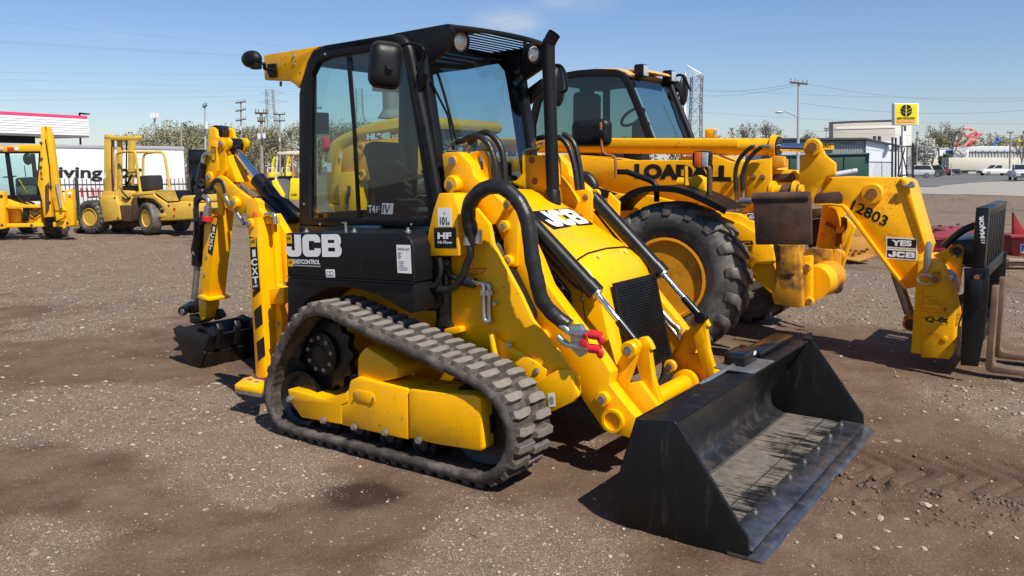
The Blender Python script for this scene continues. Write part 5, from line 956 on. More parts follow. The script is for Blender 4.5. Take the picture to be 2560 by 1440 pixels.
def wheel(parent, c, r, w, rim_r, axis=1, mt=None, mr=None, nl=18, deep=.035, lug=True, steer=0.0, dish=.10):
    """tyre centred at c, outer face towards -y (axis=1) or +y (axis=-1)"""
    mt = mt or TYRE; mr = mr or RIMO; h = w / 2; key = (r, w, rim_r, mt.name, deep)
    if key not in _wheel_cache:
        s_ = r - deep; me = MB().lathe([(rim_r, -h * .62), (rim_r + .02, -h * .80), (rim_r + (s_ - rim_r) * .45, -h * .99), (rim_r + (s_ - rim_r) * .78, -h * .97), (s_ * .985, -h * .80), (s_, -h * .45), (s_ * 1.005, 0), (s_, h * .45), (s_ * .985, h * .80), (rim_r + (s_ - rim_r) * .78, h * .97), (rim_r + (s_ - rim_r) * .45, h * .99), (rim_r + .02, h * .80), (rim_r, h * .62)], (0, 0, 0), YV, 64).mesh('wheel', 0, 2, 50); me.materials.append(mt)
        lw = 2 * math.pi * r / nl * .50; V = []; sgn = 1
        st_ = [(-h * 1.01, rim_r + (s_ - rim_r) * .72, .0, .02), (-h * .98, s_ * .965, .03, .6), (-h * .80, r * .985, .10, 1), (-h * .35, r, .42, 1), (h * .10, r * 1.0, .85, 1)]
        for (yy, rr, off, wf) in st_:
            for e in (-.5, .5):
                for dpt in (0, 1):
                    ang = (off * lw * 1.6 + e * lw * (.85 if yy < 0 else .75) * (1.0 if wf > .1 else .8)) / r; r2 = rr if dpt == 0 else s_ * .96 - (0.06 if yy < -h * .97 else 0); V.append(Vector((math.sin(ang) * r2, yy if dpt == 0 else yy * .86, math.cos(ang) * r2)))
        fs = []
        for i in range(len(st_) - 1):
            a, b_ = i * 4, (i + 1) * 4; fs += [(a, b_, b_ + 2, a + 2), (a + 1, a, b_ + 0, b_ + 1)[::1], (a + 2, b_ + 2, b_ + 3, a + 3)]
        fs += [(0, 2, 3, 1), tuple(len(V) - 4 + k for k in (0, 1, 3, 2))]
        lm = MB().add(V, fs).mesh('tread_lug', .007, 1, 40); lm.materials.append(mt); _wheel_cache[key] = (me, lm)
    me, lm = _wheel_cache[key]
    o = link('wheel', me, None, parent); base = Matrix.Translation(c) @ Matrix.Rotation(steer, 4, 'Z') @ Matrix.Rotation(0 if axis == 1 else math.pi, 4, 'Z'); o.matrix_local = base
    if lug:
        for k in range(nl):
            a = 2 * math.pi * k / nl; g = link('tread_lug', lm, None, o); g.matrix_local = Matrix.Rotation(a, 4, 'Y')
            g = link('tread_lug', lm, None, o); g.matrix_local = Matrix.Rotation(a + math.pi / nl, 4, 'Y') @ Matrix.Rotation(math.pi, 4, 'Z') @ Matrix.Diagonal((1, 1, 1, 1))
    rim = MB().lathe([(rim_r * 1.05, -h * .72), (rim_r * 1.06, -h * .86), (rim_r * .99, -h * .88), (rim_r * .93, -h * .72), (rim_r * .90, -h * .72 + dish), (rim_r * .62, -h * .62 + dish), (rim_r * .60, -h * .5 + dish), (rim_r * .42, -h * .5 + dish), (rim_r * .40, -h * .78 + dish), (rim_r * .30, -h * .86 + dish), (0, -h * .86 + dish)], (0, 0, 0), YV, 40).build('rim', mr, o, smooth=30)
    MB().lathe([(rim_r * .64, -h * .50 + dish - .012), (rim_r * .70, -h * .56 + dish - .012), (rim_r * .66, -h * .62 + dish - .012), (rim_r * .60, -h * .56 + dish - .012)], (0, 0, 0), YV, 36).build('hub_ring', RUSTP, o)
    for k in range(8): a = 2 * math.pi * k / 8 + .2; MB().lathe([(rim_r * .05, 0), (rim_r * .05, .02), (0, .02)], Vector((rim_r * .52 * math.cos(a), -h * .5 + dish + .004, rim_r * .52 * math.sin(a))), -YV, 6).build('wheel_nut', RUSTP, o)
    return o
WR, WW, RR = .655, .40, .335
wheel(te, Vector((0, -1.09 + WW / 2, WR - .005)), WR, WW, RR); wheel(te, Vector((.02, 1.09 - WW / 2, WR - .005)), WR, WW, RR, -1)
wheel(te, Vector((-2.75, -1.09 + WW / 2, WR - .005)), WR, WW, RR); wheel(te, Vector((-2.75, 1.09 - WW / 2, WR - .005)), WR, WW, RR, -1)
MB().cyl((0, -.8, .62), (0, .8, .62), .11).build('front_axle', YELR, te); MB().cyl((-2.75, -.8, .62), (-2.75, .8, .62), .11).build('rear_axle', YELR, te)
MB().box((-1.3, .05, .78), (3.6, .95, .40)).build('chassis', YELW, te, .02)
MB().box((-1.5, -.75, .85), (1.3, .5, .75)).build('engine_cover', YELW, te, .05)
fd = MB().sheet(smoothpath(ty(zF((690, 1215), (740, 1150), (850, 1062), (960, 1022), (1100, 1015), (1250, 1030), (1400, 1085), (1520, 1142), (1620, 1195)), -1.12)), (0, .44, 0), .012).build('mudguard', BLKS, te, smooth=60)
fe = MB().sheet([p + YV * .0 for p in smoothpath(ty(zF((690, 1215), (740, 1150), (850, 1062), (960, 1022), (1100, 1015), (1250, 1030), (1400, 1085), (1520, 1142), (1620, 1195)), -1.125))], (0, .012, 0), .05).build('mudguard_lip', BLKS, fd, smooth=60)
MB().tube(ty(zF((1070, 1010), (1070, 1140)), -.78), .025, 10).build('mudguard_stay', BLKS, te)
# side body behind the wheel
tplate('body_side', YELW, zF((60, 1010), (420, 950), (640, 1050), (800, 1090), (1000, 1090), (1500, 1215), (1700, 1235), (1830, 1300), (1830, 1600), (1700, 1500), (1300, 1560), (700, 1560), (60, 1500)), -.62, .10)
tplate('hood_edge', YELW, zF((620, 1135), (760, 1080), (880, 1105), (700, 1190)), -.95, .30, .01); tplate('side_recess', BLK, zF((590, 1020), (800, 1090), (640, 1120), (520, 1100)), -.64, .02)
tplate('front_body', YELW, zG((880, 295), (940, 310), (1060, 365), (1090, 365), (1210, 440), (1360, 560), (1370, 760), (1340, 920), (1200, 800), (1120, 600), (1000, 420)), -.66, .06, .006)
tplate('front_body_inner', YELR, zG((1000, 300), (1200, 300), (1200, 560), (1100, 560)), -.55, .05)
dt = Dec(te, -.66, T); dt.quad('caution_sticker', YELV, *zG((1125, 590), (1203, 596), (1098, 506)), lift=.002); dt.quad('caution_strip', DARKV, *zG((1120, 536), (1204, 534), (1108, 506)), lift=.004); dt.text('CAUTION', 'caution_lettering', YELV, *zG((1125, 526), (1180, 524), (1125, 514)), bold=.02, lift=.006)
for k in range(4): dt.quad('caution_line', DARKV, *zG((1132, 550 + k * 11), (1196, 552 + k * 11), (1132, 546 + k * 11)), lift=.004)
# boom
bm_ = tplate('boom', YELW, zF((-260, 790), (100, 785), (300, 770), (640, 795), (760, 815), (1480, 815), (1500, 780), (1530, 778), (1640, 825), (1700, 830), (1960, 800), (1958, 1090), (1700, 1232), (1500, 1212), (1100, 1140), (800, 1095), (620, 1048), (480, 950), (100, 900), (-260, 900)), -.30, .52, .01)
db = Dec(bm_, -.30, T); db.text('LOADALL', 'boom_lettering', DARKV, *zF((895, 962), (1652, 984), (897, 842)), bold=.07)
tplate('boom_side_plate', YELW, zF((1775, 832), (1962, 800), (1962, 1092), (1770, 1130)), -.345, .045, .006)
for q in zF((1825, 948), (1898, 950)): tboss(q, -.345, .024, .012, RUST, RUSTP, .7)
tplate('boom_pad', YELW, zF((1240, 785), (1500, 785), (1500, 815), (1240, 815)), -.20, .3)
r0, r1 = ty(zF((-420, 694), (1985, 712)), -.20); rb_ = MB().cyl(r0, r1, .074, n=36).build('compensation_ram', YELW, te)
tplate('ram_cover', YELW, zF((-300, 650), (1700, 652), (1700, 708), (-300, 706)), -.288, .02, .004)
f0, f1 = ty(zF((1975, 712), (2018, 712)), -.20); MB().cyl(f0, f1, .105, n=36).build('ram_flange', YELW, rb_); MB().cyl(f1, f1 + (f1 - f0) * .3, .09, n=30).build('ram_gland', BLK, rb_)
h0, h1 = ty([zF((2040, 714))[0], zH((385, 68))[0]], -.20); MB().cyl(h0 - XV * .05, h1, .036, n=24).build('rod', CHR, rb_)
# near front blocks: nose bracket and wear pads
tplate('inner_boom', YELW, zH((150, 195), (300, 200), (330, 240), (330, 330), (150, 330)), -.22, .38, .008)
tplate('wear_pad', RUST, zH((152, 222), (290, 215), (300, 240), (290, 268), (152, 270)), -.226, .02, .004); tplate('wear_pad', RUST, zH((410, 335), (552, 322), (572, 345), (568, 390), (405, 400)), -.30, .02, .004)
tplate('pad_clamp', YELR, zH((150, 110), (230, 120), (235, 180), (160, 190)), -.28, .1); 
nb = tplate('boom_nose', YELW, zH((365, 68), (378, 45), (405, 36), (432, 42), (447, 60), (470, 110), (530, 158), (530, 225), (478, 238), (412, 340), (385, 400), (310, 330), (326, 112), (372, 102)), -.33, .05, .008)
tplate('boom_nose', YELW, zH((378, 60), (405, 40), (440, 60), (455, 110), (512, 160), (512, 225), (470, 238), (400, 330), (330, 330), (340, 130)), .0, .05, .008)
tboss(zH((402, 66))[0], -.33, .075, .04, YELW, RUSTP, .55)
# gooseneck
gk = tplate('boom_head', YELW, zH((470, 240), (560, 236), (912, 244), (946, 262), (962, 310), (1045, 600), (1062, 650), (1036, 720), (1036, 870), (930, 890), (840, 780), (700, 590), (602, 452), (560, 408), (505, 402), (412, 402)), -.27, .44, .014)
gl = MB(); 
for pts in (((405, 405), (500, 404), (560, 412), (602, 455), (700, 592), (840, 782), (930, 890), (945, 880), (855, 765), (715, 575), (620, 440), (575, 398), (505, 392), (405, 395)),): tplate('head_flange', YELW, zH(*pts), -.31, .52, .006)
tplate('head_flange', YELW, zH((912, 244), (946, 262), (962, 310), (1045, 600), (1062, 650), (1045, 655), (1025, 600), (930, 320), (905, 250)), -.285, .47, .005)
tboss(zH((748, 335))[0], -.27, .085, .04, YELW, RUSTP, .52)
MB().tube(smoothpath(ty(zH((920, 285), (950, 290), (975, 270), (985, 290), (960, 298)), -.3)), .012, 8).build('shackle', ZINC, te)
dh = Dec(gk, -.27, T)
dh.text('12803', 'stencil_number', DARKV, *zN((672, 132), (936, 262), (706, 58)), bold=.018)
dh.quad('white_sticker', WHT, *zN((946, 416), (1176, 432), (946, 335)), lift=.002); dh.quad('sticker_field', DARKV, *zN((956, 406), (1172, 420), (956, 346)), lift=.0035); dh.text('YES', 'sticker_lettering', WHT, *zN((985, 402), (1138, 408), (987, 358)), bold=.05, lift=.005)
dh.quad('white_sticker', WHT, *zN((943, 498), (1178, 515), (946, 424)), lift=.002); dh.quad('sticker_field', DARKV, *zN((953, 490), (1168, 504), (954, 434)), lift=.0035); dh.jcb('sticker_lettering', WHT, *zN((962, 484), (1162, 496), (964, 442)), lift=.005)
# crowd ram under the head
c0, c1 = ty(zH((905, 870), (960, 1030)), -.05); MB().cyl(c0 + (c0 - c1) * .5, c1, .04).build('tilt_ram_rod', STEEL, te)
tplate('ram_eye', YELR, zH((920, 1090), (925, 1045), (960, 1030), (1060, 1045), (1060, 1140), (1000, 1140), (940, 1125)), -.12, .14, .02); tboss(zH((968, 1090))[0], -.12, .06, .02, YELR, RUST, .7)
# quick-fit frame
qf = tplate('coupler_frame', YELS, zU((365, 1240), (372, 850), (385, 680), (440, 520), (520, 490), (615, 640), (640, 760), (620, 1000), (612, 1170), (580, 1255)), -.42, .10, .008)
tplate('coupler_plate', YELS, zU((385, 850), (390, 680), (440, 520), (520, 510), (545, 560), (618, 650), (618, 745), (505, 850)), -.445, .03, .006)
tplate('coupler_ear', YELW, zU((450, 480), (640, 392), (670, 395), (688, 425), (680, 520), (660, 700), (650, 760), (620, 640), (520, 500)), -.38, .06, .008)
q_ = T.hit(*zU((638, 442))[0], 'y', -.38); MB().lathe([(.033, 0), (.052, 0), (.052, .012), (.033, .012), (.033, 0)], q_, -YV, 24).build('pin_ring', YELR, te); MB().lathe([(.032, .003), (0, .0)], q_, -YV, 20).build('pin_hole', DARKV, te)
tplate('latch_blade', ZINC, zU((385, 480), (400, 400), (412, 372), (440, 372), (448, 400), (440, 540), (402, 610), (382, 620)), -.46, .015, .004); tplate('latch_blade', GREYV, zU((545, 575), (590, 580), (630, 610), (648, 660), (645, 720), (620, 750), (618, 655), (575, 600)), -.455, .01, .003)
tboss(zU((475, 650))[0], -.445, .045, .03, YELR, RUSTP, .6)
qr = T.hit(*zU((400, 655))[0], 'y', -.47); MB().tube([qr + Vector((.055 * math.cos(R(a)), 0, .038 * math.sin(R(a)))) for a in range(20, 340, 20)], .009, 8).build('lynch_pin', ZINC, te)
dq_ = Dec(te, -.42, T); dq_.quad('worn_sticker', YELV, *zU((398, 985), (575, 995), (398, 930)), lift=.002); dq_.text('Q-fit', 'sticker_lettering', DARKV, *zU((400, 980), (572, 988), (402, 932)), bold=.03, lift=.004)
tplate('coupler_ledge', YELS, zU((384, 842), (505, 850), (512, 878), (380, 862)), -.47, .05, .004); tplate('coupler_rib', YELS, zU((505, 850), (640, 745), (668, 905), (640, 1000), (612, 1000), (600, 870)), -.405, .03, .004)
tplate('coupler_side', YELW, zU((612, 1000), (632, 985), (622, 1170), (612, 1180), (580, 1255), (572, 1240)), -.40, .30, .004); tplate('coupler_hook', YELS, zU((515, 1100), (540, 1080), (570, 1095), (560, 1120), (530, 1125)), -.43, .012, .003)
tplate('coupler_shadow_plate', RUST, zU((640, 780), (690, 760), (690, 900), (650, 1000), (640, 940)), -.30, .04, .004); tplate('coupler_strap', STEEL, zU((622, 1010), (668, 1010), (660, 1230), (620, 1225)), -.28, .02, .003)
for q in zU((470, 608), (500, 608), (548, 880)): tboss(q, -.45, .014, .010, YELR, RUSTP, .6)
for q in zU((588, 640),): tboss(q, -.46, .02, .008, ZINC, STEEL, .5)
MB().box((1.93, -.05, .5), (.20, .72, .75)).build('coupler_back', YELW, te, .01)
# pallet fork carriage
CX0, CYN, CYF = 2.20, -.62, .84
def tb(name, m, x0, x1, y0, y1, z0, z1, parent, bev=.006): return MB().box(((x0 + x1) / 2, (y0 + y1) / 2, (z0 + z1) / 2), (x1 - x0, y1 - y0, z1 - z0)).build(name, m, parent, bev)
ca = thing('pallet_fork_carriage', 'black pallet fork carriage with rusty forks hung on the telehandler boom', 'fork carriage', T)
p_top, p_bot = T.hit(*zU((780, 115))[0], 'y', CYN), T.hit(*zU((885, 570))[0], 'y', CYN); bx0 = p_top.x; bx1 = T.hit(*zU((880, 115))[0], 'y', CYN).x; zt = p_top.z; zm = p_bot.z
po = tb('backrest_post', BLK, bx0, bx1, CYN, CYN + .10, zm, zt, ca); tb('backrest_post', BLK, bx0, bx1, CYF - .10, CYF, zm, zt, ca); tb('top_rail', BLK, bx0, bx1, CYN + .1, CYF - .1, zt - .07, zt - .002, ca)
for k in range(9): y = CYN + .16 + k * (CYF - CYN - .32) / 8; tb('backrest_bar', BLK, bx1 - .05, bx1 - .006, y, y + .05, zm, zt - .07, ca, .003)
cxl = T.hit(*zU((690, 570))[0], 'y', CYN).x; zb_ = .11
tb('lower_rail', BLK, bx0 + .0, bx1 + .015, CYN, CYF, zm - .09, zm - .002, ca); tb('bottom_rail', BLK, bx0 - .02, bx1 + .01, CYN + .12, CYF - .12, .26, .38, ca)
MB().prism(ty(zU((690, 572), (882, 572), (872, 760), (855, 950), (838, 1100), (795, 1310), (662, 1300), (672, 1000), (690, 700)), CYN), (0, .03, 0)).build('carriage_cheek', BLK, ca, .005); MB().prism(ty(zU((690, 572), (882, 572), (872, 760), (855, 950), (838, 1100), (795, 1310), (662, 1300), (672, 1000), (690, 700)), CYN), (0, .03, 0)).build('carriage_cheek', BLK, ca, .005).location = (0, CYF - CYN - .03, 0)
MB().prism(ty(zU((728, 655), (825, 655), (818, 862), (724, 858)), CYN - .05), (0, .05, 0)).build('side_lug', BLK, ca, .006); MB().prism(ty(zU((738, 612), (830, 614), (828, 654), (736, 652)), CYN - .02), (0, .02, 0)).build('side_lug', BLK, ca, .004); c = T.hit(*zU((785, 640))[0], 'y', CYN - .02); MB().lathe([(.02, 0), (.02, .012), (0, .012)], c, -YV, 6).build('bolt', RUSTP, ca)
MB().prism(ty(zU((585, 370), (790, 350), (785, 545), (740, 570), (690, 560)), CYN + .25), (0, .9, 0)).build('carriage_head', BLK, ca, .012)
MB().tube(smoothpath(ty(zU((540, 410), (600, 350), (690, 285), (790, 245)), CYN + .3)), .028, 10).build('hose', HOSE, ca)
fx = bx1 + .02
for y0 in (CYN + .22, CYN + .80):
    y1 = y0 + .13; zf = .055
    MB().prism([Vector(p) for p in ((fx + .02, y0, zm - .16), (fx + .062, y0, zm - .16), (fx + .068, y0, .13), (fx + .085, y0, zf + .048), (fx + .14, y0, zf + .038), (fx + 1.15, y0, zf + .012), (fx + 1.15, y0, zf), (fx + .06, y0, zf - .010), (fx + .03, y0, zf + .004), (fx + .02, y0, .09))], (0, y1 - y0, 0)).build('fork', FORKM, ca, .004)
dj = Dec(po, CYN, T)
a_ = [T.hit(*q, 'y', CYN) for q in zU((858, 345), (848, 175), (812, 345))]; label_text('MAJOR', 'carriage_lettering', WHT, po, *a_, .06, .003)
a_ = [T.hit(*q, 'y', CYN) for q in zU((850, 388), (850, 352), (818, 388))]; label_text('ATI', 'carriage_lettering', WHT, po, *a_, .0, .003)
# near front stabiliser: rusty foot folded up, its leg and frame
ft_ = MB().sheet(smoothpath(ty(zV((112, 768), (100, 640), (88, 420), (82, 330), (84, 290), (110, 272)), -1.02)), (0, .0, 0), 0) if False else None
foot = [T.hit(*q, 'y', -1.12) for q in zV((82, 285), (655, 268), (672, 300), (680, 768), (112, 768))]
fo = MB().prism(foot, (0, .03, 0)).build('stabiliser_foot', RUST, te, .012); a, b_ = T.hit(*zV((90, 300))[0], 'y', -1.09), T.hit(*zV((655, 288))[0], 'y', -1.09); MB().cyl(a, b_, .042, n=18).build('foot_roll', RUST, fo)
cc = ty(zV((245, 230), (590, 225)), -1.0); pv = MB().cyl(cc[0], cc[1], .045, n=18).build('foot_pivot', YELW, te)
for q in zV((290, 225), (515, 225)): c = T.hit(*q, 'y', -1.0); MB().cyl(c - XV * .015, c + XV * .015, .075, n=22).build('pivot_collar', YELW, pv)
MB().cyl(cc[0] + XV * .11, cc[0] + XV * .24, .055, n=18).build('pivot_sleeve', RUST, pv)
sl = tplate('stabiliser_leg', YELR, zV((285, 770), (545, 770), (560, 900), (580, 1200), (590, 1390), (540, 1400), (300, 1360), (270, 1250), (320, 1150), (310, 900)), -.98, .16, .01)
tplate('leg_guard', YELR, zV((310, 770), (520, 770), (510, 1060), (340, 1070)), -.995, .015); tplate('leg_plate', YELW, zV((575, 885), (670, 880), (672, 1330), (640, 1370), (610, 1385), (598, 1060), (580, 960)), -.90, .08, .006)
for q in zV((635, 985), (658, 1330)): tboss(q, -.90, .035, .015, YELW, RUSTP, .6)
tplate('side_gusset', YELW, zV((80, 1000), (110, 950), (275, 950), (320, 1060), (320, 1260), (120, 1120), (125, 1060)), -.90, .04, .006); tplate('gusset_flange', YELW, zV((105, 945), (275, 938), (275, 962), (110, 962)), -.98, .10, .004)
x0_, x1_ = T.hit(*zV((690, 1150))[0], 'y', -.80), None
MB().cyl(x0_, x0_ + YV * .50, .135, n=30).build('stabiliser_beam', YELW, te); MB().cyl(x0_ + YV * .24, x0_ + YV * .49, .1365, n=30).build('beam_grime', YELR, te)
tplate('beam_end_plate', YELR, zV((720, 1010), (880, 815), (940, 810), (970, 850), (960, 1000), (930, 1140), (930, 1240), (880, 1260), (700, 1250), (850, 1200)), -.30, .04, .006)
tplate('beam_web', YELR, zV((560, 800), (880, 812), (880, 1060), (700, 1010), (600, 960)), -.34, .03); tplate('far_leg', YELW, zV((895, 815), (985, 800), (1080, 560), (1000, 480), (960, 720)), .60, .08, .008); tplate('far_leg_plate', YELW, zV((895, 1240), (930, 1140), (950, 1130), (1110, 600), (1080, 560), (1000, 830), (960, 1000)), .75, .05, .006)
tboss(zV((958, 870))[0], .60, .05, .02, YELW, RUSTP, .6); tboss(zV((925, 1190))[0], .62, .06, .02, RUST, RUST, .6)
l0, l1 = ty(zV((905, 400), (840, 800)), .35); MB().cyl(l0 + (l0 - l1) * .3, l1, .105, n=28).build('boom_lift_ram', YELW, te)
for pts in (((820, 550), (900, 590), (940, 620), (930, 640)), ((1010, 500), (1010, 600), (950, 640), (930, 780)), ((990, 490), (985, 600), (960, 680), (960, 760))): MB().tube(smoothpath(ty(zV(*pts), .22)), .018, 8).build('hydraulic_pipe', RUSTP, te)
tplate('pipe_block', YELW, zV((920, 590), (1010, 585), (1000, 650), (920, 655)), .2, .06); tplate('front_shield', DARKV, zV((640, 520), (755, 505), (820, 610), (770, 790), (640, 790)), .5, .03); tplate('front_panel', mat('grey_green_panel', (.10, .12, .13), .5), zV((770, 400), (900, 405), (850, 560), (770, 500)), .55, .03); tplate('front_panel', RUST, zV((680, 410), (770, 400), (770, 500), (680, 510)), .5, .03)
MB().tube(ty(zV((-40, 330), (85, 330)), -1.0), .028, 10).build('link_bar', STEEL, te)
# mirror on its bent rod, lamp cluster, hoses
mm = T.hit(*zW((795, 797))[0], 'y', -1.05); mo = MB(); rr_ = rrect(.36, .235, .06, 6); vs = []; nn = len(rr_); lay = [(1.0, .0), (1.0, -.03), (.96, -.055), (.85, -.075), (.5, -.085)]
for s_, h in lay: vs += [mm + Vector((x * s_ * .98, h + x * .12, y * s_)) for x, y in rr_]
mo.add(vs, [tuple(range(nn))] + [tuple((len(lay) - 1) * nn + i for i in range(nn))] + [(l * nn + i, l * nn + (i + 1) % nn, (l + 1) * nn + (i + 1) % nn, (l + 1) * nn + i) for l in range(len(lay) - 1) for i in range(nn)]); mo = mo.build('side_mirror', BLKS, te, smooth=60)
MB().tube(ty(zW((880, 680), (888, 900), (900, 1000), (940, 1035), (1010, 1045), (1040, 1065), (1045, 1180), (1042, 1290)), -1.16), .012, 10).build('mirror_rod', RUSTP, mo); MB().box(T.hit(*zW((900, 805))[0], 'y', -1.15), (.07, .06, .07)).build('mirror_clamp', BLKS, mo, .015)
MB().tube(smoothpath(ty(zW((1150, 1215), (1300, 1270), (1430, 1320), (1480, 1370), (1490, 1440)), -1.1)), .024, 10).build('mirror_bracket', BLKS, te); MB().prism(ty(zW((1050, 1190), (1150, 1195), (1160, 1250), (1055, 1250)), -1.13), (0, .03, 0)).build('bracket_plate', BLKS, te, .003)
lc = thing if False else None
la_ = MB().prism(ty(zF((1345, 770), (1360, 745), (1460, 742), (1478, 765), (1472, 860), (1455, 880), (1360, 880), (1345, 850)), -.98), (0, .10, 0)).build('lamp_cluster', BLKS, te, .012)
MB().prism(ty(zF((1365, 752), (1418, 752), (1412, 875), (1362, 872)), -.988), (0, .02, 0)).build('indicator_lens', AMBER, la_, .004); MB().prism(ty(zF((1422, 752), (1470, 755), (1465, 868), (1418, 873)), -.988), (0, .02, 0)).build('lamp_lens', LENS, la_, .004)
MB().tube(ty(zF((1300, 860), (1302, 1010)), -.95), .022, 8).build('lamp_post', YELW, te); MB().tube(smoothpath(ty(zF((1460, 870), (1482, 900), (1482, 1090)), -.95)), .024, 10).build('lamp_post', RUST, te)
MB().cyl(*ty(zF((1240, 995), (1450, 1000)), -.75), .05).build('stabiliser_pivot', YELW, te); tplate('pivot_bracket', YELW, zF((1305, 960), (1380, 930), (1440, 960), (1455, 1070), (1380, 1060), (1310, 1030)), -.85, .12, .02)
for pts in (((1820, 708), (1770, 745), (1710, 820), (1685, 920), (1690, 1050)), ((1890, 712), (1830, 760), (1770, 840), (1740, 940), (1745, 1050))): MB().tube(smoothpath(ty(zF(*pts), -.42)), .019, 12).build('hydraulic_hose', HOSE, te)
for pts in (((1840, 705), (1810, 712), (1790, 730)), ((1960, 712), (1900, 708), (1860, 735)), ((1690, 1050), (1692, 1180), (1680, 1215), (1560, 1220)), ((1745, 1050), (1740, 1180), (1720, 1215), (1680, 1225))): MB().tube(smoothpath(ty(zF(*pts), -.40)), .016, 10).build('hydraulic_pipe', STEEL, te)
MB().tube(smoothpath(ty(zF((470, 940), (530, 945), (575, 1000), (585, 1060)), -.60)), .045, 12).build('air_hose', HOSE, te)
dz = Dec(te, -.60, T); dz.quad('maker_sticker', WHT, *zG((1152, 350), (1215, 356), (1152, 288)), lift=.002); dz.quad('maker_field', DARKV, *zG((1157, 340), (1215, 346), (1157, 298)), lift=.003); dz.jcb('maker_lettering', WHT, *zG((1160, 333), (1222, 338), (1160, 306)), lift=.004)
tplate('fuse_box', YELW, zF((1445, 640), (1445, 580), (1455, 568), (1530, 568), (1530, 640)), -.1, .12, .008); MB().prism(ty(zF((1515, 578), (1545, 572), (1548, 625), (1530, 640), (1515, 636)), -.105), (0, .10, 0)).build('boom_lamp', LENS, te, .006)
# cab on the far side
KY0, KY1 = .12, 1.08
ko = ty(zW((95, 1010), (95, 700), (150, 430), (260, 215), (420, 150), (620, 112), (830, 95), (1040, 102), (1130, 135), (1190, 225), (1340, 580), (1500, 1000)), KY0); ki = ty(zW((150, 1010), (152, 720), (205, 480), (300, 270), (430, 208), (620, 182), (830, 174), (1030, 180), (1095, 200), (1135, 255), (1270, 580), (1420, 1000)), KY0)
kf = MB().ring(ko, ki, (0, .05, 0)).build('cab_side_frame', BLKS, te, .012); k2 = kf.data.copy(); k2.transform(Matrix.Translation((0, KY1 - KY0, 0))); link('cab_side_frame', k2, None, te)
MB().prism([p + YV * .025 for p in ki], (0, .005, 0)).build('side_window', GLST, te, smooth=0); MB().prism([p + YV * (KY1 - KY0 + .025) for p in ki], (0, .005, 0)).build('side_window', GLST, te, smooth=0)
kt, kb = ko[8], ko[11]; wsc = [kb + Vector((.02, .05, 0)), kb + Vector((.02, KY1 - KY0, 0)), kt + Vector((.06, KY1 - KY0, -.02)), kt + Vector((.06, .05, -.02))]
MB().prism(wsc, (.006, 0, 0)).build('windscreen', GLSD, te, smooth=0)
MB().prism([Vector((ko[3].x, KY0 + .05, ko[3].z)), Vector((ko[0].x, KY0 + .05, ko[0].z)), Vector((ko[0].x, KY1, ko[0].z)), Vector((ko[3].x, KY1, ko[3].z))], (.005, 0, 0)).build('rear_window', GLST, te, smooth=0)
ROOFY = mat('sun_faded_roof_paint', (.62, .36, .13), .6, var=.1, vs=4)
rt = [ko[i] for i in (4, 5, 6, 7, 8)]; MB().prism([p + ZV * .0 for p in rt] + [rt[4] + Vector((.10, 0, -.03)), rt[4] + Vector((.05, 0, .05)), rt[3] + ZV * .055, rt[2] + ZV * .045, rt[1] + ZV * .03], (0, .02, 0)) if False else None
MB().prism([rt[0] + YV * .06, rt[1] + Vector((0, .06, .0)), rt[2] + Vector((0, .06, .012)), rt[3] + Vector((0, .06, .018)), rt[4] + Vector((.03, .06, .0)), rt[4] + Vector((.03, .06, -.03)), rt[0] + Vector((0, .06, -.05))], (0, KY1 - KY0 - .08, 0)).build('cab_roof', ROOFY, te, .02)
MB().prism([rt[3] + Vector((.0, .25, .03)), rt[4] + Vector((.10, .25, .055)), rt[4] + Vector((.14, .25, .02)), rt[3] + Vector((.05, .25, .0))], (0, .6, 0)).build('roof_visor', ROOFY, te, .015)
for q, y in ((zW((1320, 120))[0], KY0 + .25), (zW((1625, 182))[0], KY1 - .05)):
    c = T.hit(*q, 'y', y); lo = MB().box(c, (.11, .13, .13)).build('work_lamp', BLKS, te, .02); MB().box(c + XV * .056, (.012, .105, .105)).build('lens', LENS, lo, .01)
for yy in (KY1 - .02,):
    a, b_ = kt + Vector((.06, yy - KY0, 0)), kb + Vector((.03, yy - KY0, 0)); MB().tube([a, b_], .035, 10).build('front_pillar', BLKS, te)
fm = T.hit(*zW((1785, 330))[0], 'y', KY1 + .25); fo_ = MB().ell(fm, (.035, .10, .17)).build('far_mirror', BLKS, te); MB().tube(smoothpath(ty(zW((1690, 220), (1700, 175), (1760, 165), (1800, 200), (1830, 270), (1860, 330)), KY1 + .2)), .014, 8).build('mirror_arm', BLKS, fo_)
MB().tube(smoothpath(ty(zW((1600, 270), (1680, 290), (1740, 330), (1740, 400)), KY1)), .02, 8).build('mirror_bracket', BLKS, fo_); MB().box(T.hit(*zW((1700, 290))[0], 'y', KY1 + .05), (.06, .08, .12)).build('mirror_mount', BLKS, fo_, .01)
MB().tube(ty(zW((1650, 450), (1730, 700), (1800, 850)), KY1 - .3), .012, 8).build('wiper', BLKS, te)
MB().prism(ty(zW((640, 1000), (590, 560), (640, 400), (700, 250), (900, 180), (980, 180), (960, 320), (960, 1000), (900, 1000), (900, 330), (760, 300), (700, 420), (690, 1000)), KY1 - .1), (0, .06, 0)).build('far_door_frame', BLKS, te, .01)
MB().prism([p + Vector((0, .06, -.06)) for p in rt] + [p + Vector((0, .06, -.12)) for p in rt[::-1]], (0, KY1 - KY0 - .1, 0)).build('headliner', BROWNI, te)
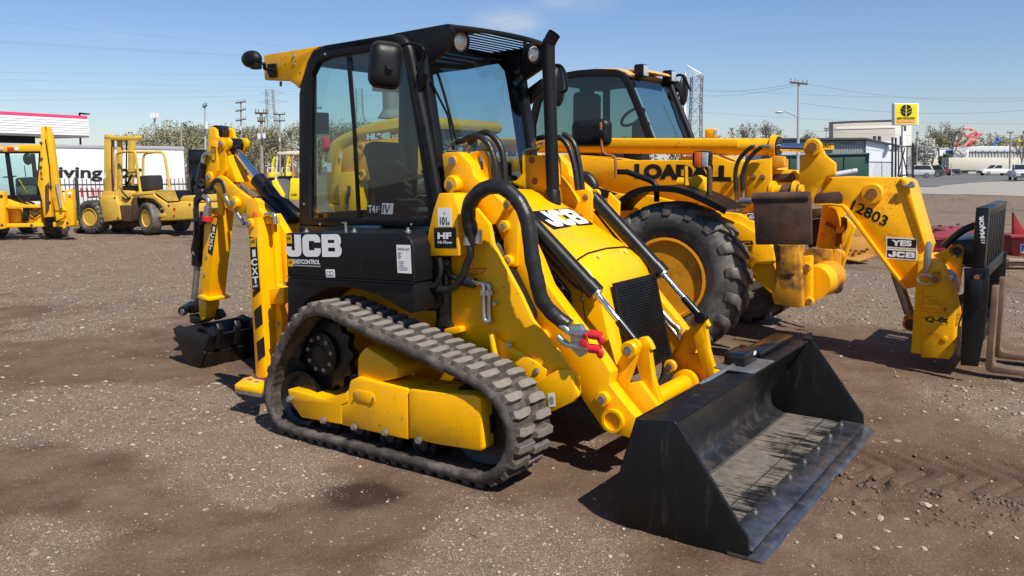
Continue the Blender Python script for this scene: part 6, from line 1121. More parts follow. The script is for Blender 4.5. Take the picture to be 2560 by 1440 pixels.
sx = T.hit(*zW((750, 560))[0], 'y', .6); so = MB().box(Vector((sx.x - .02, .6, sx.z - .15)), (.14, .44, .70)).build('operator_seat', SEAT, te, .05, 3); MB().box(Vector((sx.x + .22, .6, sx.z - .5)), (.5, .48, .14)).build('seat_cushion', SEAT, so, .04); MB().box(Vector((sx.x - .02, .6, sx.z + .30)), (.10, .26, .22)).build('head_rest', SEAT, so, .05, 3)
wc = T.hit(*zW((1230, 620))[0], 'y', .6); MB().tube([wc + Vector((.09 * math.cos(R(a)), .19 * math.sin(R(a)), .09 * math.cos(R(a)))) for a in range(0, 361, 20)], .016, 8, caps=False).build('steering_wheel', BLKS, te); MB().box(wc + Vector((.10, 0, -.35)), (.14, .2, .6)).build('dash_column', BROWNI, te, .03)
MB().box((-1.1, .6, 1.0), (1.5, .9, .5)).build('cab_base', YELW, te, .02)

# ================================================================== WHEEL LOADER seen through the cab windows
zOy = lambda y: (lambda *p: my(zO(*p), y))
LO = Fr(M.world((-4.5, 7.4, 0)), 124.8)
wlr = thing('wheel_loader', 'large yellow wheel loader with a tall grey exhaust, seen through the cab windows', 'wheel loader', LO)
def ly(pts, y): return my(zO(*pts), y, LO)
def lplate(name, m, pts, y, th, bev=.02): return MB().prism(ly(pts, y), (0, th, 0)).build(name, m, wlr, bev)
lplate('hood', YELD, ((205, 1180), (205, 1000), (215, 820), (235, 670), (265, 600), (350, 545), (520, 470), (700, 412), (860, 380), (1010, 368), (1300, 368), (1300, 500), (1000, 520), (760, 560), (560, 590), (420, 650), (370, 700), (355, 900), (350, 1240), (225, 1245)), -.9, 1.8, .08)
lplate('side_door', YEL, ((372, 640), (480, 605), (560, 585), (760, 560), (1000, 520), (1300, 500), (1300, 900), (1000, 1000), (560, 1000), (360, 920)), -.86, .05)
lplate('battery_box', YEL, ((335, 930), (500, 918), (515, 1160), (530, 1362), (350, 1362)), -1.0, .3, .02); lplate('counterweight', YEL, ((225, 1245), (350, 1245), (530, 1300), (530, 1372), (325, 1372)), -.92, 1.8, .03)
a, b_, c_ = ly(((868, 100), (872, 300), (880, 385)), -.2); MB().tube([a + (a - b_) * .3, b_, c_ + ZV * .04, c_], [.14, .14, .23, .24], 20).build('exhaust_stack', mat('grey_exhaust', (.16, .15, .14), .6), wlr)
lplate('door_recess', BLK, ((830, 640), (930, 640), (935, 760), (840, 760)), -.87, .02, 0); lplate('frame_web', BLK, ((560, 1000), (1300, 900), (1300, 1500), (560, 1400)), -.5, .1, 0)
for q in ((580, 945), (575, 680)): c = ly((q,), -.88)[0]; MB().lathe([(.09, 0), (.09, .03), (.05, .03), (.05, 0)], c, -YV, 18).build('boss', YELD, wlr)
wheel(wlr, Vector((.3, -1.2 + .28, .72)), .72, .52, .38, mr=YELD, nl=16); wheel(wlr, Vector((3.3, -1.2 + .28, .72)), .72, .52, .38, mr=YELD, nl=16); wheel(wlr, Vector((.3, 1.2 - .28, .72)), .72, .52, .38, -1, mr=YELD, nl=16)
MB().box((.4, 0, .75), (4.2, 1.0, .5)).build('chassis', BLK, wlr, .03)
dl_ = Dec(wlr, -.88, LO); dl_.text('HL940', 'hood_lettering', WHT, *zO((636, 604), (872, 588), (636, 538)), bold=.08, lift=.02); dl_.text('XT', 'hood_lettering', WHT, *zO((880, 585), (955, 580), (880, 550)), bold=.04, lift=.02)
dl_.quad('white_sticker', WHT, *zO((260, 920), (302, 918), (258, 830)), lift=.06); dl_.quad('white_sticker', WHT, *zO((366, 785), (392, 783), (368, 725)), lift=.03)
MB().tube(smoothpath(ly(((450, 1060), (445, 1140), (430, 1220), (450, 1310), (520, 1360)), -1.02)), .03, 8).build('cable', HOSE, wlr)

# ================================================================== LEFT BACKGROUND
def wy(pts, y): return my(pts, y, W)
def at(name, m, pts, y, th, parent, bev=.01): return MB().prism(wy(pts, y), (0, th, 0)).build(name, m, parent, bev)
def root(name, label, cat, x, y, group=None):
    fr = Fr((x, y), 90.0); return thing(name, label, cat, fr, group=group), fr
class Obj:      # a thing whose parts are traced on planes of constant depth (y measured from its own base)
    def __init__(s, name, label, cat, u, v, group=None, z=0.0):
        p = G(u, v); s.fr = Fr((p[0], p[1]), 90.0); s.o = thing(name, label, cat, s.fr, group=group); s.z = z
    def P(s, pts, y): return my(pts, y, s.fr)
    def plate(s, name, m, pts, y, th, bev=.01, parent=None): return MB().prism(s.P(pts, y), (0, th, 0)).build(name, m, parent or s.o, bev)
    def tube(s, name, m, pts, y, r, n=8, parent=None, sm=False):
        p = s.P(pts, y); return MB().tube(smoothpath(p) if sm else p, r, n).build(name, m, parent or s.o)
# --- old forklift: heading left, slightly away
FLp = G(305, 589); FL = Fr((FLp[0] + .1, FLp[1] + .75), -72.0)
fk = thing('old_forklift', 'old faded ochre rough terrain forklift with a tall mast and roll bars', 'forklift', FL)
def fy(pts, y): return my(zI(*pts), y, FL)
def fplate(name, m, pts, y, th, bev=.012, parent=None): return MB().prism(fy(pts, y), (0, -th, 0)).build(name, m, parent or fk, bev)
NY = .62
fw = FL.hit(*zI((848, 1092))[0], 'y', NY); rw = FL.hit(*zI((1390, 1102))[0], 'y', NY); YELO = YELF
wheel(fk, Vector((fw.x, NY - .15, .40)), .40, .34, .20, -1, mr=YELF, nl=20, deep=.02, dish=.12); wheel(fk, Vector((fw.x, -NY + .15, .40)), .40, .34, .20, 1, mr=YELF, nl=20, deep=.02); 
wheel(fk, Vector((rw.x, NY - .12, .40)), .40, .25, .20, -1, mr=YELF, lug=False, steer=R(-22), dish=.03); wheel(fk, Vector((rw.x, -NY + .12, .40)), .40, .25, .20, 1, mr=YELF, lug=False, steer=R(-22))
fplate('front_fender', YELF, ((930, 870), (1070, 868), (1120, 960), (1140, 1095), (985, 1118), (960, 1010), (945, 930)), NY, .5); fplate('step_plate', RUST, ((1110, 960), (1248, 960), (1240, 1100), (1070, 1118)), NY - .04, .3)
fplate('body_side', YELF, ((1120, 820), (1240, 830), (1260, 900), (1250, 1110), (1140, 1110), (1110, 960)), NY - .12, .9); fplate('engine_hood', YELF, ((1240, 842), (1450, 822), (1470, 870), (1580, 940), (1580, 1040), (1520, 960), (1450, 900), (1300, 880), (1262, 890)), NY, 1.2, .02)
gr = MB(); g0 = fy(((1452, 822), (1650, 820), (1690, 915), (1590, 920)), NY - .02)
for i in range(13): t = i / 12; gr.tube([g0[0].lerp(g0[1], t), g0[3].lerp(g0[2], t)], .008, 4)
for j in range(6): t = j / 5; gr.tube([g0[0].lerp(g0[3], t), g0[1].lerp(g0[2], t)], .008, 4)
kind(gr.build('radiator_grille', YELF, fk), 'stuff'); MB().prism([p + Vector((0, -.02, 0)) for p in g0], (0, -.5, 0)).build('radiator', BLK, fk)
fplate('counterweight', YELF, ((1500, 1110), (1580, 935), (1700, 925), (1845, 930), (1860, 1090), (1640, 1105)), NY, 1.2, .05); fplate('counterweight_cap', YELF, ((1690, 915), (1730, 870), (1870, 862), (1880, 930), (1700, 930)), NY - .1, 1.0, .03); fplate('rear_step', YELF, ((1505, 1040), (1575, 1040), (1575, 1070), (1505, 1075)), NY + .01, .2)
fplate('rear_axle_beam', RUST, ((1060, 1120), (1500, 1110), (1500, 1160), (1060, 1170)), .3, .6)
# mast
ma_ = fplate('mast_rail', YELF, ((985, 300), (1045, 330), (1045, 840), (985, 835)), NY - .22, .12, .01); fplate('mast_rail', YELF, ((1210, 340), (1258, 330), (1240, 780), (1210, 800)), -NY + .30, .12, .01); fplate('inner_rail', YELF, ((1108, 345), (1140, 345), (1140, 950), (1095, 940)), NY - .30, .08, .01)
fplate('mast_crown', YELF, ((985, 290), (1010, 285), (1050, 305), (1280, 298), (1292, 310), (1290, 340), (1050, 345), (985, 335)), NY - .22, .2, .02); fplate('mast_foot', YELF, ((965, 830), (1100, 830), (1110, 880), (960, 880)), NY - .15, .8)
for pts in (((1078, 345), (1075, 820)), ((1150, 345), (1160, 440), (1150, 560), (1160, 640)), ((1200, 345), (1195, 790))): MB().tube(fy(pts, .1), .018, 6).build('lift_chain', BLK, fk)
fplate('fork_stub', RUST, ((825, 880), (960, 868), (960, 882), (830, 892)), .5, .12)
# roll bars, seat, wheel
for pts, y in ((((1100, 860), (1098, 640), (1105, 500), (1130, 462), (1260, 452), (1285, 490), (1310, 680), (1335, 860)), NY - .15), (((1355, 680), (1358, 520), (1375, 475), (1420, 462), (1520, 455), (1560, 500), (1590, 680), (1612, 815)), -NY + .25)): MB().tube(smoothpath(fy(pts, y), 5), .03, 10).build('roll_bar', YELF, fk)
a, b_ = fy(((1265, 455),), NY - .15)[0], fy(((1520, 457),), -NY + .25)[0]; MB().tube([a, b_], .03, 10).build('roll_bar', YELF, fk)
fplate('operator_seat', SEAT, ((1320, 680), (1412, 675), (1422, 815), (1310, 830)), .15, .45, .03); c = fy(((1250, 668),), .1)[0]; MB().tube([c + Vector((.10 * math.cos(R(q)), .2 * math.sin(R(q)), -.06 * math.cos(R(q)))) for q in range(0, 361, 24)], .014, 6, caps=False).build('steering_wheel', BLKS, fk); MB().tube([c, fy(((1190, 790),), .1)[0]], .025, 8).build('steering_column', BLKS, fk); fplate('dash', BLK, ((1130, 775), (1290, 770), (1290, 830), (1140, 920)), .25, .5, .01)
# small fittings on the forklift
for pts, y, r_ in ((((1060, 350), (1062, 620), (1075, 800)), .42, .014), (((1130, 780), (1180, 850), (1230, 900)), .5, .016), (((1155, 880), (1200, 905), (1235, 880)), .52, .018)): MB().tube(smoothpath(fy(pts, y)), r_, 6).build('hydraulic_hose', HOSE, fk)
fplate('lift_cylinder', RUST, ((1088, 470), (1104, 470), (1104, 900), (1090, 900)), .15, .08, .02); fplate('data_plate', WHT, ((983, 655), (1000, 655), (1000, 705), (983, 705)), NY - .215, .01, 0)
fplate('battery_tray', RUST, ((1262, 900), (1290, 895), (1275, 1100), (1250, 1108)), NY - .02, .3); fplate('hood_seam', RUST, ((1242, 868), (1450, 848), (1450, 853), (1242, 874)), NY + .004, .01, 0)
for q in ((945, 890), (960, 1000), (1090, 885), (1120, 1080), (1650, 1060), (1800, 950), (1600, 960)): c = fy((q,), NY)[0]; MB().lathe([(.022, 0), (.022, .014), (0, .014)], c, YV, 8).build('bolt', RUST, fk)
fplate('tail_lamp', REDP, ((1640, 985), (1662, 985), (1662, 1010), (1640, 1010)), NY + .006, .012, 0)
# --- backhoe loader at the left edge, seen from behind
bk = Obj('parked_backhoe', 'yellow backhoe loader cut by the left edge, its digging boom folded upright', 'backhoe loader', 60, 603)
bp = lambda n, m, pts, y, th, bev=.012, parent=None: bk.plate(n, m, zI(*pts), y, th, bev, parent)
BAP = mat('backhoe_yellow_paint', (.86, .44, .008), .45, var=.08, vs=4, dirt=.5, ds=3, dpos=.6, dcol=(.2, .09, .03))
bp('cab_roof', BAP, ((-200, 400), (60, 398), (250, 382), (385, 380), (392, 450), (60, 455), (-200, 455)), .6, .3, .03); bp('tail_lamp', REDP, ((65, 408), (130, 408), (130, 442), (66, 444)), .58, .05); bp('reverse_lamp', WHT, ((132, 408), (172, 410), (170, 442), (132, 442)), .58, .05)
bp('cab_pillar', BLK, ((40, 455), (70, 455), (130, 870), (95, 870)), .65, .08); bp('cab_pillar', BLK, ((365, 450), (388, 450), (372, 860), (345, 860)), .65, .08); bp('cab_top_rail', BLK, ((-200, 452), (385, 448), (385, 468), (-200, 470)), .64, .08); bp('rear_window', GLSB, ((-200, 468), (370, 466), (352, 868), (-200, 870)), .70, .01, 0); bp('front_window', GLSB, ((-200, 480), (330, 480), (330, 868), (-200, 870)), 1.9, .01, 0); bp('front_pillar', BLK, ((285, 470), (320, 470), (345, 700), (310, 700)), 1.8, .06); bp('inner_seat', mat('grey_seat', (.14, .17, .15), .7), ((135, 700), (330, 690), (345, 865), (140, 870)), 1.1, .3, .05)
bp('sill', BLK, ((-200, 868), (360, 862), (380, 920), (-200, 930)), .6, .1); MB().ell(bk.P(zI((262, 520)), 1.6)[0], (.11, .05, .14)).build('cab_mirror', BLKS, bk.o); MB().tube(bk.P(zI((180, 715), (255, 840)), .9), .012, 6).build('control_lever', YELV, bk.o)
bp('boom', BAP, ((385, 215), (415, 212), (430, 330), (455, 520), (470, 800), (490, 1070), (415, 1075), (395, 900), (355, 760), (380, 500)), .0, .16); bp('dipper', BAP, ((435, 215), (458, 212), (495, 350), (520, 560), (545, 760), (600, 985), (620, 1010), (520, 1010), (490, 880), (465, 600)), .02, .12); bp('boom_pin', RUST, ((412, 212), (440, 212), (440, 250), (412, 250)), .05, .06); bp('boom_wear', RUST, ((425, 780), (460, 740), (465, 1000), (430, 1060)), -.012, .02, .002)
bk.tube('ram_rod', CHR, zI((535, 755), (578, 985)), -.02, .03, 10); bk.tube('hose', HOSE, zI((430, 330), (450, 460), (470, 600), (480, 760)), -.02, .012, 6)
bp('slide_frame', BAP, ((-200, 960), (260, 955), (390, 960), (390, 985), (-200, 985)), .2, .2); bp('slide_frame', BAP, ((-200, 1140), (380, 1130), (420, 1140), (420, 1165), (-200, 1175)), .2, .2); bp('carriage_post', BAP, ((265, 960), (380, 960), (385, 1140), (270, 1140)), .3, .2); bp('rear_body', BAP, ((-200, 940), (40, 900), (200, 960), (200, 1140), (-200, 1150)), .45, .5, .03); bp('stabiliser_leg', BAP, ((-200, 830), (30, 828), (50, 1180), (-20, 1190), (-200, 1190)), .15, .15); bp('stabiliser_leg', BAP, ((610, 820), (680, 805), (700, 1150), (630, 1160), (615, 1000)), .1, .15); bp('leg_joint', BAP, ((500, 1120), (700, 1112), (705, 1160), (500, 1165)), .15, .2); bp('red_button', REDP, ((648, 868), (668, 866), (668, 886), (648, 888)), .085, .02); bp('dipper_foot', BAP, ((520, 1010), (625, 1000), (600, 1080), (530, 1110)), .05, .15); bk.plate('digging_bucket', BLK, zI((420, 1070), (480, 1065), (490, 1150), (450, 1180), (420, 1150)), .1, .2, .03)
for (x, y, z) in ((250, 990, 0), (330, 1010, 0), (300, 1080, 0), (230, 920, 0), (330, 1060, 0)): bk.tube('hose', HOSE, zI((x - 60, y - 40), (x, y + 10), (x + 50, y - 30)), .25, .014, 6, None, True)
BF = bk.fr
bp('decal_block', DARKV, ((0, 860), (24, 858), (24, 890), (0, 892)), .145, .006, 0); bp('decal_block', WHT, ((640, 835), (675, 830), (676, 855), (642, 860)), .09, .006, 0); bp('valve_bank', BLK, ((215, 985), (262, 980), (262, 1110), (215, 1115)), .25, .1); bp('work_lamp', LENS, ((-10, 412), (25, 411), (25, 440), (-10, 442)), .57, .04); bp('wiper', BLK, ((228, 585), (234, 585), (244, 690), (238, 690)), .68, .01, 0); bp('steering_wheel', BLK, ((20, 690), (90, 680), (90, 690), (20, 700)), 1.4, .3)
for q in ((395, 520), (388, 600), (470, 930), (480, 780), (640, 1130), (20, 1150), (300, 1150), (390, 370)): c = BF.hit(*zI(q)[0], 'y', -.004); MB().lathe([(.03, 0), (.03, .02), (0, .02)], c, -YV, 8).build('pin', RUST, bk.o)
for (u, v, y, rr, ww) in ((535, 1195, .9, .42, .38), (-40, 1205, .9, .42, .38), (270, 1200, 2.3, .38, .3)):
    c = BF.hit(*zI((u, v))[0], 'y', y); wz = wheel(bk.o, Vector((c.x, c.y, rr)), rr, ww, rr * .5, mr=BAP, nl=14, deep=.03, steer=R(100))
db_ = Dec(bk.o, -.0, BF); a_ = [BF.hit(*q, 'y', -.002) for q in zI((412, 725), (406, 640), (385, 725))]; label_text('JCB', 'boom_lettering', DARKV, bk.o, *a_, .03, .003)
# --- white box trailer with lettering, dark truck beside it
TRW = mat('trailer_white', (.80, .80, .79), .5, var=.03, vs=.6); TRG = mat('trailer_grey_rail', (.40, .40, .42), .5)
tp = G(468, 532); Lx, Ry = -17.0, tp[1]
tr = Fr((tp[0], tp[1]), 36.0); trl = thing('white_trailer', 'white box trailer with big black lettering behind the black iron fence', 'trailer', tr)
def tr_hit(q): return tr.hit(*q, 'y', 0)
ztop = tr_hit((468, 376)).z; zrail = tr_hit((468, 367)).z
MB().box((-7, 1.2, (ztop + .35) / 2), (14, 2.4, ztop - .35)).build('box_body', TRW, trl, .02); MB().box((-7, 1.2, (ztop + zrail) / 2 + .001), (14.04, 2.44, zrail - ztop)).build('top_rail', TRG, trl, .02); MB().box((-7, 1.2, .28), (13.9, 2.2, .14)).build('chassis', BLK, trl)
for x in (-2.0, -3.0): MB().lathe([(.0, 0), (.28, 0), (.3, .05), (.3, .2), (0, .2)], (x, .05, .30), YV, 20).build('wheel', TYRE, trl)
dt_ = Dec(trl, 0, tr); SCR = mat('sketchy_black_ink', (.015, .015, .015), .6, var=.3, dirt=.75, ds=5, dpos=.62, dcol=(.7, .7, .7), scale=(1, 1, 3)); SCRR = mat('sketchy_red_ink', (.5, .03, .05), .6, dirt=.7, ds=4, dpos=.6, dcol=(.75, .7, .7))
dt_.text('driving', 'trailer_lettering', SCR, *zI((330, 735), (968, 735), (330, 585)), bold=.03, lift=.01); dt_.text('car', 'trailer_lettering', SCR, *zI((1130, 705), (1345, 700), (1130, 612)), bold=.03, lift=.01)
for x in (690, 760, 815, 870, 920): dt_.quad('red_sketch_stroke', SCRR, *zI((x + 8, 885 - (x - 690) * .05), (x + 28, 880), (x - 4, 795)), lift=.01)
dt_.quad('red_sketch_stroke', SCRR, *zI((1425, 840), (1470, 840), (1420, 790)), lift=.01)
tkk = Obj('dark_truck', 'dark box truck standing at the end of the white trailer', 'truck', 500, 556)
tkk.plate('box_body', BLKS, zI((1778, 430), (1920, 432), (1960, 440), (1960, 860), (1790, 860)), .3, 2.0, .03); tkk.plate('window', DARKV, zI((1788, 458), (1900, 458), (1900, 565), (1788, 565)), .29, .02, .01); tkk.plate('cab', BLKG, zI((1800, 640), (1820, 600), (1900, 590), (1960, 600), (1960, 1000), (1790, 1000)), .15, .6, .05); tkk.plate('side_glass', GLSB, zI((1808, 660), (1830, 615), (1890, 605), (1890, 800), (1810, 850)), .14, .01, .004); tkk.plate('bumper', BLK, zI((1780, 1000), (1960, 1000), (1960, 1100), (1780, 1100)), .2, .5); 
for u in (1760, 1900): c = tkk.P(zI((u, 1150)), .3)[0]; MB().lathe([(0, -.02), (.18, -.02), (.32, 0), (.34, .04), (.34, .22), (0, .22)], Vector((c.x, c.y, .34)), YV, 20).build('wheel', TYRE, tkk.o)
# --- black iron fence: posts, rails, every picket its own part
FEN = mat('black_iron', (.02, .02, .022), .5, var=.2)
fa, fb_ = G(110, 563), G(478, 556); fdir = (fb_ - fa); flen = np.linalg.norm(fdir[:2]); ffr = Fr((fa[0], fa[1]), 90 - math.degrees(math.atan2(fdir[1], fdir[0]))); fe_ = thing('iron_fence', 'black iron picket fence standing before the white trailer', 'fence', ffr)
ht = 1.27
for z in (.25, ht - .36, ht - .18): MB().box((flen / 2, 0, z), (flen, .03, .035)).build('rail', FEN, fe_)
pk = MB().prism([Vector((-.009, -.009, .06)), Vector((.009, -.009, .06)), Vector((.009, .009, .06)), Vector((-.009, .009, .06))], (0, 0, ht - .08)).mesh('picket', 0, 1, 0); pk.materials.append(FEN); npk = int(flen / .105)
for i in range(npk): o = link('picket', pk, None, fe_); o.location = (flen * (i + .5) / npk, 0, 0)
for x in (flen * .0, flen * .232, flen * .5, flen * .77, flen): MB().box((x, 0, ht / 2), (.075, .075, ht + .06)).build('post', FEN, fe_, .006)
# --- retail canopy with corrugated fascia and pink stripe
cn = Fr(tuple(G(232, 480)[:2]), 30.0); cb_ = thing('shop_canopy', 'white corrugated building fascia with a pink top stripe at the left edge', 'building', cn)
def ch(q): return cn.hit(*q, 'y', 0).z
z1, z2, z3 = ch((232, 295)), ch((232, 299)), ch((232, 340)); PINK = mat('pink_stripe', (.75, .06, .16), .5); CORR = mat('white_corrugated', (.82, .82, .82), .45, var=.02)
MB().box((-12, 2, (z1 + z2) / 2 + .02), (24, 4.04, (z1 - z2) + .16)).build('pink_band', PINK, cb_); MB().box((-12, 2, (z2 + z3) / 2 - .06), (24, 4, z2 - z3 + .1)).build('fascia_core', CORR, cb_)
for k in range(7): zz = z3 + (z2 - z3) * (k + .5) / 7 - .03; MB().prism([Vector((-24, -.02, zz - .10)), Vector((-24, -.09, zz - .03)), Vector((-24, -.09, zz + .03)), Vector((-24, -.02, zz + .10))], (24, 0, 0)).build('fascia_rib', CORR, cb_)
MB().box((-14, 2.3, z3 - .35), (22, 3.4, .5)).build('soffit', BLKS, cb_); MB().box((-13, 3.2, (z3 - .6) / 2), (23, 1.0, z3 - .6)).build('wall', mat('shop_wall', (.25, .27, .3), .6), cb_)
# --- utility poles, lamp posts, towers
WOODP = mat('grey_wood_pole', (.30, .26, .22), .85, var=.15, vs=2); METP = mat('galvanised_pole', (.48, .50, .52), .5, metal=.4); WIRE = mat('dark_wire', (.20, .20, .21), .6); TRAN = mat('pale_transformer', (.62, .66, .68), .5)
def pole(u, vt, dist, label, arms=(), tf=(), name='utility_pole', m=None, r=.16, lean=0, cat='utility pole'):
    x = (u - CX) / 2102 * dist; o = Fr((x, dist), 90.0); t = thing(name, label, cat, o); zt = 1.6 + (HOR - vt) / 2102 * dist * 1.0; p = o.hit(u, vt, 'y', 0)
    MB().tube([Vector((0 + lean, 0, -.2)), Vector((p.x, 0, p.z))], [r * .8, r * .56], 8).build('shaft', m or WOODP, t)
    for (va, half, tilt_) in arms:
        c = o.hit(u, va, 'y', -.12); h = half / 2102 * dist; MB().tube([c + Vector((-h, 0, -tilt_ * h)), c + Vector((h, 0, tilt_ * h))], r * .40, 6).build('crossarm', RUST, t)
        for s_ in (-.9, -.45, .45, .9): MB().tube([c + Vector((s_ * h, 0, s_ * tilt_ * h)), c + Vector((s_ * h, 0, s_ * tilt_ * h + r * 1.8))], r * .20, 5).build('insulator', STEEL, t)
    for (du, v0, v1, wpx) in tf:
        a, b_ = o.hit(u + du, v0, 'y', -.3), o.hit(u + du, v1, 'y', -.3); MB().cyl(b_, a, wpx / 2102 * dist / 2, n=12).build('transformer', TRAN, t)
    return t, o
pole(512, 258, 70, 'tall grey pole with a white transformer behind the raised digging boom', ((266, 6, .3),), ((4, 304, 322, 10),), m=METP, r=.14)
pole(602, 252, 95, 'leaning pole with three stacked crossarms left of the cab', ((256, 13, .15), (276, 13, .2), (300, 13, .2)), ((0, 315, 326, 4),), r=.16)
pole(653, 282, 62, 'wooden pole carrying two pale transformers near the cab', ((283, 15, 0), (303, 9, 0)), ((-6, 333, 347, 9), (7, 333, 346, 9)), r=.17)
pole(699, 285, 95, 'wooden pole with two crossarms just left of the cab', ((286, 14, 0), (302, 14, 0)), ((0, 345, 354, 4),), r=.16)
pole(453, 322, 90, 'short plain wooden pole before the woods', (), (), r=.16)
pole(790, 262, 95, 'pole with one crossarm seen through the rear cab window', ((270, 14, 0),), ())
pole(1997, 201, 58, 'tall pale street pole with lamp arm on the right', ((208, 22, -.10),), (), m=METP, r=.15)
pole(1830, 320, 140, 'small far pole with a crossarm above the telehandler ram', ((322, 6, 0),), (), r=.12); pole(1889, 308, 120, 'thin pole standing by the bare trees', ((314, 5, 0),), (), m=METP, r=.12); pole(2066, 320, 120, 'thin pole with double arm left of the beige building', ((321, 6, 0), (326, 6, 0)), (), m=METP, r=.12); pole(2293, 332, 120, 'short dark pole right of the maker sign', ((333, 3, 0),), (), r=.15); pole(2526, 330, 150, 'dark pole with wide arm over the far warehouse', ((332, 8, 0),), (), r=.2)
fr_ = Fr(((1997 - CX) / 2102 * 58, 58), 90.0); la_t = thing('street_lamp', 'cobra head street lamp on a thin arm of the tall pale pole', 'street lamp', fr_)
a = [fr_.hit(*q, 'y', -.1) for q in zK((1320, 680), (1240, 645), (1165, 618), (1140, 625))]; MB().tube(a, .05, 6).build('arm', METP, la_t); MB().ell(fr_.hit(*zK((1118, 632))[0], 'y', -.1), (.30, .14, .09)).build('lamp_head', METP, la_t)
fr_ = Fr(((200 - CX) / 2102 * 55, 55), 90.0); t_ = thing('parking_lamp', 'dark flat headed parking lot lamp above the white fascia', 'street lamp', fr_); MB().tube([Vector((0, 0, 0)), fr_.hit(199, 282, 'y', 0)], .07, 6).build('shaft', BLKS, t_); MB().prism([fr_.hit(*q, 'y', -.2) for q in ((198, 281), (217, 283), (216, 286), (204, 286), (198, 284))], (0, .4, 0)).build('lamp_head', BLKS, t_)
t_, o_ = pole(387, 292, 190, 'white cell phone mast rising above the woods', (), (), 'cell_mast', METP, .45, cat='mast')
for k in range(5): a_ = 2 * math.pi * k / 5; c = o_.hit(387, 289, 'y', 0); MB().box(c + Vector((.75 * math.cos(a_), .75 * math.sin(a_), 0)), (.35, .3, 1.1)).build('antenna', WHT, t_)
# lattice towers
LAT = mat('pale_lattice_steel', (.22, .23, .24), .6, metal=.2)
def lattice(name, label, u, vt, dist, wb, wt, zneck, arms, m=LAT, r=.10, heads=None):
    r = r * .75
    o = Fr(((u - CX) / 2102 * dist, dist), 90.0); t = thing(name, label, 'lattice tower', o); zt = o.hit(u, vt, 'y', 0).z; n = 9; b = MB()
    zs = [zt * (1 - (1 - k / n) ** 1.15) for k in range(n + 1)]
    def hw(z): return wb + (wt - wb) * min(1, z / (zt * zneck)) if z < zt * zneck else wt
    L = [[Vector((sx * hw(z), sy * hw(z), z)) for sx, sy in ((-1, -1), (1, -1), (1, 1), (-1, 1))] for z in zs]
    for k in range(4): MB().tube([l[k] for l in L], r, 4).build('leg', m, t)
    for i in range(n):
        for k in range(4): b.tube([L[i][k], L[i + 1][(k + 1) % 4]], r * .6, 3); b.tube([L[i][(k + 1) % 4], L[i + 1][k]], r * .6, 3); b.tube([L[i + 1][k], L[i + 1][(k + 1) % 4]], r * .6, 3)
    kind(b.build('bracing', m, t), 'stuff')
    for (v, half) in arms:
        c = o.hit(u, v, 'y', 0); h = half / 2102 * dist; ab = MB(); w_ = wt
        for s_ in (-1, 1): ab.tube([c + Vector((s_ * w_, -w_, -.6)), c + Vector((s_ * h, 0, .15))], r * .7, 3); ab.tube([c + Vector((s_ * w_, w_, .6)), c + Vector((s_ * h, 0, .15))], r * .7, 3); ab.tube([c + Vector((s_ * w_, 0, .9)), c + Vector((s_ * h * .55, 0, .5))], r * .5, 3)
        ab.tube([c + Vector((-h, 0, .15)), c + Vector((h, 0, .15))], r * .6, 3); kind(ab.build('crossarm', m, t), 'stuff')
    return t, o
lattice('transmission_tower', 'pale steel transmission tower with wide arms left of the cab', 682, 224, 230, 3.2, .9, .75, ((234, 30), (256, 38), (295, 30)))
lattice('transmission_tower', 'steel transmission tower seen through the cab side window', 903, 222, 260, 3.2, .9, .75, ((240, 28), (300, 22)))
t_, o_ = lattice('lattice_tower', 'galvanised lattice tower top rising behind the telehandler cab', 1735, 190, 120, 1.0, .72, .7, ((260, 26),), LAT, .10)
hb = MB(); q = [o_.hit(*p, 'y', y) for p in ((1718, 164), (1754, 184)) for y in (-.8, .8)]; tops = [o_.hit(*p, 'y', y) for p in ((1724, 192), (1748, 190)) for y in (-.7, .7)]
for a in q:
    for c in tops: hb.tube([a, c], .05, 3)
hb.tube([q[0], q[2]], .06, 3); hb.tube([q[1], q[3]], .06, 3); hb.tube([q[0], q[1]], .06, 3); hb.tube([q[2], q[3]], .06, 3); kind(hb.build('cantilever_head', METP, t_), 'stuff')
MB().tube([o_.hit(1711, 345, 'y', -2), o_.hit(1713, 182, 'y', -2)], [.3, .16], 6).build('white_mast', TRW, t_)
# overhead wires, each hung between two measured points with a sag
def wire(p, q, d0, d1, sag, label, r=.022):
    r = r * .5
    a = W.hit(*p, 'y', d0); b_ = W.hit(*q, 'y', d1); pts = [a.lerp(b_, t / 14) - ZV * (sag * 4 * (t / 14) * (1 - t / 14)) for t in range(15)]; c0 = pts[0].copy(); o = MB().tube([x - c0 for x in pts], r, 4).build('overhead_wire', WIRE); o.location = c0; tag(o, label, 'wire', 'overhead power lines')
for i, (v0, v1) in enumerate(((52, 120), (100, 145), (104, 148), (180, 186), (196, 222), (226, 226), (252, 234))): wire((-40, v0), (780, v1), 90, 110, .1, ['topmost thin power line on the left sky', 'upper wire of the close pair slanting across the left sky', 'lower wire of the close pair slanting across the left sky', 'nearly level power line at mid height of the left sky', 'power line slanting down towards the transmission tower at left', 'level power line just above the lattice arms at left', 'lowest thin power line rising to the right at left'][i], .016)
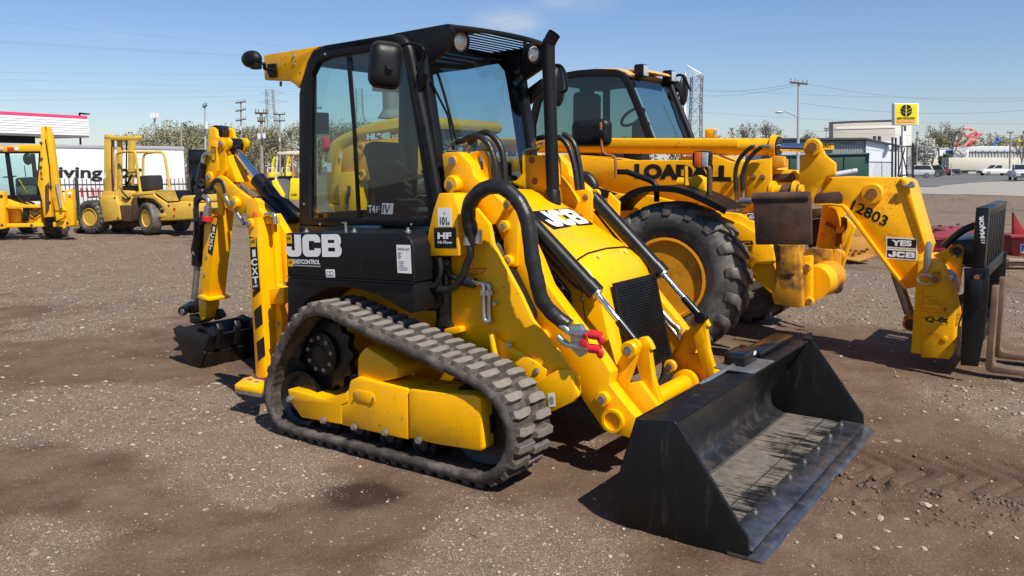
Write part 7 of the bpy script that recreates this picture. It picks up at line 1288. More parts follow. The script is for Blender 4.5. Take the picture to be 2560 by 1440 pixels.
wire((1750, 226), (1995, 208), 118, 58, .35, 'power line from lattice tower top to the tall pale pole'); wire((1750, 238), (1996, 213), 118, 58, .35, 'second power line slanting up to the tall pale pole'); wire((1750, 222), (2600, 245), 118, 90, .4, 'long power line crossing behind the tall pale pole'); wire((1750, 280), (2600, 310), 118, 90, .4, 'low long power line above the maker sign'); wire((1998, 206), (2600, 250), 58, 60, .5, 'power line leaving the tall pale pole to the right'); wire((1998, 257), (2600, 272), 58, 60, .5, 'middle power line right of the tall pale pole'); wire((2080, 357), (2600, 330), 70, 48, .9, 'thick dark cable slung low before the maker sign', .03); wire((2000, 325), (2600, 336), 70, 90, .3, 'thin cable passing over the beige building', .02)

# --- yard clutter left of the cab: roll cage machine, and yellow machines behind
rc_ = Obj('compact_roller', 'yellow road roller with a peeling white roll cage left of the cab', 'roller', 700, 500)
PEEL = mat('peeling_cream_paint', (.66, .58, .46), .7, var=.2, vs=6, dirt=.8, ds=5, dpos=.55, dcol=(.35, .12, .04)); LEM = mat('lemon_yellow_paint', (.78, .60, .01), .45, var=.08)
for pts, y, mm_ in (((694, 384), (690, 430), (688, 478)), 0, PEEL), (((729, 384), (732, 430), (736, 478)), 0, mat('primer_orange', (.48, .2, .08), .7, var=.2)), (((712, 386), (712, 470)), 1.2, PEEL), (((744, 386), (742, 470)), 1.2, PEEL): rc_.tube('cage_post', mm_, pts, y, .05, 6)
rc_.plate('cage_roof', PEEL, ((692, 380), (762, 376), (762, 386), (694, 387)), -.1, 1.5, .02); rc_.plate('body', LEM, ((726, 446), (770, 448), (770, 500), (722, 500)), -.2, 1.4, .03); rc_.plate('bonnet', LEM, ((678, 452), (690, 448), (712, 488), (708, 500), (690, 498)), -.1, 1.2, .04); rc_.plate('dash', BLK, ((696, 440), (728, 440), (726, 470), (704, 470)), .3, .8, .02); rc_.plate('seat', SEAT, ((705, 455), (728, 455), (728, 490), (710, 490)), .5, .6, .05)
c = rc_.P(((700, 505),), .2)[0]; MB().cyl(Vector((c.x + .2, 0, .5)), Vector((c.x + .2, 1.4, .5)), .5, n=24).build('drum', STEEL, rc_.o)
de = Dec(rc_.o, -.2, rc_.fr); de.text('5308', 'body_lettering', DARKV, (728, 490), (742, 490), (728, 484), bold=.02, lift=.01)
for i, (u, v, w_, lab) in enumerate(((678, 470, 9, 'lemon yellow machine hood left of the roll cage'), (714, 466, 9, 'lemon yellow machine hood behind the roll cage'), (760, 474, 12, 'lemon yellow machine hood seen past the cab corner'))):
    ob = Obj('yellow_machine', lab, 'machine', u, 478 + i); ob.plate('hood', LEM, ((u - w_, 432), (u + w_ * .8, 430), (u + w_, 440), (u + w_, 445), (u - w_, 445)), 0, 1.5, .08); ob.plate('body', BLK, ((u - w_, 445), (u + w_, 445), (u + w_, 476), (u - w_, 476)), .1, 1.3, .05)
    ob.tube('rail', TRW, ((u - w_, 432), (u - w_, 420), (u + w_, 420), (u + w_, 432)), .3, .03, 6); ob.tube('boom', LEM, ((u + 2, 435), (u + 6, 400), (u + 10, 392)), .6, .09, 6)
# extra low machinery and boxes glimpsed under the loader hood through the cab glass

# ================================================================== TREES
def leafmat(name, cols):
    m, nt, b = newmat(name); v = coords(nt); n = noise(nt, v, .35, 3); at_ = nt.nodes.new('ShaderNodeAttribute'); at_.attribute_name = 'tone'
    ad = nd(nt, 'Math', operation='ADD'); nt.links.new(n, ad.inputs[0]); nt.links.new(at_.outputs['Fac'], ad.inputs[1]); hf_ = nd(nt, 'Math', operation='MULTIPLY'); nt.links.new(ad.outputs[0], hf_.inputs[0]); hf_.inputs[1].default_value = .5
    nt.links.new(ramp(nt, hf_.outputs[0], [(0.25, cols[0]), (0.5, cols[1]), (0.75, cols[2])]).outputs[0], b.inputs['Base Color']); b.inputs['Roughness'].default_value = .8; b.inputs['Specular IOR Level'].default_value = .2; return m
SPRING = leafmat('hazed_spring_foliage', ((.17, .15, .11), (.215, .20, .12), (.265, .26, .13)))  # spring foliage tones, paled and flattened so distance haze sits in the colour
TWIG = mat('bare_twigs', (.17, .145, .12), .9, var=.2); BARK = mat('tree_bark', (.13, .10, .08), .9, var=.25, vs=3)
BLOOM = leafmat('white_blossom', ((.35, .33, .28), (.55, .54, .48), (.7, .7, .66)))
def leaf_cloud(name, centres, radii, per, size, m, parent, seed):
    rg = np.random.default_rng(seed); V = []; tone = []
    for c, r in zip(centres, radii):
        n = per; d = rg.normal(size=(n, 3)); d /= np.linalg.norm(d, axis=1)[:, None]; rad = rg.random(n) ** .45; p = np.array(c) + d * rad[:, None] * np.array(r)
        p += rg.normal(size=(n, 3)) * np.array(r) * .08
        a = rg.normal(size=(n, 3)); a /= np.linalg.norm(a, axis=1)[:, None]; b = np.cross(a, rg.normal(size=(n, 3))); b /= np.linalg.norm(b, axis=1)[:, None]; s_ = size * (.5 + rg.random(n))[:, None]
        V.append(np.stack([p - a * s_, p + b * s_ * .7, p + a * s_, p - b * s_ * .7], 1)); tone.append(np.repeat(np.clip(rg.random() * .7 + rg.random(n) * .5, 0, 1), 4))
    V = np.concatenate(V).reshape(-1, 3); nq = len(V) // 4; me = bpy.data.meshes.new(name); me.vertices.add(len(V)); me.vertices.foreach_set('co', V.ravel().astype(np.float32)); me.loops.add(nq * 4); me.loops.foreach_set('vertex_index', np.arange(nq * 4, dtype=np.int32)); me.polygons.add(nq); me.polygons.foreach_set('loop_start', (np.arange(nq) * 4).astype(np.int32)); me.update()
    at_ = me.attributes.new('tone', 'FLOAT', 'POINT'); at_.data.foreach_set('value', np.concatenate(tone).astype(np.float32)); return link(name, me, m, parent)
def branches(b, p, d, L, r, depth, rg):
    q = p + d * L; b.tube([p, p.lerp(q, .5) + Vector(rg.normal(size=3)) * L * .05, q], [r, r * .8, r * .6], 4 if depth > 1 else 3, caps=False)
    if depth == 0: return [q]
    out = []
    for k in range(3 if depth > 1 else 4):
        n = Vector(rg.normal(size=3)); nd_ = (d + n * .55 + ZV * .12).normalized(); out += branches(b, p.lerp(q, .55 + .45 * rg.random()), nd_, L * (.58 + .2 * rg.random()), r * .55, depth - 1, rg)
    return out
def tree(u, v0, vt, dist, label, m, name='tree', leaf=.35, per=60, seed=1, group='far trees', bare=False, wf=.38):
    o = Fr(((u - CX) / 2102 * dist, dist), 90.0); t = thing(name, label, 'tree', o, group=group); h = o.hit(u, vt, 'y', 0).z; rg = np.random.default_rng(seed); b = MB(); tips = []
    tips = branches(b, Vector((0, 0, 0)), Vector((0, 0, 1)), h * .34, h * .025, 4, rg); b.build('trunk', BARK if not bare else TWIG, t, smooth=0)
    mz = max(p.z for p in tips); sc = h / mz
    for ch in t.children: ch.data.transform(Matrix.Diagonal((1.0, 1.0, sc, 1)))
    if not bare: leaf_cloud('crown', [(p.x, p.y, p.z * sc) for p in tips], [(h * .09,) * 3] * len(tips), per, leaf, m, t, seed)
    else: leaf_cloud('crown', [(p.x, p.y, p.z * sc) for p in tips], [(h * .07,) * 3] * len(tips), 10, .05 * h / 8 * 2, TWIG, t, seed)
    return t
def wood(name, u0, u1, d0, d1, top, n, m, leaf, per, seed):
    rg = np.random.default_rng(seed); cs = []; rs = []; b = MB()
    for i in range(n):
        u = u0 + (u1 - u0) * rg.random(); d = d0 + (d1 - d0) * rg.random(); vt = top(u) + 14 * rg.random() ** 2 - 3; x = (u - CX) / 2102 * d; h = 1.6 + (HOR - vt) / 2102 * d; w = h * (.22 + .16 * rg.random())
        b.tube([Vector((x, d, 0)), Vector((x + .3 * rg.normal(), d, h * .8))], [.18, .06], 4, caps=False)
        for k in range(5): a = 6.28 * rg.random(); b.tube([Vector((x, d, h * (.3 + .1 * k))), Vector((x + w * math.cos(a), d + w * math.sin(a), h * (.5 + .1 * k)))], [.07, .02], 3, caps=False)
        for k in range(7): a = 6.28 * rg.random(); rr = w * rg.random(); zc_ = h * (.22 + .70 * rg.random()); cs.append((x + rr * math.cos(a), d + rr * math.sin(a), zc_)); rs.append((w * .62, w * .62, h * .13))
    lo = leaf_cloud(name, cs, rs, per, leaf, m, None, seed); kind(lo, 'stuff'); tr_ = b.build('trunks', BARK, lo, smooth=0); kind(tr_, 'stuff'); return lo
ltop = lambda u: float(np.interp(u, [300, 345, 400, 440, 520, 620, 720, 800, 900, 1010, 1100], [345, 335, 312, 306, 312, 318, 312, 300, 302, 312, 320]))
wood('wood', 318, 1120, 150, 215, ltop, 110, SPRING, .17, 95, 11)
rtop = lambda u: float(np.interp(u, [2280, 2330, 2400, 2480, 2560, 2700], [360, 338, 345, 330, 318, 310]))
wood('wood', 2290, 2800, 190, 240, rtop, 46, SPRING, .20, 70, 12)
htop = lambda u: float(np.interp(u, [1100, 1700, 1760, 1900, 2100, 2200], [350, 345, 346, 338, 345, 348]))
wood('wood', 1100, 2230, 260, 300, htop, 40, leafmat('brown_far_wood', ((.13, .10, .085), (.17, .13, .105), (.2, .16, .12))), .4, 16, 13)
tree(1868, 440, 312, 130, 'bare rounded tree right of the boom lamp', TWIG, 'bare_tree', bare=True, seed=3); tree(1908, 440, 306, 135, 'taller bare tree by the thin pole', TWIG, 'bare_tree', bare=True, seed=4); tree(2015, 440, 330, 135, 'small bare tree beyond the dark roof', TWIG, 'bare_tree', bare=True, seed=5)
tree(2345, 440, 310, 165, 'tall hazy bare tree right of the maker sign', TWIG, 'bare_tree', bare=True, seed=6); tree(2375, 440, 318, 170, 'second hazy bare tree right of the maker sign', TWIG, 'bare_tree', bare=True, seed=16)
tree(2330, 440, 335, 140, 'rounded tree budding olive green before the cream trailers', SPRING, 'budding_tree', .10, 36, 7); tree(2308, 440, 352, 130, 'small tree in white blossom beside the maker sign', BLOOM, 'blossom_tree', .12, 40, 8); tree(2285, 440, 348, 150, 'bright green young tree behind the maker sign pole', leafmat('fresh_green', ((.12, .2, .03), (.2, .32, .05), (.3, .42, .08))), 'young_tree', .12, 36, 9); tree(2362, 436, 388, 160, 'green bush between the two cream trailers', leafmat('olive_green', ((.07, .09, .03), (.12, .15, .05), (.18, .2, .08))), 'bush', .12, 36, 10); tree(2552, 436, 352, 150, 'bare small tree before the ribbed warehouse', TWIG, 'bare_tree', bare=True, seed=14)

# ================================================================== RIGHT BACKGROUND
def blk(ob, name, m, u0, u1, v0, v1, y, th, bev=.0, parent=None): return ob.plate(name, m, ((u0, v0), (u1, v0), (u1, v1), (u0, v1)), y, th, bev, parent)
def farobj(name, label, cat, u, d, group=None):
    ob = Obj.__new__(Obj); ob.fr = Fr(((u - CX) / 2102 * d, d), 90.0); ob.o = thing(name, label, cat, ob.fr, group=group); return ob
def gv(d): return HOR + 1.6 * 2102 / d        # pixel row where the ground lies at distance d
SIDW = mat('white_metal_siding', (.72, .74, .78), .5, var=.03, vs=.5); SIDG = mat('grey_ribbed_siding', (.48, .50, .53), .5, var=.04); DKR = mat('dark_roof_edge', (.05, .05, .06), .6); BEI = mat('beige_block', (.46, .42, .36), .8, var=.04, vs=.2); BEIL = mat('pale_block', (.68, .66, .62), .8)
wb = farobj('white_building', 'low white metal building with a yellow sign fragment ending in ENT', 'building', 2160, 75)
g75 = gv(75)
blk(wb, 'white_wall', SIDW, 2165, 2246, 352, g75, 0, 12); blk(wb, 'grey_wall', SIDG, 1940, 2165, 352, g75, .3, 10)
for k in range(22): u = 2078 + k * 4; blk(wb, 'wall_rib', SIDG, u, u + 1.4, 356, 400, .2, .1)
wb.plate('roof_edge', DKR, ((1930, 345), (2166, 344), (2250, 363), (2250, 367), (2166, 350), (1930, 351)), -.3, 12.6); blk(wb, 'gutter', mat('green_gutter', (.10, .2, .17), .5), 1940, 2140, 355, 358, .0, .3)
sg_ = blk(wb, 'yellow_sign', YELV, 2040, 2085, 358, 374, .0, .25); dw = Dec(sg_, .0, wb.fr); dw.text('EQUIPMENT', 'sign_lettering', DARKV, (2012, 371), (2079, 371), (2012, 361.5), bold=.02, lift=.02)
for u in (2188, 2200, 2255): blk(wb, 'roof_vent', DKR, u, u + 3, 340, 350 + (u - 2188) * .2, 3, .5)
for u in (2027, 2036): blk(wb, 'roof_unit', TRG, u, u + 6, 340, 347, 3, 1.5)
ac = blk(wb, 'wall_vent', TRW, 2222, 2229, 363, 374, -.5, .6, .05)
bb_ = farobj('beige_building', 'large flat beige building with a pale band behind the maker sign', 'building', 2180, 150); bb_.plate('wall', BEI, ((2083, 306), (2140, 303), (2238, 300), (2238, gv(150)), (2083, gv(150))), 0, 2); bb_.plate('side_wall', BEIL, ((2238, 300), (2279, 312), (2279, gv(150)), (2238, gv(150))), .5, 1.4); bb_.plate('pale_band', BEIL, ((2088, 318), (2238, 314), (2238, 320), (2088, 324)), -.1, .2); bb_.plate('roof_edge', DKR, ((2082, 304.5), (2140, 301.8), (2239, 299), (2239, 300.2), (2140, 303), (2082, 306)), -.2, 2)
# maker sign on a white post
sn = farobj('maker_sign', 'square yellow pole sign with a black leaf emblem above the white building', 'sign', 2262, 68); sb_ = blk(sn, 'sign_box', TRW, 2236, 2297, 258, 313, 0, .5, .04); blk(sn, 'sign_face', YELV if False else mat('sign_yellow', (.80, .62, .01), .4), 2238, 2294, 260, 310.5, -.02, .03); blk(sn, 'post', TRW, 2257, 2266, 313, gv(68), .1, .3); blk(sn, 'post_hatch', DKR, 2260, 2265.5, 316, 327, .08, .03)
ds_ = Dec(sn.o, -.02, sn.fr); cxs, cys, rs_ = 2265.5, 276, 14.5
def leafpoly(pts): return contours2d([pts])
cs_ = []
for s_ in (-1, 1):
    for k, (y0, y1) in enumerate(((.98, .50), (.38, .02), (-.10, -.96))):
        pts = []
        for j in range(9):
            yy = y0 + (y1 - y0) * j / 8; pts.append((s_ * math.sqrt(max(0.02, 1 - yy * yy)) * .98, yy))
        pts += [(s_ * .10, y1 - (.38 if k < 2 else 0)), (s_ * .10, y0 - (.38 if k > 0 else .0))]
        cs_.append(pts)
ds_pts = [sn.fr.hit(*q, 'y', -.02) for q in ((cxs - rs_, cys + rs_), (cxs + rs_, cys + rs_), (cxs - rs_, cys - rs_))]
place2d(contours2d(cs_), 'leaf_emblem', DARKV, sn.o, *ds_pts, .03)
ds_.text('NEW HOLLAND', 'sign_lettering', DARKV, (2242, 299), (2287, 298), (2242, 293), bold=.03, lift=.03); ds_.quad('sign_strip', mat('sign_orange', (.7, .1, .03), .5), (2242, 307), (2287, 306.5), (2242, 301.5), lift=.02); ds_.text('CONSTRUCTION', 'sign_lettering', WHT, (2243, 306), (2286, 305.5), (2243, 303), bold=.02, lift=.04)
# green skip, pipe, chain link and gate
sk = farobj('green_container', 'dark green roll off container in front of the white building', 'container', 2070, 70); GRN = mat('green_container_paint', (.018, .062, .044), .5, var=.15, vs=.8, dirt=.4, ds=.8, dpos=.55, dcol=(.08, .13, .11)); sk.plate('body', GRN, ((1930, 392), (2160, 386), (2175, 384), (2170, gv(70)), (1930, gv(70))), 0, 3, .1); sk.plate('rim', GRN, ((1930, 388), (2172, 382), (2176, 386), (1930, 393)), -.15, 3.3, .05)
for u in (1975, 2020, 2065, 2110): blk(sk, 'rib', GRN, u, u + 5, 393, gv(70), -.08, .1)
pp_ = farobj('grey_pipe', 'grey pipe lying behind the telehandler boom', 'pipe', 2118, 66); MB().cyl(pp_.fr.hit(2085, 437, 'y', 0), pp_.fr.hit(2142, 427, 'y', 0), .22, n=14).build('barrel', TRG, pp_.o); blk(pp_, 'cradle', STEEL, 2090, 2140, 437, gv(66), .0, .4)
gt = farobj('iron_gate', 'tall black gate frame with mesh panel in front of the parked cars', 'gate', 2258, 58)
for u, v0 in ((2231, 343), (2239.5, 344), (2283, 360)): gt.tube('post', FEN, ((u, v0), (u - 1, gv(58))), 0, .07, 8)
for p in (((2245, 368), (2283, 365)), ((2246, 366), (2246, 440)), ((2268, 366), (2266, 440)), ((2262, 370), (2244, 440)), ((2252, 370), (2270, 440)), ((2240, 374), (2246, 374)), ((2244, 440), (2282, 436))): gt.tube('frame_bar', FEN, p, .0, .045, 6)
mshb = MB()
for k in range(18): a, b_ = gt.fr.hit(2267, 368 + k * 4, 'y', .05), gt.fr.hit(2283, 366 + k * 4, 'y', .05); mshb.tube([a, b_], .022, 4)
for k in range(5): a, b_ = gt.fr.hit(2268 + k * 3.5, 368, 'y', .05), gt.fr.hit(2267 + k * 3.5, 438, 'y', .05); mshb.tube([a, b_], .016, 4)
kind(mshb.build('mesh_panel', TRG, gt.o), 'stuff')
cf = farobj('chain_link_fence', 'silver chain link fence between green container and gate', 'fence', 2200, 72); cm = MB()
for k in range(14): a, b_ = cf.fr.hit(2172 + k * 4.2, 406, 'y', 0), cf.fr.hit(2172 + k * 4.2 + 18, gv(72), 'y', 0); cm.tube([a, b_], .012, 3); a, b_ = cf.fr.hit(2172 + k * 4.2 + 18, 406, 'y', 0.02), cf.fr.hit(2172 + k * 4.2, gv(72), 'y', 0.02); cm.tube([a, b_], .012, 3)
kind(cm.build('wire_mesh', METP, cf.o), 'stuff'); cf.tube('top_rail', FEN, ((2171, 405), (2230, 406)), 0, .04, 6)
for u in (2172, 2205): cf.tube('post', METP, ((u, 402), (u, gv(72))), 0, .05, 6)
# trailers and warehouse
CREAM = mat('cream_trailer', (.60, .56, .46), .55, var=.04, vs=.4)
def trailer(u0, u1, v0, v1, d, label, wheels):
    t = farobj('semi_trailer', label, 'trailer', (u0 + u1) / 2, d, 'cream trailers at the far edge of the lot'); blk(t, 'box_body', CREAM, u0, u1, v0, v1, 0, 2.6, .05); blk(t, 'chassis', BLK, u0 + 3, u1 - 3, v1, v1 + 3, .3, 2)
    for u in wheels: c = t.fr.hit(u, gv(d) - 4, 'y', .1); MB().lathe([(0, 0), (.3, 0), (.5, .05), (.5, .3), (0, .3)], Vector((c.x, 0.1, .5)), YV, 16).build('wheel', TYRE, t.o)
    blk(t, 'door_frame', TRW, u1 - 5, u1, v0, v1, -.05, .05); return t
trailer(2275, 2354, 391, 424, 165, 'shorter cream trailer behind the gate', (2300, 2310)); trailer(2372, 2552, 394, 426, 150, 'long cream trailer behind the white pickup', (2385, 2398, 2520, 2534))
wh = farobj('ribbed_warehouse', 'pale warehouse with ribbed walls and light roof at the far right', 'building', 2490, 175); wh.plate('roof', mat('pale_roof', (.55, .56, .56), .5), ((2420, 379), (2448, 365), (2640, 366), (2640, 379)), 0, 20); blk(wh, 'wall', mat('ribbed_wall', (.50, .49, .46), .6), 2421, 2640, 379, gv(175), .3, 19)
for k in range(18): u = 2424 + k * 8; blk(wh, 'wall_rib', TRG, u, u + 2, 380, 394, .15, .2)
for k in range(7): u = 2440 + k * 18; wh.plate('roof_light', TRW, ((u, 376), (u + 8, 367), (u + 10, 367), (u + 2, 376)), -.3, .2)
sh = farobj('site_sheds', 'row of white and blue sheds before the coloured lifts', 'shed', 2380, 170)
for u0, u1, v0, m_ in ((2325, 2342, 372, TRW), (2342, 2364, 374, TRW), (2364, 2383, 376, mat('shed_blue', (.03, .07, .25), .5)), (2383, 2402, 375, TRG), (2402, 2422, 374, TRW)): blk(sh, 'shed_unit', m_, u0, u1, v0, 396, 0, 4, .05)
# aerial lifts
def lift(label, d, m_, segs, base):
    t = farobj('aerial_lift', label, 'aerial lift', base[0], d, 'coloured aerial lifts in the distance')
    for p in segs: t.tube('boom', m_, p, 0, .28, 6)
    t.plate('basket', m_, [(segs[-1][-1][0] - 4, segs[-1][-1][1] - 3), (segs[-1][-1][0] + 5, segs[-1][-1][1] - 3), (segs[-1][-1][0] + 5, segs[-1][-1][1] + 2), (segs[-1][-1][0] - 4, segs[-1][-1][1] + 2)], -.5, 1); t.plate('chassis', m_, [(base[0] - 8, base[1] - 4), (base[0] + 8, base[1] - 4), (base[0] + 8, gv(d)), (base[0] - 8, gv(d))], -1, 2); return t
LR = mat('lift_red', (.62, .09, .07), .5, var=.1); LB = mat('lift_blue', (.03, .12, .42), .5); LYY = mat('lift_yellow', (.75, .55, .02), .5); LPK = mat('lift_faded_red', (.62, .25, .22), .6)
lift('tallest red boom lift with its basket held over the sheds', 185, LPK, (((2392, 364), (2410, 322)), ((2410, 322), (2424, 321), (2434, 325))), (2392, 372)); lift('red boom lift with crossed booms', 187, LR, (((2396, 352), (2408, 332), (2416, 342)), ((2416, 342), (2440, 330), (2446, 338))), (2404, 368)); lift('red orange lift lowered at the right', 189, LR, (((2424, 362), (2436, 342), (2452, 336)),), (2428, 366)); lift('blue boom lift beside the red ones', 186, LB, (((2482, 364), (2492, 350), (2500, 348)),), (2484, 368)); lift('small yellow lift at the far right', 186, LYY, (((2546, 364), (2550, 352)),), (2547, 366)); lift('low salmon lift among the red lifts', 184, LPK, (((2410, 366), (2426, 348), (2444, 352)),), (2414, 370))
# parked cars
GLC = mat('car_glass', (.02, .025, .03), .08, var=.1, coat=.5); CHRB = mat('car_grey_plastic', (.06, .06, .065), .5)
def car(kind_, label, u, d, colr, flip=1, rz=0.0):
    x = (u - CX) / 2102 * d; fr = Fr((x, d), 90.0 + rz); t = thing({'pickup': 'pickup_truck', 'suv': 'parked_car'}[kind_], label, {'pickup': 'pickup', 'suv': 'car'}[kind_], fr, group='vehicles parked in the far lot'); cm_ = mat('car_paint', colr, .25, coat=.6, var=.02)
    L, w = (5.4, 1.9) if kind_ == 'pickup' else (4.7, 1.85); s = flip
    if kind_ == 'pickup': body = [(-2.7, .5), (-2.7, 1.10), (-.75, 1.12), (-.72, 1.15), (.95, 1.15), (1.2, 1.12), (2.5, 1.0), (2.7, .85), (2.7, .45), (2.3, .38), (-2.4, .42)]; cab = [(-.70, 1.13), (-.58, 1.75), (-.4, 1.82), (.35, 1.80), (1.05, 1.14)]
    else: body = [(-2.3, .5), (-2.35, 1.0), (-2.2, 1.08), (1.1, 1.08), (2.2, .95), (2.35, .8), (2.35, .42), (2.0, .36), (-2.1, .38)]; cab = [(-2.2, 1.07), (-1.95, 1.62), (-1.6, 1.72), (.1, 1.70), (.95, 1.08)]
    MB().prism([Vector((s * px, -w / 2, pz)) for px, pz in body], (0, w, 0)).build('body', cm_, t, .07, 2); MB().prism([Vector((s * px, -w / 2 + .08, pz)) for px, pz in cab], (0, w - .16, 0)).build('cabin', cm_, t, .06, 2)
    c = Vector((s * sum(p[0] for p in cab) / 5, 0, sum(p[1] for p in cab) / 5)); cg = [Vector((s * px, 0, pz)).lerp(c, .16) for px, pz in cab]
    for yy in (-w / 2 + .072, w / 2 - .082): MB().prism([Vector((p.x, yy, p.z)) for p in cg], (0, .01, 0)).build('side_glass', GLC, t)
    a, b_ = Vector((s * cab[3][0], 0, cab[3][1])), Vector((s * cab[4][0], 0, cab[4][1])); n = Vector((s * .6, 0, .7)) * .02; MB().prism([a.lerp(b_, .1) + n + YV * (w / 2 - .15), a.lerp(b_, .9) + n + YV * (w / 2 - .12), a.lerp(b_, .9) + n - YV * (w / 2 - .12), a.lerp(b_, .1) + n - YV * (w / 2 - .15)], n * .3).build('windscreen', GLC, t)
    for wx in (-L * .30, L * .31):
        for yy in (-w / 2 - .02, w / 2 - .22): wo = MB().lathe([(.0, .0), (.2, .0), (.34, .015), (.36, .05), (.36, .2), (.34, .24), (0, .24)], Vector((s * wx, yy, .36)), YV, 20).build('wheel', TYRE, t); MB().lathe([(0, -.01), (.2, -.005), (.21, .02)], Vector((s * wx, yy if yy < 0 else yy + .24, .36)), YV if yy < 0 else -YV, 14).build('hub_cap', STEEL, wo)
    fx_ = s * (body[7][0] if kind_ == 'pickup' else body[5][0])
    for yy in (-w / 2 + .22, w / 2 - .22): MB().box((fx_ - s * .04, yy, .80), (.14, .34, .14)).build('headlight', LENS, t, .03); MB().box((-s * (2.72 if kind_ == 'pickup' else 2.34), yy, .90), (.06, .16, .26)).build('tail_light', REDP, t, .02)
    MB().box((fx_ - s * .01, 0, .72), (.10, 1.0, .26)).build('grille', CHRB, t, .02); MB().box((s * (L / 2 - .02), 0, .46), (.16, w - .1, .16)).build('front_bumper', CHRB, t, .04); MB().box((-s * (L / 2 - .02), 0, .50), (.14, w - .1, .16)).build('rear_bumper', CHRB, t, .04); return t
SIL = (.55, .57, .58); 
car('pickup', 'silver pickup truck behind the black gate posts', 2225, 118, SIL, -1); car('suv', 'silver SUV just right of the black gate', 2288, 112, SIL, -1, 25); car('suv', 'dark grey SUV between silver SUV and dark pickup', 2318, 122, (.06, .065, .07), -1, 30); car('suv', 'dark red car half hidden behind the grey SUV', 2330, 135, (.16, .02, .025), -1, 20); car('pickup', 'dark blue pickup in front of the cream trailers', 2352, 140, (.012, .016, .04), -1, 8); car('pickup', 'white pickup with yellow stripe before the long cream trailer', 2490, 140, (.78, .78, .76), -1)
car('pickup', 'white pickup facing the camera at the right edge', 2556, 92, (.74, .75, .77), 1, 112)
for u in (2378, 2524):
    lp = farobj('fence_post', 'thin grey fence post ' + ('right of the dark blue pickup' if u == 2378 else 'between the two white pickups'), 'post', u, 120); lp.tube('shaft', METP, ((u, 408), (u, gv(120))), 0, .06, 6)

# ================================================================== RED ATTACHMENTS AND LOOSE BUCKET IN THE MIDGROUND
ra = Obj('red_attachment', 'dark red flat bolted attachment frame behind the fork carriage', 'attachment', 2370, 668)
def rp(n, m, pts, y, th, bev=.006): return ra.plate(n, m, pts, y, th, bev)
tpz = ra.fr.hit(2310, 590, 'y', 0).z
q = [ra.fr.hit(*p, 'z', tpz) for p in ((2305, 590), (2388, 590), (2440, 565), (2330, 563))]; ta = MB().prism(q, (0, 0, -.05)).build('top_plate', REDPAINT, ra.o, .006)
for p in ((2328, 572), (2350, 566), (2378, 570), (2395, 563), (2335, 582), (2410, 569)): c = ra.fr.hit(*p, 'z', tpz); MB().lathe([(.03, 0), (.03, .03), (0, .03)], c, ZV, 8).build('bolt', RUST, ta)
c = ra.fr.hit(2348, 577, 'z', tpz); MB().lathe([(.09, 0), (.09, .03), (.06, .05), (0, .05)], c, ZV, 12).build('hub_flange', RUST, ta)
rp('leg', REDPAINT, ((2310, 598), (2318, 598), (2318, 645), (2310, 645)), .02, .08); rp('front_web', REDPAINT, ((2330, 600), (2385, 598), (2385, 628), (2332, 628)), .1, .05); rp('leg', REDPAINT, ((2330, 600), (2340, 600), (2340, 650), (2330, 652)), .25, .08); rp('side_web', REDPAINT, ((2390, 598), (2440, 575), (2440, 625), (2395, 640)), .05, .05); rp('base_rail', RUST, ((2310, 640), (2440, 640), (2440, 655), (2310, 655)), .0, .12)
for p in ((2318, 668), (2430, 668)): pass
ra2 = Obj('red_attachment', 'dark red bucket attachment on a wooden pallet at the right edge', 'attachment', 2545, 668)
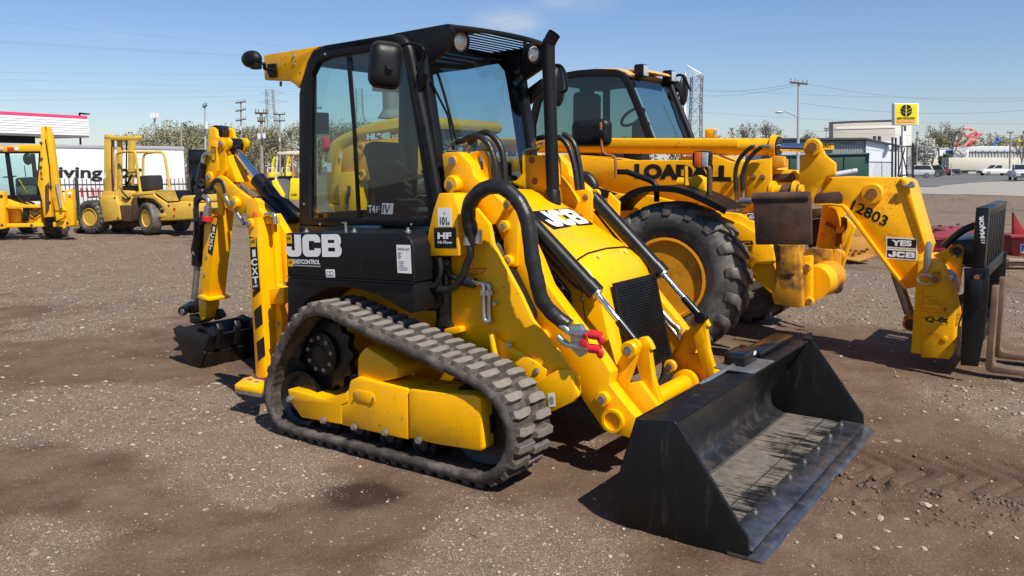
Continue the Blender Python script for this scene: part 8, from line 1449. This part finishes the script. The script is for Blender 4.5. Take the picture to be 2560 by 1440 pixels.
ra2.plate('gusset', REDPAINT, ((2534, 530), (2558, 570), (2575, 590), (2534, 592)), .2, .06); ra2.plate('back_plate', REDPAINT, ((2528, 590), (2600, 590), (2600, 645), (2530, 640)), .15, .3); ra2.plate('shelf', REDPAINT, ((2527, 588), (2600, 589), (2600, 596), (2527, 595)), -.1, .6); ra2.plate('info_sticker', mat('blue_sticker', (.05, .15, .5), .5), ((2553, 612), (2562, 612), (2562, 630), (2553, 630)), .145, .004); ra2.plate('white_sticker', WHT, ((2551, 610), (2564, 610), (2564, 632), (2551, 632)), .147, .002)
pal = Obj('wooden_pallet', 'weathered wooden pallet under the red attachment at the right edge', 'pallet', 2545, 668); PINE = mat('weathered_pine', (.34, .24, .16), .85, var=.25, vs=3, scale=(1, 8, 1))
for k in range(4): pal.plate('board', PINE, ((2522, 648), (2620, 652), (2620, 657), (2522, 653)), -.35 + k * .28, .18, .004)
for k in range(2): pal.plate('skid', PINE, ((2522, 656), (2620, 660), (2620, 671), (2522, 667)), -.3 + k * .6, .1, .004)
ob = Obj('loose_bucket', 'tan yellow excavator bucket lying on the gravel behind the boom', 'bucket', 2150, 658); OCH = mat('ochre_bucket_paint', (.46, .22, .035), .6, var=.15, vs=3, dirt=.6, ds=3, dpos=.55, dcol=(.2, .1, .05))
ob.plate('side', OCH, ((2105, 652), (2118, 595), (2175, 590), (2190, 640), (2150, 656), (2140, 648)), .15, .06); ob.plate('floor', OCH, ((2108, 648), (2150, 656), (2186, 642), (2184, 636), (2148, 648), (2112, 642)), -.2, .5); ob.plate('back', OCH, ((2115, 560), (2180, 560), (2180, 605), (2115, 608)), .5, .08)
for p in ((2125, 628), (2140, 630), (2155, 630), (2168, 626)): MB().lathe([(.03, 0), (.03, .03), (0, .03)], ob.P((p,), .1)[0], ZV, 8).build('bolt', RUST, ob.o)
gb_ = Obj('steel_sheet', 'flat grey steel sheet lying on the gravel behind the stabiliser', 'sheet', 2105, 690); gb_.plate('plate', STEEL, ((2092, 700), (2120, 684), (2124, 687), (2098, 703)), 0, .3, .003)
# ragged edge, timber and scrap beside the forklift
scp = Obj('scrap_pile', 'low pile of scrap steel and timber between forklift wheels', 'scrap', 300, 584)
for i, pts in enumerate((((190, 580), (214, 566)), ((186, 574), (212, 579)), ((280, 572), (330, 580)), ((285, 580), (328, 570)), ((430, 560), (440, 572)))): scp.tube('scrap_bar', RUST, pts, .3 + .1 * i, .05, 6)
for o in bpy.data.objects:
    if o.type == 'MESH' and o.data.materials and o.data.users == 1: pass
